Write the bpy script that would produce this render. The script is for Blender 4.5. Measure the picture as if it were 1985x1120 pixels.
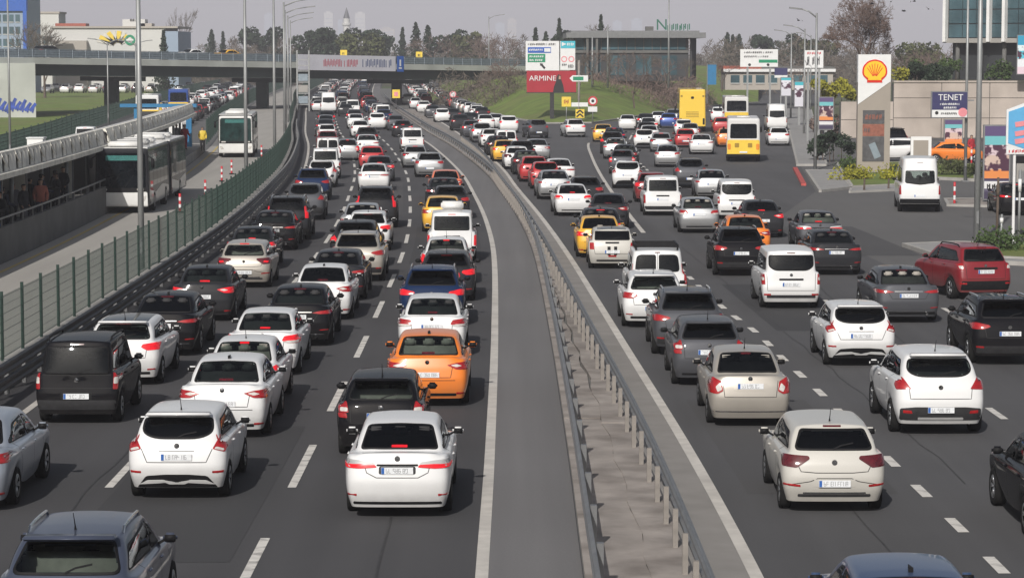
import bpy, bmesh, math, random
from mathutils import Vector, Matrix
from mathutils.bvhtree import BVHTree

# ------------------------------------------------------------------ scene
for o in list(bpy.data.objects):
    bpy.data.objects.remove(o)
scene = bpy.context.scene
col = scene.collection
R = math.radians
rnd = random.Random(7)

# ------------------------------------------------------------------ camera
CAM_H = 7.6
FOCAL = 5000.0            # focal length in photo pixels (photo 1985 x 1120)
HORIZON = 99.0            # photo row of the horizon
PITCH = math.atan((560.0 - HORIZON) / FOCAL)
cam_data = bpy.data.cameras.new('camera')
cam = bpy.data.objects.new('camera', cam_data)
col.objects.link(cam)
cam.location = (0, 0, CAM_H)
cam.rotation_euler = (R(90) - PITCH, 0, 0)
cam_data.sensor_width = 36.0
cam_data.lens = FOCAL / 1985.0 * 36.0
cam_data.clip_start = 0.5
cam_data.clip_end = 20000.0
scene.camera = cam

# ------------------------------------------------------------------ world, sun, exposure
SUN_DIR = Vector((0.36, 1.38, -1.0)).normalized()      # the way the light travels
SUN_ELEV = math.asin(-SUN_DIR.z)
SUN_AZ = math.atan2(-SUN_DIR.x, -SUN_DIR.y)            # compass angle of the sun from +Y towards +X
world = bpy.data.worlds.new('World')
scene.world = world
world.use_nodes = True
wn = world.node_tree.nodes
wl = world.node_tree.links
wn.clear()
sky = wn.new('ShaderNodeTexSky')
sky.sky_type = 'NISHITA'
sky.sun_disc = False
sky.sun_elevation = SUN_ELEV
sky.sun_rotation = SUN_AZ
sky.air_density = 1.0
sky.dust_density = 3.0
sky.ozone_density = 1.0
hsv = wn.new('ShaderNodeHueSaturation')
hsv.inputs['Saturation'].default_value = 0.62
wl.new(sky.outputs[0], hsv.inputs['Color'])
bg = wn.new('ShaderNodeBackground')
bg.inputs['Strength'].default_value = 0.068
wo = wn.new('ShaderNodeOutputWorld')
wl.new(hsv.outputs[0], bg.inputs['Color'])
wl.new(bg.outputs[0], wo.inputs['Surface'])
sun_data = bpy.data.lights.new('sun', 'SUN')
sun_data.energy = 4.0
sun_data.angle = R(0.55)
sun_data.color = (1.0, 0.955, 0.90)
sun = bpy.data.objects.new('sun', sun_data)
col.objects.link(sun)
sun.rotation_euler = SUN_DIR.to_track_quat('-Z', 'Y').to_euler()
scene.view_settings.view_transform = 'Standard'
scene.view_settings.look = 'None'
scene.view_settings.exposure = 0.0
scene.view_settings.gamma = 1.0
scene.view_settings.use_curve_mapping = False
scene.cycles.max_bounces = 5
scene.cycles.diffuse_bounces = 2
scene.cycles.glossy_bounces = 3
scene.cycles.transparent_max_bounces = 24
scene.cycles.volume_bounces = 0
scene.cycles.use_denoising = True

# ------------------------------------------------------------------ materials
MATS = {}
def mat(name, rgb, rough=0.6, metal=0.0, coat=0.0, noise=0.0, nscale=3.0, bump=0.0, bscale=40.0, emit=0.0,
        spec=0.5, noise2=None, ior=None, detail=5.0):
    """a procedural principled material: noise = +-variation of the base colour, bump = fine relief"""
    m = bpy.data.materials.new(name)
    m.use_nodes = True
    nt = m.node_tree
    b = nt.nodes['Principled BSDF']
    c = (rgb[0], rgb[1], rgb[2], 1)
    b.inputs['Base Color'].default_value = c
    b.inputs['Roughness'].default_value = rough
    b.inputs['Metallic'].default_value = metal
    b.inputs['Specular IOR Level'].default_value = spec
    if ior: b.inputs['IOR'].default_value = ior
    if coat:
        b.inputs['Coat Weight'].default_value = coat
        b.inputs['Coat Roughness'].default_value = 0.04
    if emit:
        b.inputs['Emission Color'].default_value = c
        b.inputs['Emission Strength'].default_value = emit
    if noise or bump:
        tc = nt.nodes.new('ShaderNodeTexCoord')
    if noise:
        n = nt.nodes.new('ShaderNodeTexNoise')
        n.inputs['Scale'].default_value = nscale
        n.inputs['Detail'].default_value = detail
        nt.links.new(tc.outputs['Object'], n.inputs['Vector'])
        r = nt.nodes.new('ShaderNodeValToRGB')
        r.color_ramp.elements[0].position = 0.28
        r.color_ramp.elements[1].position = 0.72
        r.color_ramp.elements[0].color = tuple(max(0, x * (1 - noise)) for x in rgb) + (1,)
        r.color_ramp.elements[1].color = tuple(min(1, x * (1 + noise)) for x in rgb) + (1,)
        nt.links.new(n.outputs['Fac'], r.inputs['Fac'])
        out = r.outputs['Color']
        if noise2:                                    # (rgb, scale, low, high): blotches of a second colour
            n2 = nt.nodes.new('ShaderNodeTexNoise')
            n2.inputs['Scale'].default_value = noise2[1]
            n2.inputs['Detail'].default_value = 6.0
            nt.links.new(tc.outputs['Object'], n2.inputs['Vector'])
            r2 = nt.nodes.new('ShaderNodeValToRGB')
            r2.color_ramp.elements[0].position = noise2[2]
            r2.color_ramp.elements[1].position = noise2[3]
            nt.links.new(n2.outputs['Fac'], r2.inputs['Fac'])
            mx = nt.nodes.new('ShaderNodeMix')
            mx.data_type = 'RGBA'
            nt.links.new(r2.outputs['Color'], mx.inputs['Factor'])
            nt.links.new(out, mx.inputs[6])
            mx.inputs[7].default_value = tuple(noise2[0]) + (1,)
            out = mx.outputs[2]
        nt.links.new(out, b.inputs['Base Color'])
    if bump:
        n = nt.nodes.new('ShaderNodeTexNoise')
        n.inputs['Scale'].default_value = bscale
        n.inputs['Detail'].default_value = 4.0
        nt.links.new(tc.outputs['Object'], n.inputs['Vector'])
        bp = nt.nodes.new('ShaderNodeBump')
        bp.inputs['Strength'].default_value = bump
        bp.inputs['Distance'].default_value = 0.02
        nt.links.new(n.outputs['Fac'], bp.inputs['Height'])
        nt.links.new(bp.outputs[0], b.inputs['Normal'])
    MATS[name] = m
    return m

def paint(name, rgb, metal=0.0, rough=0.35):
    """car paint: clear coat over base, with road dust in uneven patches on the lower panels"""
    dark = max(rgb) < .09
    m = mat('paint_' + name, rgb, rough=.5 if dark else rough, metal=metal, coat=0.45 if dark else .6, spec=.02 if dark else .5)
    nt = m.node_tree; b = nt.nodes['Principled BSDF']
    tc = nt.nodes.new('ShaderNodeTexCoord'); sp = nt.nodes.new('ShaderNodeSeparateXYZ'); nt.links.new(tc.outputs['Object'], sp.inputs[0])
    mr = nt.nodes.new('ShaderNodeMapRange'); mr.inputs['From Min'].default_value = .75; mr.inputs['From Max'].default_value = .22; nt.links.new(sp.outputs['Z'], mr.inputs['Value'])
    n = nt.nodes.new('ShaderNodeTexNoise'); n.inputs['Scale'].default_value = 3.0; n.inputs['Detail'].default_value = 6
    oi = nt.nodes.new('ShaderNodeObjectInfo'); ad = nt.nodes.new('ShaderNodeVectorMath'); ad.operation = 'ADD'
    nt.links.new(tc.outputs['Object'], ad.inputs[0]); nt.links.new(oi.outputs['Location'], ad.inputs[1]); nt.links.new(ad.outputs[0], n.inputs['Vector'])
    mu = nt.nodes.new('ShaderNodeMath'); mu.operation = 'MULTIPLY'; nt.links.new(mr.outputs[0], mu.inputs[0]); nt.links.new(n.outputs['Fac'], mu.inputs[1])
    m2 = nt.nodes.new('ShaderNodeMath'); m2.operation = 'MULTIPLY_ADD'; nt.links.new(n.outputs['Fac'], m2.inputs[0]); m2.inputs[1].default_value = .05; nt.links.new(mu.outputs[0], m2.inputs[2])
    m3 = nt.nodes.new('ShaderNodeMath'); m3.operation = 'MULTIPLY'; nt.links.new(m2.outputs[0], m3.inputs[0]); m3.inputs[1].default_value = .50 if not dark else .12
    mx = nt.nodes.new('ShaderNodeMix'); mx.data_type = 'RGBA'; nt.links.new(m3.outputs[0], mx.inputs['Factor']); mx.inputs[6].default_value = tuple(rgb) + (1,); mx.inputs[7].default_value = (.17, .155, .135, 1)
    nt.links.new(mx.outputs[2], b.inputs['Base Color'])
    return m

PAINT = {}
for nm, rgb, me in (('white', (0.71, 0.715, 0.715), 0), ('pearl_white', (0.64, 0.64, 0.63), 0),
                    ('silver', (0.42, 0.43, 0.44), .55), ('grey', (0.075, 0.078, 0.088), .25),
                    ('dark_grey', (0.022, 0.023, 0.027), 0), ('black', (0.006, 0.006, 0.008), .0),
                    ('gold_beige', (0.40, 0.372, 0.330), .3), ('cream', (0.52, 0.505, 0.465), 0),
                    ('red', (0.45, 0.02, 0.025), 0), ('dark_red', (0.20, 0.008, 0.014), 0),
                    ('navy_blue', (0.010, 0.024, 0.070), 0), ('blue', (0.02, 0.07, 0.30), .2),
                    ('orange', (0.80, 0.21, 0.02), 0), ('yellow', (0.80, 0.43, 0.03), 0),
                    ('slate_blue', (0.062, 0.075, 0.115), .3), ('steel_blue', (.05, .085, .17), .3), ('pale_silver', (0.36, 0.40, 0.46), .45),
                    ('salmon', (0.74, 0.20, 0.10), 0), ('bus_yellow', (0.80, 0.55, 0.06), 0)):
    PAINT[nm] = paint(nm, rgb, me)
mat('glass', (0.005, 0.007, 0.009), rough=0.03, spec=0.28, noise=.6, nscale=1.6)
mat('glass_green', (0.016, 0.036, 0.034), rough=0.03, spec=0.35, noise=.7, nscale=2.4)
def see_through(name, tint, refl=1.45):
    m = bpy.data.materials.new(name); m.use_nodes = True; nt = m.node_tree; nt.nodes.clear()
    tr = nt.nodes.new('ShaderNodeBsdfTransparent'); tr.inputs[0].default_value = tuple(tint) + (1,)
    gl = nt.nodes.new('ShaderNodeBsdfGlossy'); gl.inputs['Roughness'].default_value = .02; gl.inputs['Color'].default_value = (.9, .95, 1, 1)
    fr = nt.nodes.new('ShaderNodeFresnel'); fr.inputs['IOR'].default_value = refl
    tc = nt.nodes.new('ShaderNodeTexCoord'); nz = nt.nodes.new('ShaderNodeTexNoise'); nz.inputs['Scale'].default_value = 1.2; nt.links.new(tc.outputs['Object'], nz.inputs['Vector'])
    bp = nt.nodes.new('ShaderNodeBump'); bp.inputs['Strength'].default_value = .03; nt.links.new(nz.outputs['Fac'], bp.inputs['Height']); nt.links.new(bp.outputs[0], gl.inputs['Normal'])
    mx = nt.nodes.new('ShaderNodeMixShader'); nt.links.new(fr.outputs[0], mx.inputs[0]); nt.links.new(tr.outputs[0], mx.inputs[1]); nt.links.new(gl.outputs[0], mx.inputs[2])
    o = nt.nodes.new('ShaderNodeOutputMaterial'); nt.links.new(mx.outputs[0], o.inputs[0]); MATS[name] = m
see_through('glass_tint', (.09, .10, .11)); see_through('glass_clear', (.50, .56, .54)); see_through('glass_side', (.30, .33, .33))
mat('seat_dark', (.030, .030, .032), .9, noise=.2, nscale=6); mat('seat_light', (.30, .28, .25), .9, noise=.15, nscale=6); mat('lining', (.05, .05, .05), .95, noise=.15)
mat('tyre', (0.014, 0.014, 0.014), rough=0.9, spec=.15, noise=.25, nscale=9)
mat('rim', (0.42, 0.43, 0.44), rough=0.3, metal=.8, noise=.1)
mat('black_plastic', (0.012, 0.012, 0.013), rough=0.6, spec=.15, noise=.2, nscale=8)
mat('grey_plastic', (0.032, 0.032, 0.034), rough=0.6, spec=.2, noise=.2, nscale=8)
mat('chrome', (0.6, 0.6, 0.6), rough=0.15, metal=1.0, noise=.05)
mat('lamp_red', (0.33, 0.010, 0.012), rough=0.12, coat=1.0, noise=.3, nscale=14)
mat('lamp_dark', (0.09, 0.006, 0.010), rough=0.12, coat=1.0, noise=.3, nscale=14)
mat('lamp_lit', (0.62, 0.012, 0.02), rough=0.15, emit=0.30, noise=.35, nscale=9)
mat('lamp_clear', (0.55, 0.53, 0.50), rough=0.15, coat=1.0, noise=.2, nscale=14)
mat('lamp_amber', (0.75, 0.25, 0.03), rough=0.2, coat=1.0, noise=.1)
mat('plate_white', (0.72, 0.74, 0.76), rough=0.4, noise=.06, nscale=20)
mat('plate_blue', (0.03, 0.12, 0.40), rough=0.4, noise=.1)
mat('plate_ink', (0.10, 0.10, 0.11), rough=0.5, noise=.1)
mat('underbody_shade', (.004, .004, .004), .95, noise=.2)  # near black, so its sunlit face passes for shadow under the car
mat('shut_line', (0.02, 0.02, 0.02), rough=0.9, noise=.1)
mat('silver_trim', (.4, .4, .4), .4, noise=.1)
mat('headrest', (0.35, 0.34, 0.31), rough=0.8, noise=.1)

# ------------------------------------------------------------------ object helpers
def link(name, me, material=None, parent=None, smooth=False):
    o = bpy.data.objects.new(name, me)
    col.objects.link(o)
    if material is not None:
        m = MATS[material] if isinstance(material, str) else material
        if len(me.materials) == 0:
            me.materials.append(m)
    if parent is not None:
        o.parent = parent
    if smooth:
        me.polygons.foreach_set('use_smooth', [True] * len(me.polygons))
    return o

def tag(o, label=None, cat=None, group=None, kind=None):
    if label: o['label'] = label
    if cat: o['category'] = cat
    if group: o['group'] = group
    if kind: o['kind'] = kind
    return o

def empty(name, loc=(0, 0, 0), rz=0.0):
    o = bpy.data.objects.new(name, None)
    col.objects.link(o)
    o.empty_display_size = 0.2
    o.location = loc
    o.rotation_euler = (0, 0, rz)
    return o

class MB:
    """collects simple solids into one mesh"""
    def __init__(self):
        self.v = []; self.f = []
    def poly(self, pts):
        i = len(self.v); self.v += [tuple(p) for p in pts]; self.f.append(tuple(range(i, i + len(pts)))); return self
    def box(self, x0, x1, y0, y1, z0, z1):
        i = len(self.v)
        self.v += [(x0, y0, z0), (x1, y0, z0), (x1, y1, z0), (x0, y1, z0), (x0, y0, z1), (x1, y0, z1), (x1, y1, z1), (x0, y1, z1)]
        self.f += [tuple(i + k for k in q) for q in ((0, 3, 2, 1), (4, 5, 6, 7), (0, 1, 5, 4), (1, 2, 6, 5), (2, 3, 7, 6), (3, 0, 4, 7))]
        return self
    def cbox(self, c, s):
        return self.box(c[0] - s[0] / 2, c[0] + s[0] / 2, c[1] - s[1] / 2, c[1] + s[1] / 2, c[2] - s[2] / 2, c[2] + s[2] / 2)
    def bar(self, a, b, w, h=None, up=(0, 0, 1)):
        """rectangular bar from a to b"""
        h = w if h is None else h
        a = Vector(a); b = Vector(b); d = (b - a).normalized(); u = Vector(up)
        if abs(d.dot(u)) > .98: u = Vector((0, 1, 0))
        s = d.cross(u).normalized(); t = s.cross(d).normalized()
        i = len(self.v)
        for p in (a, b):
            for q, r in ((-1, -1), (1, -1), (1, 1), (-1, 1)):
                self.v.append(tuple(p + s * (q * w / 2) + t * (r * h / 2)))
        self.f += [tuple(i + k for k in q) for q in ((0, 1, 2, 3), (7, 6, 5, 4), (0, 4, 5, 1), (1, 5, 6, 2), (2, 6, 7, 3), (3, 7, 4, 0))]
        return self
    def tube(self, pts, radii, n=8, caps=True):
        """round tube through points"""
        pts = [Vector(p) for p in pts]
        if not isinstance(radii, (list, tuple)): radii = [radii] * len(pts)
        rings = []
        for k, p in enumerate(pts):
            d = (pts[min(k + 1, len(pts) - 1)] - pts[max(k - 1, 0)]).normalized()
            u = Vector((0, 0, 1)) if abs(d.z) < .95 else Vector((0, 1, 0))
            s = d.cross(u).normalized(); t = s.cross(d).normalized()
            i = len(self.v)
            for j in range(n):
                a = 2 * math.pi * j / n
                self.v.append(tuple(p + (s * math.cos(a) + t * math.sin(a)) * radii[k]))
            rings.append(i)
        for i0, i1 in zip(rings, rings[1:]):
            for j in range(n):
                self.f.append((i0 + j, i0 + (j + 1) % n, i1 + (j + 1) % n, i1 + j))
        if caps:
            self.f.append(tuple(rings[0] + j for j in reversed(range(n))))
            self.f.append(tuple(rings[-1] + j for j in range(n)))
        return self
    def lathe(self, prof, axis='z', n=16, c=(0, 0, 0)):
        """profile of (radius, height) turned about an axis through c"""
        i = len(self.v); m = len(prof)
        for j in range(n):
            a = 2 * math.pi * j / n
            for r, h in prof:
                if axis == 'z': p = (r * math.cos(a), r * math.sin(a), h)
                elif axis == 'x': p = (h, r * math.cos(a), r * math.sin(a))
                else: p = (r * math.sin(a), h, r * math.cos(a))
                self.v.append((p[0] + c[0], p[1] + c[1], p[2] + c[2]))
        for j in range(n):
            for k in range(m - 1):
                a = i + j * m + k; b = i + ((j + 1) % n) * m + k
                self.f.append((a, b, b + 1, a + 1))
        return self
    def prism(self, pts, z0, z1):
        """2-D outline extruded from z0 to z1"""
        i = len(self.v); n = len(pts)
        self.v += [(p[0], p[1], z0) for p in pts] + [(p[0], p[1], z1) for p in pts]
        self.f.append(tuple(i + k for k in reversed(range(n)))); self.f.append(tuple(i + n + k for k in range(n)))
        for k in range(n):
            self.f.append((i + k, i + (k + 1) % n, i + n + (k + 1) % n, i + n + k))
        return self
    def plate(self, pts, y0, y1):
        """outline in (x, z) extruded along y"""
        i = len(self.v); n = len(pts)
        self.v += [(p[0], y0, p[1]) for p in pts] + [(p[0], y1, p[1]) for p in pts]
        self.f.append(tuple(i + k for k in range(n))); self.f.append(tuple(i + n + k for k in reversed(range(n))))
        for k in range(n):
            self.f.append((i + (k + 1) % n, i + k, i + n + k, i + n + (k + 1) % n))
        return self
    def mesh(self, name='mesh'):
        me = bpy.data.meshes.new(name)
        me.from_pydata(self.v, [], self.f)
        me.update()
        return me
    def build(self, name, material, parent=None, smooth=False):
        return link(name, self.mesh(name), material, parent, smooth)

# ------------------------------------------------------------------ vehicle bodies: a cage, subdivided and baked
def bake_subsurf(verts, faces, creases, level=2):
    me = bpy.data.meshes.new('cage')
    me.from_pydata(verts, [], faces)
    bm = bmesh.new(); bm.from_mesh(me)
    bmesh.ops.recalc_face_normals(bm, faces=bm.faces)
    lay = bm.edges.layers.float.get('crease_edge') or bm.edges.layers.float.new('crease_edge')
    bm.verts.ensure_lookup_table()
    for (a, b), c in creases.items():
        e = bm.edges.get((bm.verts[a], bm.verts[b]))
        if e: e[lay] = max(e[lay], c)
    bm.to_mesh(me); bm.free()
    o = bpy.data.objects.new('cage', me); col.objects.link(o)
    md = o.modifiers.new('s', 'SUBSURF'); md.levels = level; md.render_levels = level
    dg = bpy.context.evaluated_depsgraph_get()
    out = bpy.data.meshes.new_from_object(o.evaluated_get(dg))
    bpy.data.objects.remove(o); bpy.data.meshes.remove(me)
    out.polygons.foreach_set('use_smooth', [True] * len(out.polygons))
    return out

def bvh_of(me):
    return BVHTree.FromPolygons([v.co.copy() for v in me.vertices], [tuple(p.vertices) for p in me.polygons])

def lerp(a, b, t): return a + (b - a) * t

def car_shell(p):
    L, W, H = p['L'], p['W'], p['H']
    ya, yf = p['ya'], p['yf']
    zb0, zb1 = p['belt']                       # belt height at the rear and at the cowl
    i0 = p['i0']                               # station where the rear glass starts (0 = tailgate)
    ys = [p['rear'][4][0], ya - .44, ya - .25, ya + .25, ya + .44, (ya + yf) / 2, yf - .44, yf - .25, yf + .25, yf + .44, L - .05]
    tap = p.get('taper', [.955, .985, 1, 1, 1, 1, 1, 1, .985, .955, .80])
    fx = p.get('fx', [.91, .975, 1.0, .99, .945])
    i1 = 7
    def belt(y): return lerp(zb0, zb1, min(1, max(0, y / p['cowl'][0])))
    V = []; F = []; C = {}; idx = {}
    def vid(key, co):
        if key not in idx:
            idx[key] = len(V); V.append(co)
        return idx[key]
    deck_end = p.get('deck')                   # (z) of the boot lid edge for saloons
    noseZ = p.get('nose', .72)
    colx = [1.0, .84, .46, 0.0]
    def deckz(k, y):
        if k == 0 and deck_end: return deck_end
        if k < i0 and deck_end: return lerp(deck_end, belt(ys[i0]), k / i0)
        if k <= i1: return belt(y)
        t = (k - i1) / (10 - i1)
        return lerp(p['cowl'][1], noseZ, t ** 1.4)
    upY = list(ys)
    upY[i1] = p['cowl'][0]
    if i0: upY[i0] = p['glass'][0]
    crown = [0, .012, .03, .036]
    arch = p.get('arch', .645)
    sill = p.get('sill', .235)
    def side_pt(k, r, s):
        y = ys[k]; zt = deckz(k, y)
        if k == 0:
            yy, zz = p['rear'][r][0], p['rear'][r][1]
            return (s * W * tap[0] * p.get('rfx', [.90, .985, 1.0, .985, .93])[r], yy + p.get('wrap', .13), zz)
        if k == 10:
            zz = [.24, .42, .55, noseZ - .1, noseZ - .02][r]
            return (s * W * tap[10] * fx[r], L - [.16, .05, .03, .08, .16][r] - .22, zz)
        zz = [sill, .45, .64, lerp(.64, zt, .62), zt - .012][r]
        if k in (2, 3, 7, 8):
            zz = [arch, arch + .06, arch + .12, lerp(arch + .12, zt, .55), zt - .012][r]
        yy = lerp(y, upY[k], max(0, (r - 1) / 3))
        return (s * W * tap[k] * fx[r], yy, zz)
    def P(k, r, s): return vid(('s', k, r, s), side_pt(k, r, s))
    def deck(k, c, s):                          # c 1..3 inward columns on top
        if c == 3: s = 1
        y = upY[k]
        if k == 10: y = L - .16 - [0, .10, .02, 0][c]
        if k == 0: y = p['rear'][4][0] + [.13, .035, .008, 0][c]
        return vid(('d', k, c, s), (s * W * tap[k] * colx[c], y, deckz(k, ys[k]) + crown[c] * (1 if k not in (0, 10) else .6)))
    def rearp(r, c, s):
        if c == 0: return P(0, r, s)
        if r == 4: return deck(0, c, s)
        if c == 3: s = 1
        w = p.get('wrap', .13)
        return vid(('r', r, c, s), (s * W * tap[0] * colx[c], p['rear'][r][0] + w * [1, .22, .05, 0][c], p['rear'][r][1]))
    def frontp(r, c, s):
        if c == 0: return P(10, r, s)
        if r == 4: return deck(10, c, s)
        if c == 3: s = 1
        q = side_pt(10, r, 1)
        return vid(('f', r, c, s), (s * W * tap[10] * colx[c], q[1] + .22 - [0, .10, .02, 0][c], q[2]))
    for s in (1, -1):
        for k in range(10):
            for r in range(4):
                F.append((P(k, r, s), P(k + 1, r, s), P(k + 1, r + 1, s), P(k, r + 1, s)))
            if True:
                F.append((P(k, 4, s), P(k + 1, 4, s), deck(k + 1, 1, s), deck(k, 1, s)))
            if k < i0 or k >= i1:
                for c in (1, 2):
                    F.append((deck(k, c, s), deck(k + 1, c, s), deck(k + 1, c + 1, s), deck(k, c + 1, s)))
        for r in range(4):
            for c in range(3):
                F.append((rearp(r, c, s), rearp(r + 1, c, s), rearp(r + 1, c + 1, s), rearp(r, c + 1, s)))
                F.append((frontp(r, c, s), frontp(r + 1, c, s), frontp(r + 1, c + 1, s), frontp(r, c + 1, s)))
    # greenhouse
    yr0, zr0 = p['roof_r']; yr1, zr1 = p['roof_f']
    yb0, yb1 = upY[i0], upY[i1]
    tw = p.get('top_w', .68)
    def top(k, c, s):
        if c == 3: s = 1
        t = (upY[k] - yb0) / (yb1 - yb0)
        y = lerp(yr0, yr1, t)
        arc = H - .04 - (H - .04 - zr0) * max(0, 1 - t / .45) ** 2 - (H - .04 - zr1) * max(0, (t - .55) / .45) ** 2
        w = W * tw * (1 - .05 * max(0, 1 - t / .4) - .04 * max(0, (t - .7) / .3))
        bow = [0, .0, -.02, -.03][c] if k == i0 else ([0, 0, .03, .045][c] if k == i1 else 0)
        return vid(('t', k, c, s), (s * w * [1, 1, .6, 0][c], y + bow, arc + [0, 0, .03, .042][c] * p.get('roof_crown', 1)))
    bulge = p.get('bulge', .035)
    def mid(k, c, s):
        if c == 3: s = 1
        a = Vector(V[deck(k, c, s)]); b = Vector(V[top(k, c, s)])
        m = (a + b) / 2
        if c == 1 and i0 <= k <= i1: m.x += s * bulge
        if k == i0: m.y -= p.get('glass_bulge', .02) * [0, .2, .8, 1][c]
        if k == i1: m.y += .03 * [0, .2, .8, 1][c]
        m.z += .01
        return vid(('m', k, c, s), tuple(m))
    for s in (1, -1):
        for k in range(i0, i1):
            F.append((deck(k, 1, s), deck(k + 1, 1, s), mid(k + 1, 1, s), mid(k, 1, s)))
            F.append((mid(k, 1, s), mid(k + 1, 1, s), top(k + 1, 1, s), top(k, 1, s)))
            for c in (1, 2):
                F.append((top(k, c, s), top(k + 1, c, s), top(k + 1, c + 1, s), top(k, c + 1, s)))
        for k in (i0, i1):
            for c in (1, 2):
                F.append((deck(k, c, s), mid(k, c, s), mid(k, c + 1, s), deck(k, c + 1, s)))
                F.append((mid(k, c, s), top(k, c, s), top(k, c + 1, s), mid(k, c + 1, s)))
        cr = p.get('crease', (.3, .35, .55, .5))
        for k in range(10):
            C[(P(k, 4, s), P(k + 1, 4, s))] = .40
            C[(P(k, 3, s), P(k + 1, 3, s))] = .38
            C[(P(k, 0, s), P(k + 1, 0, s))] = 1
        for k in range(i0, i1):
            C[(deck(k, 1, s), deck(k + 1, 1, s))] = cr[0]
            C[(top(k, 1, s), top(k + 1, 1, s))] = cr[1]
        for c in (1, 2):
            C[(top(i0, c, s), top(i0, c + 1, s))] = cr[2]
            C[(deck(i0, c, s), deck(i0, c + 1, s))] = cr[3]
            if i0:
                C[(deck(0, c, s), deck(0, c + 1, s))] = p.get('tail_crease', .72)
        C[(rearp(0, 0, s), rearp(0, 1, s))] = 1
        for r_ in (1, 2, 3):
            C[(rearp(r_, 0, s), rearp(r_, 1, s))] = .38 if r_ != 1 else .2
            for c in (1, 2): C[(rearp(r_, c, s), rearp(r_, c + 1, s))] = .38 if r_ != 1 else .2
    me = bake_subsurf(V, F, C, p.get('level', 3))
    return me, bvh_of(me)

def fillet(pts, r=.05, n=4):
    out = []
    m = len(pts)
    for k in range(m):
        p = Vector(pts[k][:2]); a = Vector(pts[k - 1][:2]); b = Vector(pts[(k + 1) % m][:2])
        rr = pts[k][2] if len(pts[k]) > 2 else r
        ra = min(rr, (a - p).length * .48); rb = min(rr, (b - p).length * .48)
        pa = p + (a - p).normalized() * ra; pb = p + (b - p).normalized() * rb
        for j in range(n + 1):
            t = j / n
            out.append(tuple((pa * (1 - t) + p * t) * (1 - t) + (p * (1 - t) + pb * t) * t))
    return out

def dense(pts, step=.07):
    out = []
    for k in range(len(pts)):
        a = Vector(pts[k]); b = Vector(pts[(k + 1) % len(pts)])
        n = max(1, int((b - a).length / step))
        for j in range(n): out.append(tuple(a.lerp(b, j / n)))
    return out

def project(bvh, q, proj, L):
    a, b = q
    if proj == 'rear': o, d, g = Vector((a, -3, b)), Vector((0, 1, 0)), Vector((a, .15, b))
    elif proj == 'front': o, d, g = Vector((a, L + 3, b)), Vector((0, -1, 0)), Vector((a, L - .2, b))
    elif proj == 'top': o, d, g = Vector((a, b, 6)), Vector((0, 0, -1)), Vector((a, b, 1.2))
    else:
        s = 1 if proj == 'right' else -1
        o, d, g = Vector((s * 4, a, b)), Vector((-s, 0, 0)), Vector((s * .85, a, b))
    h = bvh.ray_cast(o, d)
    if h[0] is None:
        h = bvh.find_nearest(g)
    n = h[1]
    if n.dot(d) > 0: n = -n
    return h[0], n

def panel(bvh, pts, proj, off=.008, L=4.4, rings=(1, .95, .88, .76, .5, .2), depth=.012, step=.07):
    """a piece that lies on the body: outline in the projection plane, draped on the shell, with a rim that goes into it"""
    pts = dense(pts, step)
    cx = sum(p[0] for p in pts) / len(pts); cy = sum(p[1] for p in pts) / len(pts)
    v = []; f = []; n = len(pts)
    for q in pts:
        p, nn = project(bvh, q, proj, L); v.append(tuple(p - nn * depth))
    for q in pts:
        p, nn = project(bvh, q, proj, L); v.append(tuple(p + nn * off))
    for t in rings:
        for q in pts:
            p, nn = project(bvh, (cx + (q[0] - cx) * t, cy + (q[1] - cy) * t), proj, L)
            v.append(tuple(p + nn * off))
    for k in [0] + list(range(2, len(rings) + 1)):
        for j in range(n):
            f.append((k * n + j, k * n + (j + 1) % n, (k + 1) * n + (j + 1) % n, (k + 1) * n + j))
    f.append(tuple((len(rings) + 1) * n + j for j in range(n)))
    me = bpy.data.meshes.new('panel'); me.from_pydata(v, [], f); me.update()
    p, nn = project(bvh, (cx, cy), proj, L)
    if me.polygons[-1].normal.dot(nn) < 0: me.flip_normals()
    me.polygons.foreach_set('use_smooth', [k >= n for k in range(len(me.polygons))])
    return me

GLASS_INSET = .032
def glass_panel(bvh, pts, proj, off, L, step=.07):
    """window: a black printed border and the see-through pane inside it"""
    pts = dense(pts, step); n = len(pts)
    cx = sum(p[0] for p in pts) / n; cy = sum(p[1] for p in pts) / n
    hx = max(abs(p[0] - cx) for p in pts); hy = max(abs(p[1] - cy) for p in pts)
    kx, ky = max(.5, 1 - GLASS_INSET / hx), max(.5, 1 - GLASS_INSET / hy)
    def ringp(t, d, o=None):
        out = []
        for q in pts:
            u = (cx + (q[0] - cx) * (kx if d else 1) * t, cy + (q[1] - cy) * (ky if d else 1) * t)
            p, nn = project(bvh, u, proj, L); out.append(tuple(p + nn * (off if o is None else o)))
        return out
    def mk(rings, cap, name):
        v = [x for r in rings for x in r]; f = []
        for k in range(len(rings) - 1):
            for j in range(n): f.append((k * n + j, k * n + (j + 1) % n, (k + 1) * n + (j + 1) % n, (k + 1) * n + j))
        if cap: f.append(tuple((len(rings) - 1) * n + j for j in range(n)))
        me = bpy.data.meshes.new(name); me.from_pydata(v, [], f); me.update()
        p, nn = project(bvh, (cx, cy), proj, L)
        if me.polygons[-1].normal.dot(nn) < 0: me.flip_normals()
        me.polygons.foreach_set('use_smooth', [True] * len(me.polygons)); return me
    frame = mk([ringp(1, 0, -.012), ringp(1, 0), ringp(1, 1)], False, 'window_frame')
    pane = mk([ringp(1, 1)] + [ringp(t, 1) for t in (.86, .62, .3)], True, 'pane')
    poly = [(cx + (q[0] - cx) * (1 - (GLASS_INSET + .012) / hx if hx > .06 else .6), cy + (q[1] - cy) * (1 - (GLASS_INSET + .012) / hy if hy > .06 else .6)) for q in pts]
    return frame, pane, (proj, poly)

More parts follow.
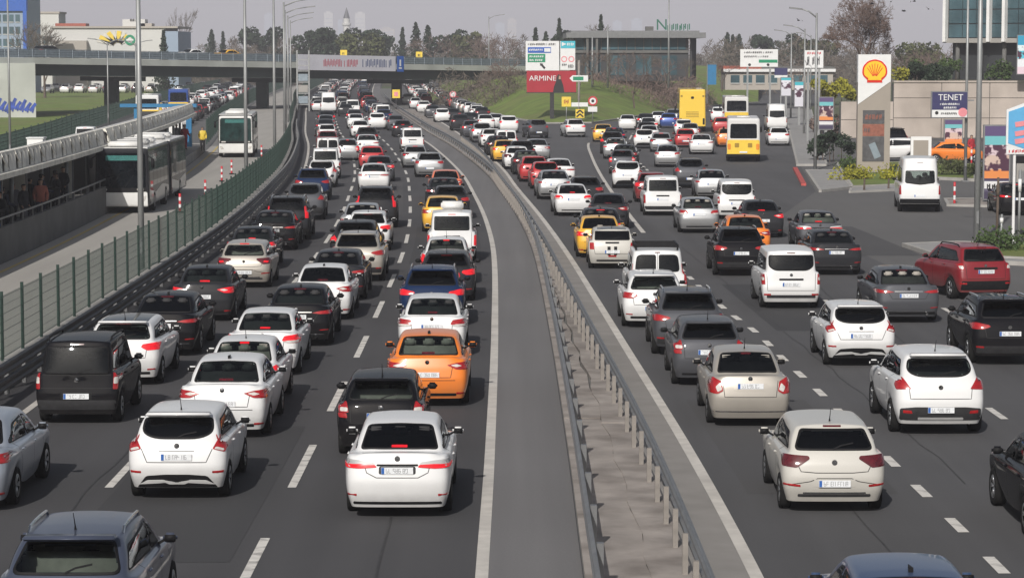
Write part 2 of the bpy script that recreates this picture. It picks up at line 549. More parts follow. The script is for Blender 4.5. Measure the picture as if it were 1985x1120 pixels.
def inside(poly, x, y):
    c = False; n = len(poly)
    for i in range(n):
        x1, y1 = poly[i]; x2, y2 = poly[i - 1]
        if (y1 > y) != (y2 > y) and x < (x2 - x1) * (y - y1) / (y2 - y1) + x1: c = not c
    return c

def cut_openings(me, bvh, holes, L):
    """take the shell away behind the panes"""
    dead = set()
    info = []
    for proj, poly in holes:
        xs = [p[0] for p in poly]; ys = [p[1] for p in poly]; info.append((proj, poly, min(xs), max(xs), min(ys), max(ys)))
    for v in me.vertices:
        c = v.co; nrm = v.normal
        for proj, poly, a, b, d, e in info:
            if proj == 'rear': u, w, ok = c.x, c.z, nrm.y < -.1 and c.y < L * .5
            elif proj == 'front': u, w, ok = c.x, c.z, nrm.y > .1 and c.y > L * .5
            elif proj == 'top': u, w, ok = c.x, c.y, nrm.z > .1 and c.z > .9
            elif proj == 'right': u, w, ok = c.y, c.z, nrm.x > .3 and c.x > 0
            else: u, w, ok = c.y, c.z, nrm.x < -.3 and c.x < 0
            if ok and a < u < b and d < w < e and inside(poly, u, w):
                dead.add(v.index); break
    bm = bmesh.new(); bm.from_mesh(me); bm.faces.ensure_lookup_table()
    bmesh.ops.delete(bm, geom=[f for f in bm.faces if any(v.index in dead for v in f.verts)], context='FACES')
    bm.to_mesh(me); bm.free()
    me.polygons.foreach_set('use_smooth', [True] * len(me.polygons))

def lining_of(me, zmin):
    idx = {}; v = []; f = []
    for p in me.polygons:
        if p.center.z < zmin: continue
        q = []
        for i in p.vertices:
            if i not in idx: idx[i] = len(v); w = me.vertices[i]; v.append(tuple(w.co - w.normal * .022))
            q.append(idx[i])
        f.append(tuple(reversed(q)))
    m = bpy.data.meshes.new('lining'); m.from_pydata(v, [], f); m.update(); return m

def strip(bvh, pts, proj, w=.012, off=.003, L=4.4, step=.06):
    """a thin line (shut line, trim) along an open polyline draped on the shell"""
    P = []
    for a, b in zip(pts, pts[1:]):
        a = Vector(a); b = Vector(b); n = max(1, int((b - a).length / step))
        P += [a.lerp(b, j / n) for j in range(n)]
    P.append(Vector(pts[-1]))
    v = []; f = []
    for k, q in enumerate(P):
        d = (P[min(k + 1, len(P) - 1)] - P[max(0, k - 1)]).normalized(); s = Vector((-d.y, d.x))
        for t in (-.5, .5):
            p, nn = project(bvh, tuple(q + s * (w * t)), proj, L); v.append(tuple(p + nn * off))
    for k in range(len(P) - 1): f.append((2 * k, 2 * k + 1, 2 * k + 3, 2 * k + 2))
    me = bpy.data.meshes.new('strip'); me.from_pydata(v, [], f); me.update()
    return me

def join_meshes(ms):
    v = []; f = []
    for m in ms:
        i = len(v); v += [tuple(x.co) for x in m.vertices]; f += [tuple(i + k for k in p.vertices) for p in m.polygons]
        bpy.data.meshes.remove(m)
    me = bpy.data.meshes.new('joined'); me.from_pydata(v, [], f); me.update()
    return me

def rbox(c, s, b=.3):
    """box with chamfered edges, b as a share of its smallest side"""
    bm = bmesh.new(); bmesh.ops.create_cube(bm, size=1)
    for v in bm.verts: v.co = Vector((v.co.x * s[0], v.co.y * s[1], v.co.z * s[2]))
    bmesh.ops.bevel(bm, geom=list(bm.edges), offset=min(s) * b, segments=2, affect='EDGES')
    for v in bm.verts: v.co += Vector(c)
    me = bpy.data.meshes.new('rbox'); bm.to_mesh(me); bm.free()
    me.polygons.foreach_set('use_smooth', [True] * len(me.polygons))
    return me

def wheel_meshes(r, w=.20, spokes=5):
    t = MB().lathe([(r * .62, -w * .42), (r * .80, -w * .5), (r * .95, -w * .47), (r, -w * .33), (r, w * .33), (r * .95, w * .47), (r * .80, w * .5), (r * .62, w * .42)], 'x', 20)
    t.lathe([(r * .64, .02), (.001, .02)], 'x', 20)
    t.lathe([(.001, -.02), (r * .64, -.02)], 'x', 20)
    tm = t.mesh('tyre')
    m = MB()
    for s in (1, -1):
        m.lathe([(r * .64, s * w * .40), (r * .60, s * w * .46), (r * .55, s * w * .42)], 'x', 20)
        m.lathe([(r * .16, s * w * .36), (.001, s * w * .38)], 'x', 10)
        for k in range(spokes):
            a = 2 * math.pi * k / spokes
            for da in (-.16, .16):
                m.bar((s * w * .35, r * .1 * math.cos(a), r * .1 * math.sin(a)), (s * w * .40, r * .58 * math.cos(a + da), r * .58 * math.sin(a + da)), r * .09, .02, up=(1, 0, 0))
    rm = m.mesh('rim')
    for x in (tm, rm): x.polygons.foreach_set('use_smooth', [True] * len(x.polygons))
    return tm, rm

WHEELS = {r: wheel_meshes(r, .19 + (r - .29) * .6) for r in (.29, .305, .32, .345, .37, .46)}

def plate_meshes(seed=3, wd=.52, h=.112):
    base = MB().box(-wd / 2, wd / 2, -.012, 0, -h / 2, h / 2).mesh('plate')
    blue = MB().box(-wd / 2 + .003, -wd / 2 + .05, -.0145, -.012, -h / 2 + .004, h / 2 - .004).mesh('band')
    g = MB(); q = random.Random(seed); x = -wd / 2 + .075
    for n in q.choice(((2, 3, 3), (2, 2, 4), (2, 3, 2), (2, 2, 3))):                        # worn characters, unreadable at this distance
        for k in range(n):
            c = x + .02; t = .0055
            bars = [(c - .014, -.036, .036, 1), (c + .014, -.036, .036, 1), (.034, 0, 0, 0), (0, 0, 0, 0), (-.034, 0, 0, 0)]
            if q.random() < .8: g.box(c - .014 - t / 2, c - .014 + t / 2, -.0145, -.012, -.036 + .036 * (q.random() < .25), .036)
            if q.random() < .8: g.box(c + .014 - t / 2, c + .014 + t / 2, -.0145, -.012, -.036, .036 - .036 * (q.random() < .25))
            for z in (.034, 0, -.034):
                if q.random() < .62: g.box(c - .014, c + .014, -.0142, -.012, z - t / 2, z + t / 2)
            x += .045
        x += .024
    return base, blue, g.mesh('characters')
PLATES = [plate_meshes(k) for k in range(24)]
PLATE = PLATES[0]

def make_model(p):
    """returns a list of part specs: (name, mesh, material or 'PAINT', location, parent index or None, detail level)"""
    L, W, H = p['L'], p['W'], p['H']
    me, bvh = car_shell(p)
    parts = [('body', me, 'PAINT', (0, 0, 0), None, 0)]
    def add(name, mesh, m, lv=1, loc=(0, 0, 0), par=None):
        parts.append((name, mesh, m, loc, par, lv)); return len(parts) - 1
    def mirror(pts): return [(-q[0],) + tuple(q[1:]) for q in reversed(pts)]
    # underside
    ub = MB().box(-W * .80, W * .80, .55, L - .3, .22, .62).mesh('underbody')
    add('underbody', ub, 'underbody_shade', 0)
    # glass
    i0 = p['i0']; zg = p['glass'][1]; yg = p['glass'][0]; zr = p['roof_r'][1]
    tw = p.get('top_w', .68)
    rproj = 'rear'
    if i0 and not p.get('rear_window'):
        rproj = 'top'
        y0, y1 = yg + .035, p['roof_r'][0] - .02
        p['rear_window'] = [(-W * .735, y0 + .03, .10), (-W * .3, y0, .10), (W * .3, y0, .10), (W * .735, y0 + .03, .10), (W * (tw - .075), y1 + .02, .06), (W * .3, y1 - .015, .1), (-W * .3, y1 - .015, .1), (-W * (tw - .075), y1 + .02, .06)]
    rw = p.get('rear_window') or [(-W * .755, zg + .045, .10), (W * .755, zg + .045, .10), (W * (tw - .09), zr - .03, .06), (-W * (tw - .09), zr - .03, .06)]
    if isinstance(rw[0], tuple): rw = [rw]
    holes = []
    def glaze(name, outline, proj, off, m, lv=0, step=.07):
        fr, pane, hole = glass_panel(bvh, outline, proj, off, L, step); holes.append(hole)
        k_ = add(name, pane, m, lv); add('window_frame', fr, 'black_plastic', lv, par=k_); return k_
    for w_ in rw:
        k = glaze('rear_window', fillet(w_, .06), rproj, .008, 'REAR')
    if p.get('wiper'):
        zz = rw[0][0][1] + .02
        add('wiper', strip(bvh, [(0, zz), (.12, zz + .05), (.32, zz + .085)], 'rear', .022, .02, L), 'black_plastic', 2, par=k)
    cy, cz = p['cowl']
    ws = [(-W * .72, cz + .05, .08), (W * .72, cz + .05, .08), (W * (tw - .08), p['roof_f'][1] - .02, .06), (-W * (tw - .08), p['roof_f'][1] - .02, .06)]
    glaze('windshield', fillet(ws, .06), 'front', .006, 'glass_clear')
    zb0, zb1 = p['belt']; yb = p.get('side_rear', yg + .18)
    yr0, yr1 = p['roof_r'][0], p['roof_f'][0]
    zt = H - p.get('side_top', .155)
    bp = (p['ya'] + p['yf']) / 2 + .05
    zB = lambda y: lerp(zb0, zb1, y / cy) + .035
    yrt = p.get('side_rear_top', yr0 + .28); yft = yr1 - .12
    shapes = [[(bp + .04, zB(bp)), (cy - .30, zB(cy - .3)), (yft, zt, .05), (bp + .02, zt + .02)],
              [(yb + .12, zB(yb) + .02, .08), (bp - .05, zB(bp)), (bp - .07, zt + .02), (yrt, zt - .02, .10)]]
    if p.get('quarter'):
        q0, q1, q2, q3 = p['quarter']           # bottom rear, bottom front, top rear, top front
        shapes[1][0] = (q1 + .07, zB(q1), .03); shapes[1][3] = (q3 + .07, zt, .03)
        shapes.append([(q0, zB(q0) + .03, .06), (q1, zB(q1), .03), (q3, zt, .03), (q2, zt - .02, .06)])
    for pr in ('right', 'left'):
        for k, s in enumerate(shapes):
            if p.get('blind_rear') and k >= 1: continue
            glaze('side_window', fillet(s, .03), pr, .006, 'SIDE', 0, .10)
    # lamps
    for s in (1, -1):
        first = None
        for (pts, m, nm) in p['lamps']:
            pts = pts if s == 1 else mirror(pts)
            a = add(nm if first is None else 'lens', panel(bvh, fillet(pts, .025), 'rear', .011 if first is None else .016, L, step=.05), m, 0 if first is None else 1, par=first)
            if first is None: first = a
        hl = [(W * .48, .60), (W * .80, .66), (W * .82, .74), (W * .52, .69)]
        add('headlight', panel(bvh, fillet(hl if s == 1 else mirror(hl), .03), 'front', .006, L), 'lamp_clear', 1)
        for (pts, m) in p.get('reflectors', []):
            add('reflector', panel(bvh, fillet(pts if s == 1 else mirror(pts), .012), 'rear', .008, L), m, 2)
    for nm, pts, m, lv, off in p.get('trims', []):
        add(nm, panel(bvh, fillet(pts, .04), 'rear', off, L), m, lv)
    hb = p.get('high_brake')
    if hb:
        zz, hw = hb
        if rproj == 'top':
            zz = lerp(yg + .05, p['roof_r'][0] - .03, zz)
        add('high_brake_light', panel(bvh, fillet([(-hw, zz - .012), (hw, zz - .012), (hw, zz + (.03 if rproj == 'top' else .012)), (-hw, zz + (.03 if rproj == 'top' else .012))], .01), rproj, .012, L), 'LIT', 1)
    # licence plate
    zz = p['plate']
    q, nn = project(bvh, (0, zz), 'rear', L)
    yy = min(project(bvh, (dx, zz + dz), 'rear', L)[0].y for dx in (-.26, 0, .26) for dz in (-.05, .05)) - .006
    k = add('licence_plate', PLATE[0], 'plate_white', 1, (0, yy, zz))
    add('plate_band', PLATE[1], 'plate_blue', 1, (0, 0, 0), k)
    add('plate_characters', PLATE[2], 'plate_ink', 2, (0, 0, 0), k)
    if p.get('badge'):
        zb = p['badge']; q, nn = project(bvh, (0, zb), 'rear', L)
        add('badge', MB().lathe([(.001, -.02), (.045, -.018), (.05, 0)], 'y', 14, (q.x, q.y, zb)).mesh('badge'), 'chrome', 2)
    # shut lines
    for pts in p.get('lines', []):
        add('tailgate_seam', strip(bvh, pts, 'rear', .013, .002, L), 'shut_line', 2)
    for pr in ('right', 'left'):
        z0 = .36; zs = zB(bp)
        for seg in ([(bp, zs - .03), (bp, .62), (bp + .02, z0)], [(cy - .22, zB(cy) - .04), (cy - .12, .62), (p['yf'] - .50, z0)],
                    [(p['ya'] + .18, zB(p['ya'])), (p['ya'] + .36, .66), (p['ya'] + .50, z0)]):
            add('door_seam', strip(bvh, seg, pr, .012, .002, L), 'shut_line', 2)
        for yh in (bp - .32, p['ya'] + .42 + .0):
            sx = 1 if pr == 'right' else -1
            q, nn = project(bvh, (yh + (0 if yh == bp - .32 else .05), zB(yh) - .12), pr, L)
        for yh in (bp + .18, p['ya'] + .50):
            q, nn = project(bvh, (yh, zB(yh) - .115), pr, L)
            add('door_handle', rbox((q.x + nn.x * .015, q.y, q.z), (.035, .19, .032), .35), p.get('handle', 'PAINT'), 2)
    # mirrors
    for s in (1, -1):
        q, nn = project(bvh, (cy - .42, zB(cy) - .02), 'right' if s == 1 else 'left', L)
        k = add('door_mirror', rbox((q.x + s * .145, cy - .42, zb1 + .11), (.195, .10, .13), .42), p.get('mirror', 'PAINT'), 0)
        add('mirror_glass', rbox((q.x + s * .15, cy - .475, zb1 + .11), (.15, .012, .095), .4), 'black_plastic', 1, par=k)
        add('mirror_arm', MB().bar((q.x - s * .03, cy - .40, zb1 + .02), (q.x + s * .08, cy - .41, zb1 + .085), .05, .035).mesh('arm'), 'black_plastic', 1, par=k)
    # wheels
    r = p['r']; tm, rm = WHEELS[r]
    for yw in (p['ya'], p['yf']):
        for s in (1, -1):
            k = add('wheel', tm, 'tyre', 0, (s * (W * .985 - .11), yw, r))
            add('rim', rm, 'rim', 1, (0, 0, 0), k)
    if p.get('antenna'):
        q, nn = project(bvh, (0, p['roof_r'][0] + .25), 'top', L)
        add('antenna', MB().tube([(0, q.y, q.z - .02), (0, q.y - .03, q.z + .06), (0, q.y - .16, q.z + .24)], [.02, .008, .004], 6).mesh('antenna'), 'black_plastic', 2)
    if p.get('fin'):
        q, nn = project(bvh, (0, p['roof_r'][0] + .22), 'top', L)
        add('antenna', MB().prism([(-.03, q.y - .09), (.03, q.y - .09), (.004, q.y + .12), (-.004, q.y + .12)], q.z - .03, q.z + .05).mesh('fin'), 'black_plastic', 2)
    if p.get('rails'):
        for s in (1, -1):
            pts = []
            for t in (0, .08, .3, .6, .92, 1):
                y = lerp(yr0 + .25, yr1 - .1, t)
                q, nn = project(bvh, (s * W * tw * .93, y), 'top', L)
                pts.append((s * W * tw * .93, y, q.z + (.055 if 0 < t < 1 else -.01)))
            add('roof_rail', MB().tube(pts, .021, 6).mesh('rail'), p['rails'], 1)
    if p.get('spoiler'):
        zz, yy, hw = p['spoiler']
        add('spoiler', rbox((0, yy, zz), (hw * 2, .26, .05), .42), 'PAINT', 1)
    if p.get('exhaust'):
        add('exhaust', MB().tube([(W * .55, .02, .27), (W * .55, .3, .27)], .035, 8).mesh('exhaust'), 'chrome', 2)
    for fn in p.get('extra', []):
        fn(add, bvh, p)
    # cabin behind the glass
    cut_openings(me, bvh, holes, L)
    zf = min(zb0, zb1) - .45
    add('lining', lining_of(me, min(zb0, zb1) - .02), 'lining', 0)
    y_end = L - 1.05 if not i0 else cy + .2
    add('cabin_floor', MB().box(-W * .86, W * .86, .25 if not i0 else yg, cy + .25, zf - .02, zf).mesh('floor'), 'seat_dark', 0)
    if i0: add('parcel_shelf', MB().box(-W * .8, W * .8, yg - .02, yg + .42, zb0 - .10, zb0 - .04).mesh('shelf'), 'SEAT', 0)
    yb2 = (yg + .42) if i0 else max(.55, p['ya'] + .02)
    def seat(name, x, y, w_, lv):
        k2 = add(name, rbox((x, y + .06, zf + .36), (w_, .16, .74), .3), 'SEAT', lv)
        return k2
    k2 = seat('rear_seat', 0, yb2, W * 1.46, 0)
    for x in (-.40, .0, .40): add('headrest', rbox((x, yb2 + .04, zf + .80), (.25, .10, .17), .4), 'SEAT', 1, par=k2)
    for s in (-1, 1):
        k2 = seat('front_seat', s * .37, bp - .12, .50, 0)
        add('headrest', rbox((s * .37, bp - .10, zf + .84), (.26, .10, .20), .4), 'SEAT', 1, par=k2)
    add('dashboard', rbox((0, cy - .28, zb1 - .06), (W * 1.5, .5, .20), .35), 'seat_dark', 1)
    add('steering_wheel', MB().lathe([(.16, -.012), (.19, -.012), (.19, .012), (.16, .012), (.16, -.012)], 'y', 16, (-.37, cy - .62, zb1 + .02)).mesh('wheel'), 'black_plastic', 2)
    return dict(parts=parts, L=L, W=W, H=H, p=p)

def place_vehicle(model, name, paint_key, loc, rz, label, cat, group, detail=2, lit=True, overrides=None, rear_glass='glass_tint', seats='seat_dark'):
    root = empty(name, loc, rz)
    tag(root, label, cat, group)
    made = {}
    pm = PAINT[paint_key]
    for k, (nm, me, m, lc, par, lv) in enumerate(model['parts']):
        if lv > detail: continue
        if par is not None and par not in made: continue
        if nm == 'plate_characters': me = PLATES[int(abs(loc[0] * 31 + loc[1] * 7)) % 24][2]
        o = bpy.data.objects.new(nm, me)
        col.objects.link(o)
        o.parent = root if par is None else made[par]
        o.location = lc
        key = m
        if key in ('REAR', 'SIDE', 'SEAT', 'glass_clear', 'glass_green', 'glass') and nm in ('rear_window', 'side_window', 'windshield'):
            if detail == 0: key = 'glass'
            else: key = {'REAR': rear_glass, 'SIDE': 'glass_side' if rear_glass != 'glass_tint' else 'glass_tint', 'glass_clear': 'glass_clear'}.get(key, key)
        if key == 'SEAT': key = seats
        if overrides and nm in overrides: key = overrides[nm]
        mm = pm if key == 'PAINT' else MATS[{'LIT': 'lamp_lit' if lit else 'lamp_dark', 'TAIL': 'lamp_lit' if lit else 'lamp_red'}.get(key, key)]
        if len(me.materials) == 0: me.materials.append(mm)
        o.material_slots[0].link = 'OBJECT'
        o.material_slots[0].material = mm
        made[k] = o
    return root

# ------------------------------------------------------------------ vehicle models
def box_pts(x0, x1, z0, z1, r=.02): return [(x0, z0, r), (x1, z0, r), (x1, z1, r), (x0, z1, r)]
def sym(pts): return pts + [(-q[0],) + tuple(q[1:]) for q in reversed(pts)]

def saloon(**k):
    p = dict(L=4.60, W=.89, H=1.46, ya=.98, yf=3.68, r=.32, i0=2, belt=(.99, .93), deck=1.07,
             rear=[(.12, .20), (.02, .40), (0, .62), (.05, .86), (.13, 1.06)], glass=(.80, 1.02), roof_r=(1.38, 1.375),
             roof_f=(2.72, 1.40), cowl=(3.42, .96), side_rear=.85, side_rear_top=1.55, plate=.80, high_brake=(.08, .12),
             quarter=None, fin=True, mirror='PAINT', badge=.98)
    p.update(k); return p
def hatch(**k):
    p = dict(L=4.05, W=.87, H=1.48, ya=.72, yf=3.22, r=.305, i0=0, belt=(1.02, .94),
             rear=[(.12, .21), (.02, .42), (.0, .62), (.04, .85), (.10, 1.03)], glass=(.10, 1.03), roof_r=(.52, 1.42),
             roof_f=(2.30, 1.41), cowl=(2.96, .97), side_rear=.30, side_rear_top=.78, plate=.80, high_brake=(1.405, .16),
             antenna=True, badge=.95, wiper=True, crease=(.3, .35, .8, .3), top_w=.70)
    p.update(k); return p
def van(**k):
    p = dict(L=4.25, W=.89, H=1.80, ya=.78, yf=3.36, r=.32, i0=0, belt=(1.10, 1.04), top_w=.80, bulge=.02, glass_bulge=.03,
             rear=[(.10, .22), (.0, .42), (.0, .64), (.05, .88), (.07, 1.10)], glass=(.07, 1.10), roof_r=(.24, 1.74), wrap=.07,
             roof_f=(2.55, 1.72), cowl=(3.30, 1.06), side_rear=.18, side_rear_top=.42, plate=.62, high_brake=(1.73, .12),
             badge=.92, wiper=True, crease=(.3, .5, .75, .2), side_top=.24, taper=[.985, .99, 1, 1, 1, 1, 1, 1, .985, .95, .80])
    p.update(k); return p

SPEC = {}
W = .89
# wide thin lamps with a bright bar between (white saloon nearest the camera)
SPEC['saloon_a'] = saloon(
    lamps=[([(.34, .87), (.60, .845), (.83, .85), (.88, .92), (.85, .985), (.60, .97), (.38, .945)], 'silver_trim', 'tail_light'),
           ([(.33, .865), (.60, .845), (.85, .85), (.885, .905), (.60, .915), (.36, .905)], 'TAIL', 'lens')],
    reflectors=[([(.66, .40), (.82, .40), (.82, .435), (.66, .435)], 'lamp_red')],
    trims=[('boot_trim', box_pts(-.34, .34, .885, .915), 'black_plastic', 1, .012), ('plate_recess', box_pts(-.30, .30, .755, .88, .03), 'grey_plastic', 2, .003),
           ('lower_grille', box_pts(-.72, .72, .255, .30), 'black_plastic', 1, .006)],
    plate=.815, high_brake=(.06, .13), lines=[[(-.52, .85), (-.50, .78), (-.34, .70), (.34, .70), (.50, .78), (.52, .85)]], fin=False, badge=1.0)
# wedge lamps
SPEC['saloon_b'] = saloon(W=.90, L=4.53, H=1.47, roof_r=(1.34, 1.385),
    lamps=[([(.42, .92), (.62, .83), (.86, .82), (.90, .94), (.84, .985), (.62, .965)], 'TAIL', 'tail_light'),
           ([(.50, .915), (.62, .875), (.74, .90), (.62, .94)], 'lamp_clear', 'lens')],
    reflectors=[([(.62, .30), (.80, .30), (.80, .34), (.62, .34)], 'lamp_red')],
    trims=[('lower_grille', box_pts(-.62, .62, .26, .32), 'black_plastic', 1, .006)],
    plate=.72, high_brake=(.05, .14), lines=[[(-.55, .93), (-.50, .66), (.50, .66), (.55, .93)], [(-.6, .60), (.6, .60)]], fin=True)
# upright corner lamps, rounded tail
SPEC['saloon_c'] = saloon(W=.85, L=4.28, H=1.47, ya=.92, yf=3.42, r=.305, deck=1.05, glass=(.74, 1.02), roof_r=(1.30, 1.385), roof_f=(2.55, 1.40), cowl=(3.18, .97),
    lamps=[([(.55, .76), (.66, .70), (.82, .72), (.84, 1.0), (.76, 1.03), (.58, .95)], 'TAIL', 'tail_light'),
           ([(.57, .79), (.66, .74), (.70, .84), (.62, .92)], 'lamp_clear', 'lens')],
    trims=[('boot_trim', box_pts(-.34, .34, .76, .97, .05), 'PAINT', 1, .004), ('bumper_strip', box_pts(-.78, .78, .33, .355), 'chrome', 2, .004)],
    plate=.86, high_brake=(.88, .10), lines=[[(-.56, .96), (-.52, .64), (.52, .64), (.56, .96)]], fin=False, antenna=True, badge=1.0)
# sleek executive saloon: slim wrap lamps
SPEC['saloon_d'] = saloon(W=.92, L=4.85, H=1.45, ya=1.05, yf=3.92, r=.345, deck=1.08, glass=(.86, 1.03), roof_r=(1.55, 1.37), roof_f=(2.92, 1.39), cowl=(3.66, .96),
    lamps=[([(.40, .885), (.60, .86), (.87, .86), (.91, .92), (.86, .955), (.58, .93)], 'TAIL', 'tail_light')],
    reflectors=[([(.60, .44), (.82, .45), (.82, .475), (.60, .465)], 'lamp_red')],
    trims=[('boot_trim', box_pts(-.40, .40, .895, .915), 'chrome', 2, .005), ('lower_grille', box_pts(-.74, .74, .26, .34), 'black_plastic', 1, .006),
           ('bumper_strip', box_pts(-.70, .70, .335, .355), 'chrome', 2, .009)],
    plate=.79, high_brake=(.9, .16), lines=[[(-.56, .87), (-.46, .70), (.46, .70), (.56, .87)]], exhaust=True)
# round-cornered older saloon with lamps on the quarters
SPEC['saloon_e'] = saloon(W=.875, L=4.47, H=1.43, ya=.96, yf=3.66, r=.32, deck=1.03, glass=(.82, .99), roof_r=(1.42, 1.345), roof_f=(2.62, 1.37), cowl=(3.35, .94), belt=(.96, .91),
    lamps=[([(.46, .86), (.60, .80), (.86, .80), (.87, .95), (.80, .985), (.52, .955)], 'TAIL', 'tail_light'),
           ([(.48, .83), (.62, .80), (.84, .81), (.86, .86), (.60, .855)], 'lamp_clear', 'lens')],
    trims=[('lower_grille', box_pts(-.55, .55, .27, .32), 'black_plastic', 1, .006), ('bumper_strip', box_pts(-.78, .78, .47, .50), 'PAINT', 2, .012)],
    plate=.80, high_brake=(.08, .12), lines=[[(-.52, .92), (-.49, .62), (.49, .62), (.52, .92)]], fin=False)
# small hatch with high pointed lamps and an oval window
SPEC['hatch_a'] = hatch(W=.86, L=3.95, H=1.49, glass=(.12, 1.02),
    rear=[(.14, .23), (.03, .42), (.0, .60), (.05, .84), (.13, 1.02)],
    rear_window=[(-.40, 1.055, .2), (.40, 1.055, .2), (.62, 1.16, .1), (.58, 1.385, .07), (-.58, 1.385, .07), (-.62, 1.16, .1)],
    lamps=[([(.60, .90), (.80, .84), (.84, .94), (.76, 1.22, .02), (.715, 1.25, .02), (.70, 1.08)], 'TAIL', 'tail_light'),
           ([(.63, .90), (.78, .86), (.785, .895), (.66, .935)], 'lamp_clear', 'lens')],
    reflectors=[([(.60, .50), (.78, .50), (.79, .54), (.60, .535)], 'lamp_red')],
    trims=[('diffuser', [(-.68, .24, .02), (.68, .24, .02), (.52, .45, .05), (.2, .475, .05), (-.2, .475, .05), (-.52, .45, .05)], 'black_plastic', 1, .008),
           ('diffuser_lip', [(-.64, .30, .01), (-.50, .375, .03), (-.22, .385, .03), (-.12, .335, .03), (.12, .335, .03), (.22, .385, .03), (.50, .375, .03), (.64, .30, .01), (.5, .35, .02), (.24, .355, .02), (.13, .305, .02), (-.13, .305, .02), (-.24, .355, .02), (-.5, .35, .02)], 'PAINT', 2, .016)],
    plate=.77, high_brake=(1.435, .16), lines=[[(-.60, .90), (-.50, .68), (.50, .68), (.60, .90)], [(-.3, .87), (.3, .87)]], spoiler=(1.455, .40, .55), r=.32)
# hatch with wide lamps cut into the tailgate
SPEC['hatch_b'] = hatch(W=.875, L=4.07, H=1.46, glass=(.14, 1.0), belt=(1.0, .92), roof_r=(.56, 1.40),
    rear=[(.12, .21), (.02, .41), (.0, .60), (.05, .84), (.14, 1.0)],
    lamps=[([(.40, .92), (.62, .78), (.84, .80), (.85, .95), (.80, .985), (.42, .965)], 'lamp_dark', 'tail_light'),
           ([(.62, .85), (.76, .83), (.80, .88), (.66, .90)], 'LIT', 'lens')],
    reflectors=[([(.56, .47), (.83, .49), (.83, .525), (.56, .505)], 'lamp_red')],
    trims=[('plate_recess', [(-.34, .47, .02), (.34, .47, .02), (.34, .60, .02), (-.34, .60, .02)], 'PAINT', 2, .003),
           ('diffuser', box_pts(-.60, .60, .30, .345), 'grey_plastic', 1, .008), ('diffuser_lip', box_pts(-.52, .52, .355, .38), 'chrome', 2, .006)],
    plate=.525, high_brake=(1.405, .15), lines=[[(-.62, .86), (-.55, .72), (-.3, .70), (.3, .70), (.55, .72), (.62, .86)], [(-.75, .50), (-.40, .56), (-.28, .61), (.28, .61), (.40, .56), (.75, .50)]], badge=.865)
# dark city hatch, round lamps
SPEC['hatch_c'] = hatch(W=.85, L=4.0, H=1.49, lamps=[([(.60, .86), (.78, .86), (.82, .96), (.78, 1.06), (.64, 1.06)], 'TAIL', 'tail_light'),
    ([(.62, .88), (.76, .88), (.76, .95), (.62, .95)], 'lamp_clear', 'lens'), ([(.62, .76), (.78, .77), (.80, .85), (.64, .85)], 'TAIL', 'lens')],
    trims=[('exhaust_shield', [(.30, .33), (.58, .33), (.62, .42), (.30, .42)], 'chrome', 1, .01), ('lower_grille', box_pts(-.62, .62, .275, .32), 'black_plastic', 1, .005)],
    plate=.80, lines=[[(-.58, .98), (-.56, .66), (.56, .66), (.58, .98)]], spoiler=(1.44, .40, .52))
# compact family hatch, tail wedge
SPEC['hatch_d'] = hatch(W=.895, L=4.28, H=1.47, ya=.80, yf=3.44, r=.32, cowl=(3.18, .96), roof_f=(2.48, 1.41), roof_r=(.62, 1.40), glass=(.13, 1.02),
    lamps=[([(.46, .90), (.60, .83), (.86, .84), (.87, .97), (.80, 1.0), (.50, .965)], 'TAIL', 'tail_light')],
    reflectors=[([(.60, .38), (.78, .39), (.78, .42), (.60, .41)], 'lamp_red')],
    trims=[('lower_grille', box_pts(-.66, .66, .28, .34), 'black_plastic', 1, .006)],
    plate=.56, high_brake=(1.40, .17), lines=[[(-.60, .88), (-.56, .66), (.56, .66), (.60, .88)]], spoiler=(1.435, .48, .56))
# crossover with lamps on the shoulders and a dark lower bumper
SPEC['suv_a'] = hatch(W=.92, L=4.40, H=1.63, ya=.84, yf=3.46, r=.345, belt=(1.13, 1.05), arch=.70, sill=.30, glass=(.14, 1.13), roof_r=(.62, 1.56), roof_f=(2.42, 1.55), cowl=(3.16, 1.08),
    rear=[(.13, .25), (.0, .46), (.0, .68), (.05, .93), (.14, 1.13)],
    rear_window=[(-.46, 1.17, .2), (.46, 1.17, .2), (.66, 1.28, .1), (.60, 1.50, .08), (-.60, 1.50, .08), (-.66, 1.28, .1)],
    lamps=[([(.58, .95), (.86, .93), (.875, 1.02), (.80, 1.20, .02), (.73, 1.16, .02)], 'TAIL', 'tail_light')],
    reflectors=[([(.56, .47), (.74, .48), (.74, .54), (.58, .53)], 'lamp_red')],
    trims=[('bumper_trim', [(-.80, .33, .04), (.80, .33, .04), (.80, .57, .04), (.5, .60, .03), (-.5, .60, .03), (-.80, .57, .04)], 'grey_plastic', 1, .006),
           ('skid_plate', box_pts(-.45, .45, .34, .39), 'silver_trim', 2, .013)],
    plate=.54, high_brake=(1.565, .14), lines=[[(-.62, .95), (-.60, .76), (.60, .76), (.62, .95)]], spoiler=(1.585, .46, .56), badge=.98)
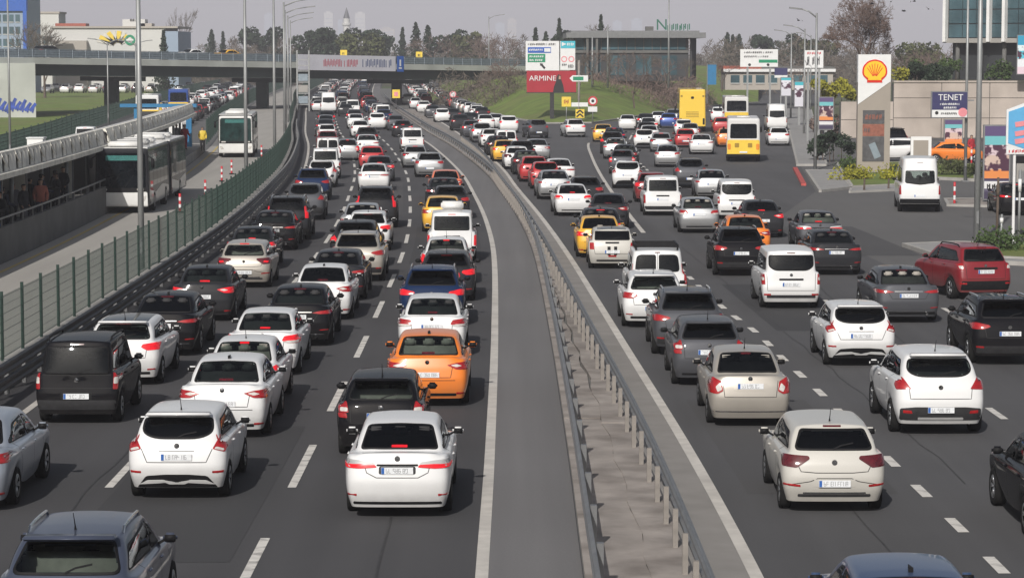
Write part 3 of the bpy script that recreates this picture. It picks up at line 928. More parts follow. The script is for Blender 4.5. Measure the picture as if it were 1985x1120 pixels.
# boxy off-roader shape with rails, square lamps
SPEC['suv_b'] = hatch(W=.90, L=4.34, H=1.66, ya=.82, yf=3.49, r=.345, belt=(1.14, 1.08), arch=.70, sill=.30, glass=(.12, 1.14), roof_r=(.50, 1.58), roof_f=(2.45, 1.58), cowl=(3.18, 1.10), wrap=.09,
    rear=[(.11, .25), (.0, .46), (.0, .68), (.05, .93), (.12, 1.14)],
    lamps=[([(.68, .94), (.83, .94), (.845, 1.12), (.70, 1.13)], 'TAIL', 'tail_light'), ([(.70, .97), (.81, .97), (.82, 1.06), (.71, 1.06)], 'lamp_clear', 'lens')],
    reflectors=[([(.62, .50), (.82, .50), (.82, .55), (.62, .55)], 'lamp_red')],
    trims=[('bumper_trim', [(-.78, .32, .04), (.78, .32, .04), (.78, .60, .05), (-.78, .60, .05)], 'black_plastic', 1, .006), ('handle_bar', box_pts(-.38, .38, .945, 1.01), 'black_plastic', 1, .012)],
    plate=.88, high_brake=(1.59, .16), lines=[[(-.64, 1.1), (-.62, .66), (.62, .66), (.64, 1.1)]], rails='black_plastic', badge=1.06)
# crossover with sloping tail and slim lamps
SPEC['suv_c'] = hatch(W=.915, L=4.45, H=1.60, ya=.86, yf=3.50, r=.345, belt=(1.12, 1.03), arch=.70, sill=.29, glass=(.14, 1.11), roof_r=(.74, 1.53), roof_f=(2.45, 1.53), cowl=(3.20, 1.06),
    rear=[(.13, .25), (.01, .46), (.0, .68), (.04, .93), (.14, 1.11)],
    lamps=[([(.46, .96), (.64, .90), (.88, .90), (.89, 1.02), (.80, 1.06), (.50, 1.0)], 'TAIL', 'tail_light')],
    reflectors=[([(.62, .45), (.80, .46), (.80, .50), (.62, .49)], 'lamp_red')],
    trims=[('bumper_trim', [(-.79, .32, .04), (.79, .32, .04), (.79, .50, .05), (-.79, .50, .05)], 'grey_plastic', 1, .006)],
    plate=.80, high_brake=(1.535, .18), lines=[[(-.60, .92), (-.56, .70), (.56, .70), (.60, .92)]], spoiler=(1.56, .56, .58), rails='chrome')
# big seven-seater with tall lamps
SPEC['suv_d'] = hatch(W=.94, L=4.75, H=1.76, ya=.92, yf=3.76, r=.37, belt=(1.19, 1.10), arch=.74, sill=.32, glass=(.12, 1.18), roof_r=(.46, 1.68), roof_f=(2.66, 1.68), cowl=(3.44, 1.13), wrap=.10, top_w=.74,
    rear=[(.11, .27), (.0, .48), (.0, .72), (.05, .98), (.12, 1.18)],
    lamps=[([(.74, .92), (.87, .92), (.86, 1.12), (.74, 1.40), (.69, 1.38), (.73, 1.12)], 'TAIL', 'tail_light')],
    trims=[('bumper_trim', [(-.80, .34, .04), (.80, .34, .04), (.80, .54, .05), (-.80, .54, .05)], 'black_plastic', 1, .006)],
    plate=.86, high_brake=(1.70, .18), lines=[[(-.74, 1.1), (-.70, .66), (.70, .66), (.74, 1.1)]], spoiler=(1.71, .36, .60), rails='chrome')
VL = [([(.76, .74), (.86, .74), (.87, 1.04), (.78, 1.05)], 'TAIL', 'tail_light'), ([(.79, .86), (.85, .86), (.855, .95), (.79, .95)], 'lamp_clear', 'lens')]
VR = [([(.60, .42), (.80, .42), (.80, .47), (.60, .47)], 'lamp_red')]
# small delivery van, wide tailgate window
SPEC['van_a'] = van(W=.885, H=1.76, L=4.16, roof_r=(.26, 1.69), lamps=VL, reflectors=VR,
    rear_window=[(-.50, 1.14, .14), (.50, 1.14, .14), (.665, 1.27, .08), (.66, 1.60, .08), (-.66, 1.60, .08), (-.665, 1.27, .08)],
    trims=[('handle_bar', box_pts(-.36, .36, .86, .915), 'black_plastic', 1, .014), ('bumper_trim', box_pts(-.72, .72, .34, .43, .03), 'grey_plastic', 1, .006)],
    plate=.74, high_brake=(1.655, .12), lines=[[(-.72, 1.10), (-.70, .56), (.70, .56), (.72, 1.10)]], badge=1.02, quarter=(.30, 1.05, .42, 1.08))
# van with two rear doors
SPEC['van_b'] = van(W=.905, H=1.82, L=4.38, roof_r=(.24, 1.74),
    rear_window=[[(-.66, 1.16, .12), (-.04, 1.16, .04), (-.04, 1.66, .06), (-.60, 1.66, .14)], [(.04, 1.16, .04), (.66, 1.16, .12), (.60, 1.66, .14), (.04, 1.66, .06)]],
    lamps=[([(.775, .80), (.87, .80), (.87, 1.40), (.80, 1.42)], 'TAIL', 'tail_light')], reflectors=VR, wiper=False,
    trims=[('bumper_trim', box_pts(-.84, .84, .32, .46, .03), 'grey_plastic', 1, .006), ('handle_bar', box_pts(-.10, .10, .92, .97), 'black_plastic', 1, .012)],
    plate=.66, high_brake=(1.72, .08), lines=[[(0, 1.72), (0, .5)]], badge=None, quarter=(.30, 1.05, .42, 1.08))
# tall passenger van, plain square tailgate
SPEC['van_c'] = van(W=.90, H=1.83, L=4.40, roof_r=(.22, 1.76),
    rear_window=[(-.64, 1.15, .06), (.64, 1.15, .06), (.63, 1.66, .07), (-.63, 1.66, .07)],
    lamps=[([(.79, .60), (.88, .60), (.885, .98), (.80, .98)], 'TAIL', 'tail_light')], reflectors=VR,
    trims=[('bumper_trim', box_pts(-.84, .84, .30, .46, .04), 'grey_plastic', 1, .006), ('handle_bar', box_pts(-.30, .30, .90, .965), 'black_plastic', 1, .012)],
    plate=.78, high_brake=(1.725, .14), lines=[[(-.72, 1.10), (-.70, .52), (.70, .52), (.72, 1.10)]], quarter=(.30, 1.05, .42, 1.08))
# short tall passenger van in black with split lamps
SPEC['van_d'] = van(W=.86, H=1.74, L=3.97, ya=.72, yf=3.23, cowl=(3.12, 1.04), roof_f=(2.40, 1.66), roof_r=(.30, 1.67),
    rear_window=[(-.68, 1.04, .08), (.68, 1.04, .08), (.64, 1.60, .08), (-.64, 1.60, .08)], glass=(.07, 1.06), belt=(1.06, 1.0),
    lamps=[([(.74, .74), (.83, .74), (.835, 1.10), (.75, 1.11)], 'TAIL', 'tail_light'), ([(.75, .85), (.82, .85), (.825, .98), (.755, .98)], 'lamp_clear', 'lens')],
    trims=[('bumper_trim', box_pts(-.80, .80, .32, .52, .05), 'grey_plastic', 1, .008), ('plate_recess', box_pts(-.32, .32, .52, .68, .03), 'black_plastic', 2, .004)],
    plate=.60, high_brake=(1.635, .14), lines=[[(-.72, .76), (.72, .76)], [(-.70, 1.03), (-.16, 1.03), (-.08, 1.0), (.08, 1.0), (.16, 1.03), (.70, 1.03)]], rails='black_plastic', badge=.92, quarter=(.26, .95, .42, .98))
# tiny two-tone hatch with bonnet stripes on the boot
SPEC['mini'] = hatch(W=.845, L=3.72, H=1.41, ya=.62, yf=3.08, r=.305, belt=(.99, .95), glass=(.12, 1.0), roof_r=(.46, 1.34), roof_f=(2.2, 1.34), cowl=(2.75, .97), top_w=.74,
    rear=[(.12, .21), (.02, .41), (.0, .60), (.05, .84), (.12, 1.0)],
    rear_window=[(-.62, 1.01, .06), (.62, 1.01, .06), (.60, 1.32, .05), (-.60, 1.32, .05)],
    lamps=[([(.62, .70), (.78, .70), (.79, .93), (.64, .93)], 'TAIL', 'tail_light')],
    trims=[('stripe', box_pts(.06, .17, .50, .80, .005), 'black_plastic', 1, .004), ('stripe', box_pts(-.17, -.06, .50, .80, .005), 'black_plastic', 1, .004),
           ('handle_bar', box_pts(-.24, .24, .90, .955, .02), 'black_plastic', 1, .012), ('lower_grille', box_pts(-.55, .55, .28, .34), 'black_plastic', 1, .006),
           ('fog_light', box_pts(-.14, .14, .44, .50, .01), 'lamp_red', 1, .008)],
    plate=.62, high_brake=None, lines=[[(-.66, .86), (-.60, .54), (.60, .54), (.66, .86)]], badge=None)

# ------------------------------------------------------------------ minibus, buses
SPEC['minibus'] = van(W=1.0, H=2.62, L=5.9, ya=1.10, yf=4.75, r=.345, belt=(1.38, 1.28), cowl=(4.75, 1.30), roof_f=(3.95, 2.50), roof_r=(.34, 2.52), top_w=.80, bulge=.05,
    arch=.70, sill=.32, rear=[(.08, .42), (.0, .58), (.0, .80), (.03, 1.10), (.07, 1.38)], glass=(.07, 1.38), wrap=.08,
    rear_window=[(-.70, 1.40, .10), (-.05, 1.32, .05), (.05, 1.32, .05), (.70, 1.40, .10), (.67, 1.98, .08), (-.67, 1.98, .08)],
    lamps=[([(.86, .86), (.96, .86), (.97, 1.28), (.88, 1.28)], 'lamp_red', 'tail_light')],
    trims=[('bumper_trim', box_pts(-.92, .92, .44, .66, .04), 'black_plastic', 1, .01)],
    plate=.80, high_brake=(2.36, .14), lines=[[(0, 2.3), (0, .7)], [(-.80, 1.3), (-.80, .70), (.80, .70), (.80, 1.3)]], quarter=(.5, 2.0, .62, 2.02), side_top=.55, badge=1.22, mirror='black_plastic')

def box_shell(W, L, H, z0=.32, bev=.14, seg=3, tuck=.04):
    bm = bmesh.new(); bmesh.ops.create_cube(bm, size=1)
    for v in bm.verts:
        v.co = Vector((v.co.x * 2 * W * (1 - (tuck if v.co.z > 0 else 0)), (v.co.y + .5) * L, z0 + (v.co.z + .5) * (H - z0)))
    bmesh.ops.bevel(bm, geom=list(bm.edges), offset=bev, segments=seg, affect='EDGES', profile=.6)
    bmesh.ops.subdivide_edges(bm, edges=[e for e in bm.edges if e.calc_length() > 1.2], cuts=3, use_grid_fill=True)
    me = bpy.data.meshes.new('shell'); bm.to_mesh(me); bm.free()
    me.polygons.foreach_set('use_smooth', [False] * len(me.polygons))
    return me

def big_wheels(add, W, ys, r=.46):
    tm, rm = WHEELS[r]
    for y in ys:
        for s in (1, -1):
            k = add('wheel', tm, 'tyre', 0, (s * (W - .13), y, r)); add('rim', rm, 'rim', 1, (0, 0, 0), k)

mat('bus_white', (.72, .72, .70), .3, coat=.6, noise=.05)
mat('bus_silver', (.36, .36, .35), .35, metal=.2, coat=.6, noise=.08)
mat('display_teal', (.03, .14, .13), .4, emit=.10, noise=.4, nscale=18)
mat('bellows', (.04, .04, .042), .8, noise=.3, nscale=20)
mat('roof_grey', (.50, .50, .49), .6, noise=.12, nscale=3)

def bus_city(articulated=True):
    """city bus whose front end is at y = 0"""
    W, H = 1.275, 3.05
    L1 = 9.0 if articulated else 11.8
    parts = []
    def add(name, mesh, m, lv=1, loc=(0, 0, 0), par=None):
        parts.append((name, mesh, m, loc, par, lv)); return len(parts) - 1
    me = box_shell(W, L1, H); bvh = bvh_of(me)
    add('front_section', me, 'PAINT', 0)
    add('roof_panel', MB().box(-W * .93, W * .93, .22, L1 - .1, H - .02, H + .035).mesh('roof'), 'bus_white', 0)
    for y in (1.6, 4.6, 7.2):
        add('roof_unit', rbox((0, y, H + .14), (1.5, 1.5, .28), .25), 'bus_white' if y != 4.6 else 'roof_grey', 1)
    if not articulated:
        add('front_frame', panel(bvh, fillet([(-1.22, .38, .1), (1.22, .38, .1), (1.18, 2.98, .2), (-1.18, 2.98, .2)], .1), 'rear', .004, L1, step=.2), 'bus_white', 0)
    k = add('windshield', panel(bvh, fillet([(-1.12, 1.20, .12), (1.12, 1.20, .12), (1.10, 2.82, .16), (-1.10, 2.82, .16)], .1), 'rear', .01, L1, step=.2), 'glass' if articulated else 'glass_green', 0)
    add('destination_display', panel(bvh, fillet(box_pts(-.75, .75, 2.48, 2.72, .04), .04), 'rear', .016, L1, step=.2), 'display_teal', 1, par=k)
    add('wiper', strip(bvh, [(-.5, 1.25), (-.1, 1.8)], 'rear', .03, .03, L1), 'black_plastic', 2, par=k)
    add('wiper', strip(bvh, [(.15, 1.25), (.55, 1.8)], 'rear', .03, .03, L1), 'black_plastic', 2, par=k)
    add('front_panel', panel(bvh, fillet([(-1.16, 1.0, .04), (1.16, 1.0, .04), (1.14, 1.24, .04), (-1.14, 1.24, .04)], .04), 'rear', .008, L1, step=.2), 'black_plastic', 1)
    add('bumper', panel(bvh, fillet([(-1.20, .34, .06), (1.20, .34, .06), (1.18, 1.02, .10), (.6, .98, .1), (-.6, .98, .1), (-1.18, 1.02, .10)], .06), 'rear', .03, L1, step=.2), 'bus_white', 1)
    for s in (1, -1):
        hl = [(.82, .62), (1.06, .58), (1.14, .84), (.96, .80)]
        hl = hl if s == 1 else [(-q[0], q[1]) for q in reversed(hl)]
        add('headlight', panel(bvh, fillet(hl, .04), 'rear', .045, L1), 'lamp_clear', 1)
        add('headlight', panel(bvh, fillet([(s * .86 + d[0], 1.08 + d[1]) for d in ((-.16, 0), (.16, 0), (.16, .09), (-.16, .09))], .03), 'rear', .02, L1), 'lamp_clear', 2)
        k = add('door_mirror', rbox((s * 1.45, .05, 2.35), (.16, .10, .46), .35), 'black_plastic', 1)
        add('mirror_arm', MB().bar((s * 1.2, .12, 2.72), (s * 1.44, .06, 2.55), .05).mesh('arm'), 'black_plastic', 1, par=k)
    for pr in ('right', 'left'):
        y = .5; n = 5 if articulated else 7
        for j in range(n):
            y1 = y + (L1 - 1.2) / n - .06
            add('side_window', panel(bvh, fillet(box_pts(y, y1, 1.22, 2.70, .05), .05), pr, .006, L1, step=.4), 'glass', 0); y = y1 + .06
        add('side_skirt', panel(bvh, fillet([(.3, .36, .03), (L1 - .2, .36, .03), (L1 - .2, .92, .2), (L1 * .66, 1.12, .5), (L1 * .33, .86, .5), (.3, 1.12, .2)], .1), pr, .004, L1, step=.3), 'bus_silver', 1)
    big_wheels(add, W, (2.3, 7.4) if articulated else (2.3, 8.6))
    L = L1
    if articulated:
        add('bellows', MB().box(-W * .92, W * .92, L1 - .05, L1 + 1.2, .5, H - .12).mesh('bellows'), 'bellows', 0)
        m2 = box_shell(W, 7.8, H)
        for v in m2.vertices: v.co.y += L1 + 1.15
        b2 = bvh_of(m2); L = L1 + 8.95
        add('rear_section', m2, 'PAINT', 0)
        add('roof_panel', MB().box(-W * .93, W * .93, L1 + 1.3, L - .2, H - .02, H + .035).mesh('roof'), 'bus_white', 0)
        for y in (L1 + 3, L1 + 6): add('roof_unit', rbox((0, y, H + .14), (1.5, 1.4, .28), .25), 'bus_white', 1)
        for pr in ('right', 'left'):
            y = L1 + 1.5
            for j in range(4):
                add('side_window', panel(b2, fillet(box_pts(y, y + 1.72, 1.22, 2.70, .05), .05), pr, .006, L, step=.4), 'glass', 0); y += 1.8
            add('side_skirt', panel(b2, fillet([(L1 + 1.4, .36, .03), (L - .3, .36, .03), (L - .3, 1.12, .2), (L1 + 4.5, .86, .5), (L1 + 1.4, 1.12, .2)], .1), pr, .004, L, step=.3), 'bus_silver', 1)
        big_wheels(add, W, (L1 + 5.4,))
    return dict(parts=parts, L=L, W=W, H=H, p={})

mat('bus_grille', (.30, .19, .02), .7, noise=.1)
def bus_rear(kind):
    """buses seen from behind: 'mid' white over yellow, 'double' tall yellow, 'coach' white with a big rear window"""
    W, H, L = {'mid': (1.15, 3.0, 8.0), 'double': (1.25, 4.0, 11.0), 'coach': (1.2, 3.15, 9.5)}[kind]
    parts = []
    def add(name, mesh, m, lv=1, loc=(0, 0, 0), par=None):
        parts.append((name, mesh, m, loc, par, lv)); return len(parts) - 1
    me = box_shell(W, L, H, .34, .16); bvh = bvh_of(me)
    add('body', me, 'PAINT', 0)
    if kind == 'double':
        add('rear_grille', panel(bvh, fillet(box_pts(-.75, .75, 1.35, 2.0, .06), .05), 'rear', .01, L, step=.2), 'bus_yellow_panel', 1)
        for z in (1.46, 1.6, 1.74, 1.88): add('grille_slat', panel(bvh, fillet(box_pts(-.6, .6, z - .03, z + .03, .01), .01), 'rear', .02, L, step=.3), 'bus_grille', 1)
        add('emblem', panel(bvh, fillet(box_pts(-.14, .14, 3.10, 3.34, .1), .1), 'rear', .012, L), 'black_plastic', 1)
        for s in (1, -1):
            add('tail_light', panel(bvh, fillet(box_pts(s * 1.02 - .1, s * 1.02 + .1, 3.28, 3.46, .05), .05), 'rear', .012, L), 'bus_grille', 1)
            add('tail_light', panel(bvh, fillet(box_pts(s * 1.06 - .09, s * 1.06 + .09, .7, 1.3, .04), .04), 'rear', .012, L), 'black_plastic', 1)
        for pr in ('right', 'left'):
            for z0, z1 in ((1.2, 2.0), (2.6, 3.5)):
                y = .6
                for j in range(6):
                    add('side_window', panel(bvh, fillet(box_pts(y, y + 1.55, z0, z1, .05), .05), pr, .006, L, step=.4), 'glass', 0); y += 1.62
    else:
        zb = 1.62 if kind == 'mid' else 1.75
        k = add('rear_window', panel(bvh, fillet([(-W * .80, zb, .10), (W * .80, zb, .10), (W * .78, H - .38, .14), (-W * .78, H - .38, .14)], .1), 'rear', .01, L, step=.2), 'glass', 0)
        for s in (1, -1):
            add('tail_light', panel(bvh, fillet(box_pts(s * W * .84 - .10, s * W * .84 + .10, .85, 1.25, .06), .06), 'rear', .03, L), 'lamp_amber', 1)
        add('engine_cover', panel(bvh, fillet([(-W * .97, .42, .05), (W * .97, .42, .05), (W * .95, zb - .10, .12), (-W * .95, zb - .10, .12)], .08), 'rear', .016, L, step=.2), 'bus_yellow_panel', 1)
        for s in (1, -1): add('vent', panel(bvh, fillet(box_pts(s * .45 - .15, s * .45 + .15, 1.0, 1.3, .06), .06), 'rear', .026, L), 'bus_grille', 1)
        for pr in ('right', 'left'):
            y = .4
            for j in range(5):
                add('side_window', panel(bvh, fillet(box_pts(y, y + 1.3, 1.35, 2.5, .05), .05), pr, .006, L, step=.4), 'glass', 0); y += 1.38
        add('roof_hatch', rbox((0, 2.2, H + .04), (.9, .9, .12), .3), 'bus_white', 1)
    add('bumper', panel(bvh, fillet(box_pts(-W * .96, W * .96, .37, .55, .04), .04), 'rear', .05, L, step=.2), 'black_plastic', 1)
    k = add('licence_plate', PLATE[0], 'plate_white', 1, (0, -.06, .68)); add('plate_characters', PLATE[2], 'plate_ink', 2, (0, 0, 0), k)
    add('underbody', MB().box(-W * .8, W * .8, .5, L - .5, .25, .6).mesh('u'), 'black_plastic', 0)
    for s in (1, -1): add('door_mirror', rbox((s * (W + .18), L - .2, 2.0), (.14, .10, .42), .35), 'black_plastic', 1)
    big_wheels(add, W, (1.8, L - 1.6))
    return dict(parts=parts, L=L, W=W, H=H, p={})
mat('bus_yellow_panel', (.80, .55, .06), .35, coat=.6, noise=.06)

def taxi_sign(add, bvh, p):
    y = p['roof_r'][0] + .55
    q, nn = project(bvh, (0, y), 'top', p['L'])
    k = add('roof_sign', rbox((0, y, q.z + .09), (.62, .20, .16), .25), 'taxi_sign', 0)
    add('sign_base', MB().box(-.28, .28, y - .08, y + .08, q.z - .03, q.z + .03).mesh('b'), 'black_plastic', 1, par=k)
mat('taxi_sign', (.75, .55, .12), .4, noise=.1)
def ac_box(add, bvh, p):
    add('roof_unit', rbox((0, 1.75, p['H'] + .14), (.82, .9, .28), .2), 'bus_white', 0)
def rack(add, bvh, p):
    y0, y1 = .5, 2.3; z = p['H'] + .06
    m = MB()
    for s in (1, -1): m.bar((s * .62, y0, z), (s * .62, y1, z), .05, .09)
    for t in (0, .33, .66, 1): m.bar((-.62, lerp(y0, y1, t), z), (.62, lerp(y0, y1, t), z), .05, .06)
    for s in (1, -1):
        for y in (y0, y1): m.bar((s * .60, y, z - .16), (s * .62, y, z), .05)
    add('roof_rack', m.mesh('rack'), 'black_plastic', 0)
def headrests(add, bvh, p):
    pass
SPEC['saloon_taxi'] = dict(SPEC['saloon_b']); SPEC['saloon_taxi'].pop('rear_window', None)
def dark_roof(add, bvh, p):
    W_, y0, y1 = p['W'], p['roof_r'][0] + .06, p['roof_f'][0]
    add('glass_roof', panel(bvh, fillet([(-W_ * .60, y0), (W_ * .60, y0), (W_ * .58, y1), (-W_ * .58, y1)], .1), 'top', .006, p['L'], step=.15), 'glass', 0)
SPEC['hatch_roof'] = dict(SPEC['hatch_d'], extra=[dark_roof])
SPEC['mini']['extra'] = [dark_roof]
SPEC['van_ac'] = dict(SPEC['van_c'], extra=[ac_box])
SPEC['van_rack'] = dict(SPEC['van_b'], extra=[rack])
MODELS = {}
def model(nm):
    if nm not in MODELS:
        if nm == 'bus_long': MODELS[nm] = bus_city(True)
        elif nm == 'bus_short': MODELS[nm] = bus_city(False)
        elif nm.startswith('bus_'): MODELS[nm] = bus_rear(nm[4:])
        else: MODELS[nm] = make_model(SPEC[nm])
    return MODELS[nm]

# ------------------------------------------------------------------ measuring: photo pixel -> point of the place
def at(px, py, z=0.0):
    """the point at height z seen at a photo pixel"""
    f = Vector((0, math.cos(PITCH), -math.sin(PITCH))); u = Vector((0, math.sin(PITCH), math.cos(PITCH)))
    d = f * FOCAL + Vector((1, 0, 0)) * (px - 992.5) + u * (560 - py)
    return Vector((0, 0, CAM_H)) + d * ((z - CAM_H) / d.z)
def at_d(px, py, Y):
    """the point at distance Y seen at a photo pixel"""
    f = Vector((0, math.cos(PITCH), -math.sin(PITCH))); u = Vector((0, math.sin(PITCH), math.cos(PITCH)))
    d = f * FOCAL + Vector((1, 0, 0)) * (px - 992.5) + u * (560 - py)
    return Vector((0, 0, CAM_H)) + d * (Y / d.y)

class Curve:
    """x as a smooth function of the distance y (monotone cubic through measured points)"""
    def __init__(self, pts): self.p = sorted(pts)
    def __call__(self, y):
        p = self.p
        if y <= p[0][0]: return p[0][1]
        if y >= p[-1][0]:
            (a, b), (c, d) = p[-2], p[-1]; return d + (y - c) * (d - b) / (c - a)
        k = max(i for i in range(len(p) - 1) if p[i][0] <= y)
        def m(i):
            if i == 0: return (p[1][1] - p[0][1]) / (p[1][0] - p[0][0])
            if i == len(p) - 1: return (p[-1][1] - p[-2][1]) / (p[-1][0] - p[-2][0])
            return (p[i + 1][1] - p[i - 1][1]) / (p[i + 1][0] - p[i - 1][0])
        h = p[k + 1][0] - p[k][0]; t = (y - p[k][0]) / h
        return ((2 * t ** 3 - 3 * t ** 2 + 1) * p[k][1] + (t ** 3 - 2 * t ** 2 + t) * h * m(k) + (-2 * t ** 3 + 3 * t ** 2) * p[k + 1][1] + (t ** 3 - t ** 2) * h * m(k + 1))
    def slope(self, y): return (self(y + .5) - self(y - .5))
    def off(self, d):
        """a curve offset sideways by d metres"""
        o = Curve(self.p); base = self
        class Off(Curve):
            def __init__(s): s.p = base.p
            def __call__(s, y): return base(y) + d * math.sqrt(1 + base.slope(y) ** 2)
        return Off()

RAIL_L = Curve([(0, .95), (37, .98), (48, 1.0), (70, .95), (97, .73), (115, .28), (135, -.5), (162, -1.8), (206, -4.9), (243, -8.1), (290, -11.8), (333, -15.2), (370, -17.8), (480, -24.5), (680, -34), (1000, -47), (1500, -66)])
LINE_R = Curve([(0, 3.7), (37, 3.55), (48.7, 3.38), (66, 2.93), (80.7, 2.54), (97, 2.08), (118, 1.35), (145.6, .2), (161, -.35), (174, -.95), (190, -1.85), (216, -3.5), (235, -4.7), (270, -7.1), (322, -10.9), (360, -13.4), (480, -20.3), (680, -30), (1000, -43), (1500, -62)])
RAIL_R = LINE_R.off(-.92)

def steps(y0, y1):
    out = []; y = y0
    while y < y1:
        out.append(y); y += max(1.5, min(12, y * .025))
    out.append(y1)
    return out

def ribbon_mesh(fl, fr, y0, y1, z, name='ribbon', thick=0.0):
    v = []; f = []
    for y in steps(y0, y1):
        v += [(fl(y), y, z), (fr(y), y, z)]
    n = len(v) // 2
    for k in range(n - 1): f.append((2 * k, 2 * k + 1, 2 * k + 3, 2 * k + 2))
    if thick:
        b = len(v); v += [(x, y, zz - thick) for x, y, zz in v]
        for k in range(n - 1):
            f.append((2 * k + 1, b + 2 * k + 1, b + 2 * k + 3, 2 * k + 3)); f.append((b + 2 * k, 2 * k, 2 * k + 2, b + 2 * k + 2))
        f.append((0, b, b + 1, 1))
    me = bpy.data.meshes.new(name); me.from_pydata(v, [], f); me.update()
    uv = me.uv_layers.new(name='UVMap').data; vv = me.vertices
    for lp in me.loops: uv[lp.index].uv = (lp.vertex_index % 2, vv[lp.vertex_index].co.y * .1)
    return me

def sweep_mesh(fx, prof, y0, y1, name='sweep'):
    """closed profile of (dx, z) carried along a curve"""
    v = []; f = []; m = len(prof); S = steps(y0, y1)
    for y in S:
        for dx, z in prof: v.append((fx(y) + dx, y, z))
    for k in range(len(S) - 1):
        for j in range(m):
            a = k * m + j; b = k * m + (j + 1) % m
            f.append((a, a + m, b + m, b))
    f.append(tuple(range(m))); f.append(tuple((len(S) - 1) * m + j for j in reversed(range(m))))
    me = bpy.data.meshes.new(name); me.from_pydata(v, [], f); me.update()
    return me

def poly_sheet(name, pts, z, material, thick=0.0):
    pts = [(p[0], p[1]) for p in pts]
    a = sum(pts[k - 1][0] * pts[k][1] - pts[k][0] * pts[k - 1][1] for k in range(len(pts)))
    if a < 0: pts = pts[::-1]
    m = MB()
    if thick: m.prism(pts, z - thick, z)
    else: m.poly([(x, y, z) for x, y in pts])
    return m.build(name, material)

# ------------------------------------------------------------------ ground and road materials
def asphalt(name, rgb, var=.16, streak=.10, tracks=None):
    """worn asphalt: broad patches, fine grain, wheel-track streaks along the road"""
    m = bpy.data.materials.new(name); m.use_nodes = True; nt = m.node_tree; b = nt.nodes['Principled BSDF']
    tc = nt.nodes.new('ShaderNodeTexCoord')
    def noise(scale, vec, detail=5):
        n = nt.nodes.new('ShaderNodeTexNoise'); n.inputs['Scale'].default_value = scale; n.inputs['Detail'].default_value = detail
        nt.links.new(vec, n.inputs['Vector']); return n.outputs['Fac']
    mp = nt.nodes.new('ShaderNodeMapping'); mp.inputs['Scale'].default_value = (1.3, .03, 1)
    nt.links.new(tc.outputs['Object'], mp.inputs['Vector'])
    a = noise(.10, tc.outputs['Object']); s = noise(1.0, mp.outputs['Vector'], 3); g = noise(22, tc.outputs['Object'], 3)
    def mul(x, k, c):
        q = nt.nodes.new('ShaderNodeMath'); q.operation = 'MULTIPLY_ADD'; nt.links.new(x, q.inputs[0]); q.inputs[1].default_value = k; q.inputs[2].default_value = c; return q.outputs[0]
    def add(x, y):
        q = nt.nodes.new('ShaderNodeMath'); q.operation = 'ADD'; nt.links.new(x, q.inputs[0]); nt.links.new(y, q.inputs[1]); return q.outputs[0]
    t = add(add(mul(a, 2 * var, 1 - var), mul(s, 2 * streak, -streak)), mul(g, .24, -.12))
    if tracks:                                          # tyre paths and the oil line of each lane, across the ribbon
        uvn = nt.nodes.new('ShaderNodeUVMap'); sp = nt.nodes.new('ShaderNodeSeparateXYZ'); nt.links.new(uvn.outputs[0], sp.inputs[0])
        wob = noise(.05, tc.outputs['Object'], 2); q = nt.nodes.new('ShaderNodeMath'); q.operation = 'MULTIPLY_ADD'; nt.links.new(wob, q.inputs[0]); q.inputs[1].default_value = .03
        q2 = nt.nodes.new('ShaderNodeMath'); q2.operation = 'SUBTRACT'; nt.links.new(sp.outputs['X'], q2.inputs[0]); q2.inputs[1].default_value = .015; nt.links.new(q2.outputs[0], q.inputs[2])
        cr = nt.nodes.new('ShaderNodeValToRGB'); cr.color_ramp.interpolation = 'B_SPLINE'; wd, lanes = tracks; st = [(0, 1.0)]
        for ln in lanes:
            st += [((ln - 1.55) / wd, 1.0), ((ln - .78) / wd, .72), ((ln - .38) / wd, .96), (ln / wd, .80), ((ln + .38) / wd, .96), ((ln + .78) / wd, .72)]
        st.append((1, 1.0)); st = sorted((min(1, max(0, a_)), b_) for a_, b_ in st)
        el = cr.color_ramp.elements
        while len(el) < len(st): el.new(.5)
        for e_, (a_, b_) in zip(el, st): e_.position = a_; e_.color = (b_, b_, b_, 1)
        nt.links.new(q.outputs[0], cr.inputs['Fac'])
        brk = mul(noise(.22, tc.outputs['Object'], 4), 1.5, -.25); cl = nt.nodes.new('ShaderNodeClamp'); nt.links.new(brk, cl.inputs[0])
        mixn = nt.nodes.new('ShaderNodeMix'); nt.links.new(cl.outputs[0], mixn.inputs[0]); mixn.inputs[2].default_value = 1.0; nt.links.new(cr.outputs['Color'], mixn.inputs[3])
        tm_ = nt.nodes.new('ShaderNodeMath'); tm_.operation = 'MULTIPLY'; nt.links.new(t, tm_.inputs[0]); nt.links.new(mixn.outputs[0], tm_.inputs[1]); t = tm_.outputs[0]
    c = nt.nodes.new('ShaderNodeVectorMath'); c.operation = 'SCALE'; c.inputs[0].default_value = rgb
    nt.links.new(t, c.inputs['Scale']); nt.links.new(c.outputs[0], b.inputs['Base Color'])
    b.inputs['Roughness'].default_value = .88; b.inputs['Specular IOR Level'].default_value = .35
    bp = nt.nodes.new('ShaderNodeBump'); bp.inputs['Strength'].default_value = .25; bp.inputs['Distance'].default_value = .01
    nt.links.new(g, bp.inputs['Height']); nt.links.new(bp.outputs[0], b.inputs['Normal'])
    MATS[name] = m; return m
asphalt('asphalt', (.064, .0632, .0670), .24, .22, (13.25, (3.2, 6.45, 9.8))); asphalt('asphalt_right', (.080, .0795, .0830), .24, .22, (10.5, (2.8, 6.2, 9.6))); asphalt('asphalt_shoulder', (.150, .147, .149), .12, .26)
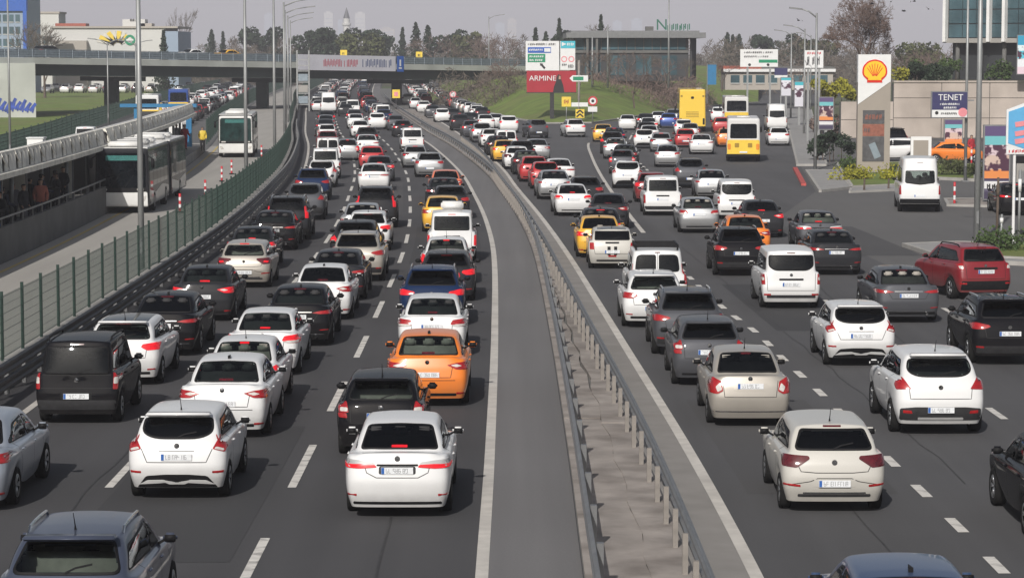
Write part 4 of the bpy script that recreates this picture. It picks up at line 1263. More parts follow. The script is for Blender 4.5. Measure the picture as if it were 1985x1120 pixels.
asphalt('asphalt_pale', (.11, .11, .11), .14, .05); asphalt('asphalt_forecourt', (.110, .108, .107), .2, .10); asphalt('asphalt_gore', (.084, .084, .088), .22, .12); asphalt('bus_lane_concrete', (.34, .325, .30), .10, .16)
mat('earth', (.10, .095, .06), .95, noise=.3, nscale=.05, noise2=((.05, .075, .02), .03, .4, .6))
mat('grass', (.125, .178, .028), .95, noise=.3, nscale=.5, noise2=((.15, .145, .05), .12, .45, .75), bump=.5, bscale=6)
mat('concrete_median', (.280, .252, .230), .9, noise=.22, nscale=1.6, noise2=((.15, .13, .115), .9, .46, .72), bump=.3, bscale=14)
mat('concrete', (.30, .29, .27), .85, noise=.14, nscale=.8, bump=.2, bscale=12)
mat('concrete_gutter', (.225, .213, .20), .9, noise=.14, nscale=1.0, bump=.2)
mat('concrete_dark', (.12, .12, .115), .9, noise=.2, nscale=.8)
mat('kerb', (.34, .33, .31), .85, noise=.12, nscale=2)
mat('paving', (.27, .265, .26), .85, noise=.12, nscale=1.5, bump=.2)
mat('marking', (.62, .60, .56), .7, noise=.14, nscale=5, noise2=((.20, .19, .18), 2.6, .50, .70))
mat('edge_marking', (.52, .495, .455), .75, noise=.12, nscale=3, noise2=((.36, .34, .315), .7, .5, .8))
mat('marking_yellow', (.50, .38, .12), .7, noise=.2, nscale=4)
mat('steel', (.24, .245, .25), .5, metal=.6, noise=.15, nscale=2)
mat('steel_shaded', (.045, .047, .05), .55, metal=.4, noise=.3, nscale=3)  # steel darkened in its colour, for a rail standing in shade
mat('post_concrete', (.24, .22, .20), .9, noise=.15, nscale=5)
mat('fence_green', (.006, .028, .020), .55, noise=.2, nscale=3)
mat('pole_grey', (.30, .31, .31), .5, metal=.4, noise=.12, nscale=1.5)
mat('pole_dark', (.02, .02, .022), .5, noise=.2)
mat('stone_wall', (.44, .385, .34), .9, noise=.16, nscale=.35, noise2=((.30, .26, .225), .16, .5, .75), bump=.3, bscale=3)
mat('lattice_cream', (.66, .64, .57), .6, noise=.25, nscale=1.5)
mat('white_paint', (.74, .74, .73), .5, noise=.06, nscale=1)
mat('cream_paint', (.62, .60, .54), .6, noise=.08, nscale=1)
mat('sign_white', (.70, .71, .71), .45, noise=.04)
mat('sign_red', (.50, .03, .04), .45, noise=.08)
mat('sign_dark_red', (.34, .012, .025), .5, noise=.12, nscale=.6)
mat('sign_yellow', (.75, .55, .06), .45, noise=.08)
mat('sign_blue', (.02, .10, .42), .45, noise=.08)
mat('sign_navy', (.035, .035, .11), .45, noise=.1)
mat('sign_green', (.01, .24, .12), .45, noise=.08)
mat('sign_cyan', (.05, .42, .52), .45, noise=.1)
mat('sign_black', (.015, .015, .015), .5, noise=.1)
mat('sign_pink', (.70, .25, .28), .5, noise=.1)
mat('emblem_yellow', (.85, .52, .02), .4, noise=.06)
mat('emblem_red', (.62, .02, .01), .4, noise=.06)
mat('totem_beige', (.31, .275, .235), .55, noise=.05, nscale=1)
mat('screen_grey', (.085, .085, .09), .4, noise=.3, nscale=4)
mat('screen_red', (.26, .10, .07), .4, noise=.3, nscale=4)
mat('bridge_concrete', (.41, .43, .40), .85, noise=.12, nscale=.3, noise2=((.31, .325, .30), .2, .5, .8))
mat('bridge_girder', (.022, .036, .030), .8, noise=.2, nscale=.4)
mat('rail_blue', (.24, .29, .33), .5, metal=.3, noise=.15)
mat('banner', (.60, .60, .66), .7, noise=.06, nscale=.4)
mat('banner_blue', (.14, .17, .28), .7, noise=.1)
mat('banner_red', (.50, .14, .18), .7, noise=.1)
mat('bark', (.10, .075, .058), .9, noise=.3, nscale=6)
mat('twigs', (.15, .105, .088), .9, noise=.35, nscale=2)
mat('twigs_grey', (.115, .095, .075), .9, noise=.35, nscale=.4)
mat('leaf_dark', (.018, .034, .016), .8, noise=.4, nscale=.7)
mat('leaf_hazed', (.040, .052, .032), .85, noise=.4, nscale=.2)  # green lightened, distance haze put into the leaf colour
mat('leaf_olive', (.065, .075, .025), .8, noise=.4, nscale=.5)
mat('leaf_yellow', (.26, .25, .02), .8, noise=.35, nscale=1.2)
mat('leaf_green', (.05, .085, .022), .8, noise=.4, nscale=1)
mat('facade_glass', (.055, .105, .125), .06, spec=.7, noise=.5, nscale=.25)
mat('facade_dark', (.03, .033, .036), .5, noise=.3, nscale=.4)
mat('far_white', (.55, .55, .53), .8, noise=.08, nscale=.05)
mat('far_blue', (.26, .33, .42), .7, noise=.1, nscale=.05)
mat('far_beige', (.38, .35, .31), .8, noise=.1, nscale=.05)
mat('roof_tile_red', (.32, .09, .06), .8, noise=.2)
mat('cloth_black', (.015, .015, .018), .9, noise=.2)
mat('cloth_navy', (.02, .025, .05), .9, noise=.2)
mat('cloth_salmon', (.42, .14, .10), .9, noise=.15)
mat('cloth_red', (.36, .02, .03), .9, noise=.15)
mat('cloth_grey', (.12, .12, .13), .9, noise=.15)
mat('cloth_white', (.6, .6, .6), .9, noise=.1)
mat('skin', (.42, .26, .18), .6, noise=.1)
mat('hair', (.02, .015, .012), .7, noise=.3)
mat('paint_red_strip', (.42, .07, .06), .7, noise=.2, nscale=5)
mat('sign_sky', (.10, .36, .62), .45, noise=.08)
mat('portal_blue', (.02, .16, .33), .45, noise=.1)
mat('graffiti_blue', (.03, .07, .34), .7, noise=.4, nscale=2)

def structure(o): o['kind'] = 'structure'; return o

# ------------------------------------------------------------------ the ground and the carriageways
g = MB().poly([(-7000, -3000, -.03), (7000, -3000, -.03), (7000, 9000, -.03), (-7000, 9000, -.03)]).build('ground', 'earth'); structure(g)
road_l = structure(link('left_carriageway', ribbon_mesh(RAIL_L.off(-12.9), RAIL_L.off(.35), 12, 1400, 0.0), 'asphalt'))
sh = structure(link('left_carriageway_shoulder', ribbon_mesh(RAIL_L.off(-1.34), RAIL_L.off(.05), 12, 900, .004), 'asphalt_shoulder'))
road_far = LINE_R.off(9.5)
road_r = structure(link('right_carriageway', ribbon_mesh(RAIL_R.off(-.1), road_far, 12, 1400, 0.001), 'asphalt_right'))
branch = [(7, 12), (66, 12), (66, 200), (44, 262), (30, 290), (42, 360), (70, 520), (30, 520), (24, 420), (20, 330), (15, 285), (4, 272), (-3, 268), (3, 200), (6.5, 120)]
structure(poly_sheet('right_branch_road', branch, -.006, 'asphalt_right'))
structure(poly_sheet('forecourt', [(14.2, 60), (17.5, 30), (66, 30), (66, 205), (24, 225), (18.6, 165), (16.5, 140), (12.6, 120)], -.003, 'asphalt_forecourt'))
structure(poly_sheet('gore_area', [(4.0, 118), (5.1, 118), (5.1, 160), (5.9, 205), (8, 236), (8, 264), (1, 264), (-1.5, 240), (1.8, 190), (3.6, 150)], .0035, 'asphalt_gore'))
structure(link('bus_lane', ribbon_mesh(RAIL_L.off(-19.1), RAIL_L.off(-12.6), 12, 900, -.008), 'bus_lane_concrete'))
structure(link('service_road', ribbon_mesh(RAIL_L.off(-33.5), RAIL_L.off(-19.0), 12, 900, -.012), 'asphalt_pale'))
structure(link('left_verge', ribbon_mesh(RAIL_L.off(-150), RAIL_L.off(-33.4), 12, 560, -.016), 'grass'))
structure(link('gutter_strip', ribbon_mesh(RAIL_R.off(.05), LINE_R.off(-.10), 12, 330, .006), 'concrete_gutter'))

# tar-sealed seams and repair patches
asphalt('asphalt_patch', (.047, .047, .050), .12, .04); asphalt('asphalt_old', (.070, .069, .071), .2, .05)
mat('tar', (.032, .032, .034), .8, noise=.3, nscale=4)
def seam(f, w, y0, y1, par, wob=.05, m='tar'):
    q = random.Random(int(y0 * 10)); a, b, c = q.random() * 6, q.random() * 6, .5 + q.random()
    g = lambda y: f(y) + wob * math.sin(y * c + a) + wob * .4 * math.sin(y * 3.1 * c + b)
    return link('seam', ribbon_mesh(lambda y: g(y) - w / 2, lambda y: g(y) + w / 2, y0, y1, .006), m, par)
seam(RAIL_L.off(-8.35), .035, 26, 62, road_l); seam(RAIL_L.off(-2.95), .04, 30, 43, road_l, .02); seam(RAIL_L.off(-6.3), .03, 48, 92, road_l); seam(RAIL_L.off(-3.4), .03, 62, 120, road_l); seam(RAIL_L.off(-10.6), .03, 40, 110, road_l)
seam(LINE_R.off(2.2), .03, 32, 60, road_r, .04); seam(LINE_R.off(4.6), .03, 45, 100, road_r); seam(LINE_R.off(7.4), .04, 60, 150, road_r, .1)
for f, x0, x1, y0, y1, m in ((RAIL_L, -7.9, -5.2, 38, 52, 'asphalt_patch'), (RAIL_L, -11.2, -9.2, 60, 74, 'asphalt_old'), (RAIL_L, -4.5, -1.9, 92, 112, 'asphalt_patch'), (RAIL_L, -7.6, -5.2, 120, 150, 'asphalt_old'), (LINE_R, 4.4, 6.9, 70, 84, 'asphalt_patch'), (LINE_R, .6, 3.2, 44, 56, 'asphalt_old'), (LINE_R, 9.5, 13.2, 96, 112, 'asphalt_old'), (LINE_R, 6, 9.4, 128, 150, 'asphalt_patch')):
    link('patch', ribbon_mesh(f.off(x0), f.off(x1), y0, y1, .004), m, road_l if f is RAIL_L else road_r)
def line(f0, w, y0, y1, par, material='edge_marking', z=.008):
    return link('edge_line', ribbon_mesh(f0.off(-w / 2), f0.off(w / 2), y0, y1, z), material, par)
line(RAIL_L.off(-1.42), .19, 12, 700, road_l)
line(RAIL_L.off(-11.30), .17, 12, 420, road_l)
line(LINE_R, .20, 12, 420, road_r, z=.010)
line(RAIL_L.off(-18.5), .14, 12, 300, bpy.data.objects['bus_lane'], 'marking_yellow', .002)
DASH = {}
def dash(f, y0, ln, par, w=.15, z=.008):
    key = (round(ln, 2), w)
    if key not in DASH:
        DASH[key] = MB().poly([(-w / 2, 0, 0), (w / 2, 0, 0), (w / 2, ln, 0), (-w / 2, ln, 0)]).mesh('lane_dash')
    o = link('lane_dash', DASH[key], 'marking', par)
    o.location = (f(y0), y0, z); o.rotation_euler = (0, 0, -math.atan(f.slope(y0 + ln / 2)))
    return o
for f, ph in ((RAIL_L.off(-4.85), 0.0), (RAIL_L.off(-8.05), 0.0)):
    y = 36.0 - 1.0 + ph
    while y < 330:
        dash(f, y, 4.9, road_l); y += 9.6
LINE_B = Curve([(30, 7.25), (40, 7.17), (46.7, 7.06), (56.5, 6.9), (62.7, 6.74), (69.6, 6.62), (75.8, 6.3), (88, 5.95), (102, 5.6), (111, 5.5), (140, 5.4), (164, 5.5), (189, 5.8), (210, 6.2), (225, 7.0)])
y = 33.9
while y < 104:
    dash(LINE_B, y, 1.25, road_r, .18, .010); y += 3.24
line(LINE_B, .20, 108, 214, road_r, z=.010)
LINE_C = Curve([(30, 10.4), (54, 10.2), (78, 9.6), (100, 9.0), (140, 8.7), (180, 8.75), (205, 9.4), (229, 10.5), (260, 13)])
for y in (41, 53, 65, 77, 89, 101, 113, 125, 137, 149): dash(LINE_C, y, 1.7, road_r, .16, .010)
y = 160
while y < 190: dash(LINE_C, y, 2.0, road_r, .16, .010); y += 4.4
dash(LINE_C, 222, 12, road_r, .16, .010)
LINE_D = Curve([(30, 13.4), (76, 12.8), (110, 12.4)])
for y in (50, 62, 74.5, 87, 99): dash(LINE_D, y, 1.7, road_r, .16, .010)

# ------------------------------------------------------------------ median slabs and guard rails
slab_m = structure(link('median', ribbon_mesh(RAIL_L.off(.06), RAIL_R.off(-.02), 12, 520, .05), 'concrete_dark'))
y = 16.0; q = random.Random(5)
while y < 330:
    ln = 5.2 + q.random() * 1.6 if y < 150 else 10.0
    h0 = .10 + q.random() * .02
    wdt = (RAIL_R(y) - RAIL_L(y)) * .62
    fl, fm, fr = RAIL_L.off(.07), (lambda yy: RAIL_L(yy) + .62 * (RAIL_R(yy) - RAIL_L(yy)) + .05 * math.sin(yy * 1.3) + .02 * math.sin(yy * 4.1)), RAIL_R.off(-.03)
    link('slab', ribbon_mesh(fl, lambda yy: fm(yy) - .015, y, y + ln - .03, h0, thick=.1), 'concrete_median', slab_m)
    link('slab', ribbon_mesh(lambda yy: fm(yy) + .015, fr, y - .8, y + ln - .83, h0 + .015 + q.random() * .01, thick=.1), 'concrete_median', slab_m)
    y += ln
BEAM = [(0, .44), (.045, .47), (.045, .52), (.01, .56), (.01, .60), (.045, .64), (.045, .70), (0, .73), (-.02, .73), (.02, .69), (.02, .64), (-.015, .60), (-.015, .56), (.02, .52), (.02, .48), (-.02, .44)]
POST = MB().box(-.05, .05, -.06, .06, -.05, .72).mesh('post')
POSTC = MB().box(-.04, .04, -.05, .05, -.05, .62).mesh('post')
def guard_rail(name, label, f, y0, y1, sgn=1, gap=2.0, zoff=0.0, beam_mat='steel', post_mesh=None, post_mat='steel', two=False, post_off=.09, far=None):
    t = empty(name, (f(y0), y0, 0)); tag(t, label, 'guard rail')
    M = t.matrix_basis.inverted()
    def part(nm, me, m):
        o = link(nm, me, m, t); o.location = (-f(y0), -y0, 0); return o
    part('beam', sweep_mesh(f, [(sgn * a, b + zoff) for a, b in BEAM], y0, y1), beam_mat)
    if two: part('beam', sweep_mesh(f, [(sgn * a, b + zoff - .34) for a, b in BEAM], y0, y1), beam_mat)
    y = y0 + .5
    while y < (far or y1):
        o = link('post', post_mesh or POST, post_mat, t); o.location = (f(y) - f(y0) - sgn * post_off, y - y0, zoff); y += gap
    return t
guard_rail('guard_rail', 'weathered steel guard rail edging the left carriageway side of the median', RAIL_L.off(.16), 14, 420, -1, 3.0, .06, far=260)
guard_rail('guard_rail', 'steel guard rail on stubby concrete posts beside the right carriageway', RAIL_R.off(-.06), 14, 210, 1, 2.0, .10, post_mesh=POSTC, post_mat='post_concrete')
guard_rail('guard_rail', 'dark double guard rail at the foot of the green mesh fence', RAIL_L.off(-12.05), 14, 420, 1, 2.0, .12, 'steel_shaded', None, 'steel_shaded', True, far=260)

# parapet with the green mesh fence between the carriageway and the bus lane
FENCE = RAIL_L.off(-12.72)
par = link('parapet', sweep_mesh(FENCE, [(-.22, -.02), (.22, -.02), (.22, .50), (-.22, .50)], 12, 520), 'concrete')
tag(par, 'low concrete parapet under the green fence beside the bus lane', 'parapet')
def wire_panel(w=2.42, h=1.5, sp=.07, t=.0062):
    m = MB()
    n = int(w / sp)
    for k in range(n + 1):
        x = k * w / n
        i = len(m.v); m.v += [(-t / 2, x - t / 2, .05), (t / 2, x - t / 2, .05), (0, x + t / 2, .05), (-t / 2, x - t / 2, h), (t / 2, x - t / 2, h), (0, x + t / 2, h)]
        m.f += [(i, i + 1, i + 4, i + 3), (i + 1, i + 2, i + 5, i + 4), (i + 2, i, i + 3, i + 5)]
    for k in range(8):
        z = .08 + k * (h - .12) / 7; tt = t * (1.6 if k in (0, 3, 5, 7) else 1)
        i = len(m.v); m.v += [(-tt / 2, 0, z - tt / 2), (tt / 2, 0, z - tt / 2), (0, 0, z + tt / 2), (-tt / 2, w, z - tt / 2), (tt / 2, w, z - tt / 2), (0, w, z + tt / 2)]
        m.f += [(i, i + 1, i + 4, i + 3), (i + 1, i + 2, i + 5, i + 4), (i + 2, i, i + 3, i + 5)]
    return m.mesh('mesh_panel')
PANEL_NEAR = wire_panel(); PANEL_FAR = wire_panel(5.0, 1.9, .10, .016)
FPOST = MB().box(-.034, .034, -.034, .034, -.05, 1.6).mesh('fence_post')
def mesh_fence(label, f, y0, y1, z, gap, pm, scale=1.0):
    t = empty('mesh_fence', (f(y0), y0, 0)); tag(t, label, 'fence')
    y = y0
    while y < y1:
        o = link('post', FPOST, 'fence_green', t); o.location = (f(y) - f(y0), y - y0, z); o.scale = (scale, scale, scale)
        o = link('mesh_panel', pm, 'fence_green', t); o.location = (f(y + .03) - f(y0), y + .03 - y0, z)
        o.rotation_euler = (0, 0, -math.atan(f.slope(y + gap / 2)))
        y += gap
    return t
mesh_fence('green welded mesh fence on a low parapet between traffic and bus lane', FENCE, 31.5, 300, .50, 2.5, PANEL_NEAR)
mesh_fence('far stretch of green mesh fence running under the overpass', FENCE, 304, 620, .50, 5.03, PANEL_FAR, 1.25)
mesh_fence('green mesh fence behind the bus station along the grass bank', RAIL_L.off(-32.2), 120, 520, 0.0, 5.03, PANEL_FAR, 1.25)
mesh_fence('green mesh fence on the far side of the bus lane beyond the station', RAIL_L.off(-19.4), 206, 620, 0.25, 5.03, PANEL_FAR, 1.25)

# ------------------------------------------------------------------ lamp posts
def lamp_post(x, y, h, arms, label, z=0.0, r=.11):
    t = empty('street_lamp', (x, y, z)); tag(t, label, 'street lamp', 'street lamps')
    MB().tube([(0, 0, 0), (0, 0, h)], [r, r * .62], 10).build('pole', 'pole_grey', t, True)
    MB().box(-.2, .2, -.2, .2, -.02, .06).build('base_plate', 'steel', t)
    MB().box(-.05, .05, -r - .02, -r + .06, .9, 1.4).build('access_hatch', 'steel', t)
    for a in arms:
        o = MB().tube([(0, 0, h - .3), (a * .5, 0, h + .1), (a, 0, h + .25)], [.05, .045, .04], 8).build('arm', 'pole_grey', t, True)
        m = MB(); s = 1 if a > 0 else -1
        m.bar((a - .05 * s, 0, h + .24), (a + .75 * s, 0, h + .33), .26, .10)
        m.build('lamp_head', 'steel', o)
    return t
k = 0
for Y, lab in ((85.3, 'tall grey lamp post rising from the fence in front of the articulated bus'), (130.6, 'grey lamp post by the fence in front of the second bus'), (164, 'grey lamp post on the fence line right of the second bus'),
               (199, 'grey fence-line lamp post with its arm showing just under the top edge'), (236, 'smaller grey lamp post behind, beside the overpass banner'), (274, 'distant grey lamp post close to the overpass, arm to the right'), (318, 'farthest grey lamp post of the fence row at the overpass')):
    lamp_post(RAIL_L(Y) - 13.15, Y, 11.3, (2.0,), lab)
for Y, lab in ((172, 'lamp post behind the bus station canopy on the left'), (258, 'thin lamp post behind the station near the bridge pier'), (300, 'thin lamp post under the overpass left of the bridge pier')):
    lamp_post(RAIL_L(Y) - 31.0, Y, 11.5 if Y < 200 else 8.5, (1.2, -1.2), lab, r=.09)
p = at(1580, 330); lamp_post(p.x, p.y, 10.0, (-1.0,), 'lamp post on the paved corner left of the fuel station totem')
p = at(1893, 478); lamp_post(p.x, p.y, 13, (-1.4,), 'tall lamp post with white stickers on the right traffic island', r=.13)
p = at(1871, 352); lamp_post(p.x, p.y, 13, (-1.4,), 'tall thin lamp post beside the navy board by the stone wall', r=.10)
for px, Y, lab in ((1560, 235, 'lamp post along the right pavement behind the corner lamp'), (1534, 290, 'farther lamp post along the right pavement'), (1572, 330, 'far thin lamp post behind the double panel sign')):
    p = at_d(px, 99, Y); lamp_post(p.x, Y, 9.6, (-1.2,), lab)

# ------------------------------------------------------------------ lettering
def text_mesh(s, size, depth=.02, bold=0.0):
    c = bpy.data.curves.new('lettering', 'FONT'); c.body = s; c.size = size; c.extrude = depth; c.offset = bold; c.align_x = 'CENTER'; c.align_y = 'CENTER'
    c.resolution_u = 3
    o = bpy.data.objects.new('lettering', c); col.objects.link(o)
    me = bpy.data.meshes.new_from_object(o.evaluated_get(bpy.context.evaluated_depsgraph_get()))
    bpy.data.objects.remove(o); bpy.data.curves.remove(c)
    for v in me.vertices: v.co = Vector((v.co.x, -v.co.z, v.co.y))    # stand it up, facing -y
    return me
def words(parent, s, x, z, y, size, material, sx=1.0):
    o = link('lettering', text_mesh(s, size), material, parent); o.location = (x, y, z); o.scale = (sx, 1, 1); return o
def glyph_bars(parent, x0, x1, z0, z1, y, material, seed, n, name='lettering'):
    """print too small to read: a row of uneven upright strokes"""
    q = random.Random(seed); m = MB(); w = (x1 - x0) / n
    for k in range(n):
        a = x0 + k * w; h = (z1 - z0)
        m.box(a + w * .1, a + w * (.3 + .15 * q.random()), y - .012, y, z0, z1 - h * .25 * q.random())
        if q.random() < .7: m.box(a + w * .5, a + w * .78, y - .012, y, z0 + h * .25 * q.random(), z1)
        if q.random() < .6: m.box(a + w * .1, a + w * .78, y - .011, y, z0 + h * (.35 + .2 * q.random()), z0 + h * (.6 + .1 * q.random()))
    return m.build(name, material, parent)
def board(parent, x0, x1, z0, z1, y0, y1, material, name='board'):
    return MB().box(x0, x1, y0, y1, z0, z1).build(name, material, parent)
def ring(parent, x, z, r0, r1, y, material, name='ring'):
    return MB().lathe([(r0, y - .02), (r1, y - .02), (r1, y), (r0, y)], 'y', 24, (x, 0, z)).build(name, material, parent)
def disc(parent, x, z, r, y, material, name='disc'):
    return MB().lathe([(.001, y - .015), (r, y - .015), (r, y)], 'y', 20, (x, 0, z)).build(name, material, parent)

# ------------------------------------------------------------------ overpass
def BZ(X): return 375.0 + 1.25 * X                     # the deck runs obliquely across the view
bdir = Vector((1, 1.25, 0)).normalized(); bnor = Vector((1.25, -1, 0)).normalized()
def top_h(X): return lerp(7.95, 6.3, min(1, max(0, (X + 62) / 66)))
br = empty('overpass', (-16, 355, 0)); tag(br, 'long concrete overpass with dark girders crossing the whole road', 'bridge')
BO = Vector((-16, 355, 0))
def bridge_sweep(name, prof, X0, X1, material, n=14):
    v = []; f = []; m = len(prof)
    for k in range(n + 1):
        X = lerp(X0, X1, k / n); c = Vector((X, BZ(X), 0)); th = top_h(X)
        for d, z in prof: v.append(tuple(c + bnor * d + Vector((0, 0, th + z)) - BO))
    for k in range(n):
        for j in range(m):
            a = k * m + j; b = k * m + (j + 1) % m; f.append((a, b, b + m, a + m))
    f.append(tuple(reversed(range(m)))); f.append(tuple(n * m + j for j in range(m)))
    me = bpy.data.meshes.new(name); me.from_pydata(v, [], f); me.update()
    bm = bmesh.new(); bm.from_mesh(me); bmesh.ops.recalc_face_normals(bm, faces=bm.faces); bm.to_mesh(me); bm.free()
    return link(name, me, material, br)
XA, XB = -150, 14
bridge_sweep('deck', [(0, -1.55), (0, -1.0), (-14, -1.0), (-14, -1.55)], XA, XB, 'bridge_concrete')
bridge_sweep('fascia', [(.12, -1.75), (.12, -.98), (-.2, -.98), (-.2, -1.75)], XA, XB, 'bridge_concrete')
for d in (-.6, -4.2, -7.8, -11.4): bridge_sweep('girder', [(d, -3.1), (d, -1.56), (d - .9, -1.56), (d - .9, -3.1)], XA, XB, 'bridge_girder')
for z in (-.86, -.58, -.30, -.02): bridge_sweep('railing_bar', [(.05, z), (.05, z + .06), (-.01, z + .06), (-.01, z)], XA, XB, 'rail_blue')
X = XA
while X < XB:
    c = Vector((X, BZ(X), 0)) + bnor * .02; th = top_h(X)
    MB().cbox((c.x - BO.x, c.y - BO.y, th - .5), (.07, .07, .98)).build('railing_post', 'rail_blue', br); X += 1.3
bridge_sweep('noise_screen', [(-.02, -.95), (-.02, -.05), (-.04, -.05), (-.04, -.95)], XA, XB, 'rail_blue')
for X, w in ((-44.9, 1.6), (-28.1, 1.5), (-11.2, 1.4)):
    c = Vector((X, BZ(X), 0)) + bnor * -6.5 - BO; th = top_h(X)
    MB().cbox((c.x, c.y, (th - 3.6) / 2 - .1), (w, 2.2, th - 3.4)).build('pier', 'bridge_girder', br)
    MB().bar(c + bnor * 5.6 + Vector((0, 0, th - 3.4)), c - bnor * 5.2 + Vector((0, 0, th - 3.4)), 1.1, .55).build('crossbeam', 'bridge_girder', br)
ab = MB(); c = at(0, 212, 0)
for pts in ([(-66.5, 297), (-54.7, 297.0), (-57.4, 311.5), (-76, 311)],):
    ab.prism([(x - BO.x, y - BO.y) for x, y in pts], -.2, top_h(-60) - 1.7)
ab.build('abutment', 'bridge_concrete', br)
# painted scrawl on the abutment
gr = MB(); q = random.Random(4)
fa = Vector((-66.5, 296.96, 0)); fb = Vector((-57.2, 296.96, 0))
for k in range(16):
    x = lerp(-64, -55.4, k / 15); z = .5 + q.random() * .5
    gr.bar((x - BO.x, 296.95 - BO.y, z), (x + .7 - BO.x, 296.95 - BO.y, z + .8 + q.random() * .6), .34, .02, up=(0, 1, 0))
    gr.bar((x + .6 - BO.x, 296.94 - BO.y, z + .9), (x + .3 - BO.x, 296.94 - BO.y, z - .2), .16, .02, up=(0, 1, 0))
gr.build('graffiti', 'graffiti_blue', br)
# banner hung on the railing
def hang(name, Xa, Xb, z0, z1, material, parent, d=.2, t=.03):
    a = Vector((Xa, BZ(Xa), 0)) + bnor * d; b = Vector((Xb, BZ(Xb), 0)) + bnor * d
    o0 = parent.location
    v = []
    for p, th in ((a, top_h(Xa)), (b, top_h(Xb))):
        for dd in (0, -t):
            for z in (z0, z1): v.append(tuple(p + bnor * dd + Vector((0, 0, th + z)) - o0))
    me = bpy.data.meshes.new(name)
    me.from_pydata(v, [], [(0, 1, 5, 4), (2, 6, 7, 3), (0, 2, 3, 1), (4, 5, 7, 6), (1, 3, 7, 5), (0, 4, 6, 2)]); me.update()
    bm = bmesh.new(); bm.from_mesh(me); bmesh.ops.recalc_face_normals(bm, faces=bm.faces); bm.to_mesh(me); bm.free()
    return link(name, me, material, parent)
bn = empty('banner', (-22, BZ(-22), 0)); tag(bn, 'long pale banner with faded red and blue lettering on the overpass railing', 'banner')
hang('cloth', -28.2, -16.1, -2.0, .05, 'banner', bn)
q = random.Random(9)
def scrawl(Xa, Xb, m, z0, z1, n):
    w = (Xb - Xa) / n
    for k in range(n):
        a = Xa + k * w
        hang('letter', a + w * .1, a + w * .35, z0, z1 - .3 * q.random(), m, bn, .22, .01)
        if q.random() < .75: hang('letter', a + w * .5, a + w * .85, z0 + .4 * q.random(), z1, m, bn, .22, .01)
scrawl(-25.2, -20.9, 'banner_red', -1.5, -.5, 12)
scrawl(-20.4, -16.6, 'banner_blue', -1.5, -.4, 9)
scrawl(-27.6, -25.8, 'banner', -1.4, -.6, 4)
b2 = empty('banner', (-15.5, BZ(-15.5), 0)); tag(b2, 'dark blue square banner with a white emblem right of the long banner', 'banner')
hang('cloth', -15.9, -15.05, -2.05, .1, 'sign_blue', b2)
hang('emblem', -15.6, -15.4, -1.3, -.4, 'sign_white', b2, .22, .01); hang('emblem', -15.7, -15.3, -1.65, -1.45, 'sign_white', b2, .22, .01)
for px, py, lab in ((676, 90, 'small yellow sign standing above the long banner on the overpass'), (815, 97, 'small yellow sign above the overpass railing right of the blue banner')):
    Xb = {676: -22.6, 815: -12.9}[px]; z = top_h(Xb)
    t = empty('yellow_sign', (Xb, BZ(Xb) + 1, z - 1)); tag(t, lab, 'sign', 'small yellow signs')
    board(t, -.45, .45, .8, 1.75, -.04, 0, 'sign_yellow'); glyph_bars(t, -.2, .2, 1.1, 1.45, -.04, 'sign_black', px, 2, 'symbol'); MB().box(-.04, .04, 0, .06, 0, 1.7).build('post', 'pole_grey', t)
t = empty('yellow_sign', at(768, 213)); tag(t, 'yellow square sign at the foot of the right bridge pier', 'sign', 'small yellow signs')
board(t, -.5, .5, 1.5, 2.6, -.04, 0, 'sign_yellow'); board(t, -.25, .25, 1.75, 2.3, -.06, -.041, 'sign_pink', 'symbol'); MB().box(-.05, .05, 0, .08, 0, 2.5).build('post', 'pole_dark', t)
p = Vector((-3.4, BZ(-3.4) + 10, top_h(-3.4) - 1.5)); lamp_post(p.x, p.y, 7.6, (1.6,), 'street lamp with right-hand arm standing on the overpass', p.z)

# ------------------------------------------------------------------ bus station on the left
st = empty('bus_station', (RAIL_L(100) - 22, 100, 0)); tag(st, 'roofed bus station with white lattice fascia and parapet beside the bus lane', 'bus station')
SO = st.location.copy()
def st_part(name, me, m):
    o = link(name, me, m, st); o.location = (-SO.x, -SO.y, 0); return o
P0 = RAIL_L.off(-19.15)
st_part('platform', sweep_mesh(P0, [(0, -.05), (0, .62), (-3.2, .62), (-3.2, -.05)], 30, 196), 'concrete')
st_part('parapet_wall', sweep_mesh(P0, [(.04, .0), (.04, 1.28), (-.14, 1.28), (-.14, .62), (-.14, .0)], 30, 121), 'concrete_dark')
st_part('handrail', sweep_mesh(P0, [(-.02, 1.58), (.04, 1.58), (.04, 1.64), (-.02, 1.64)], 30, 121), 'steel')
y = 31
while y < 121:
    MB().box(-.025, .025, -.025, .025, 1.28, 1.6).build('handrail_post', 'steel', st).location = (P0(y) - SO.x, y - SO.y, 0); y += 2.2
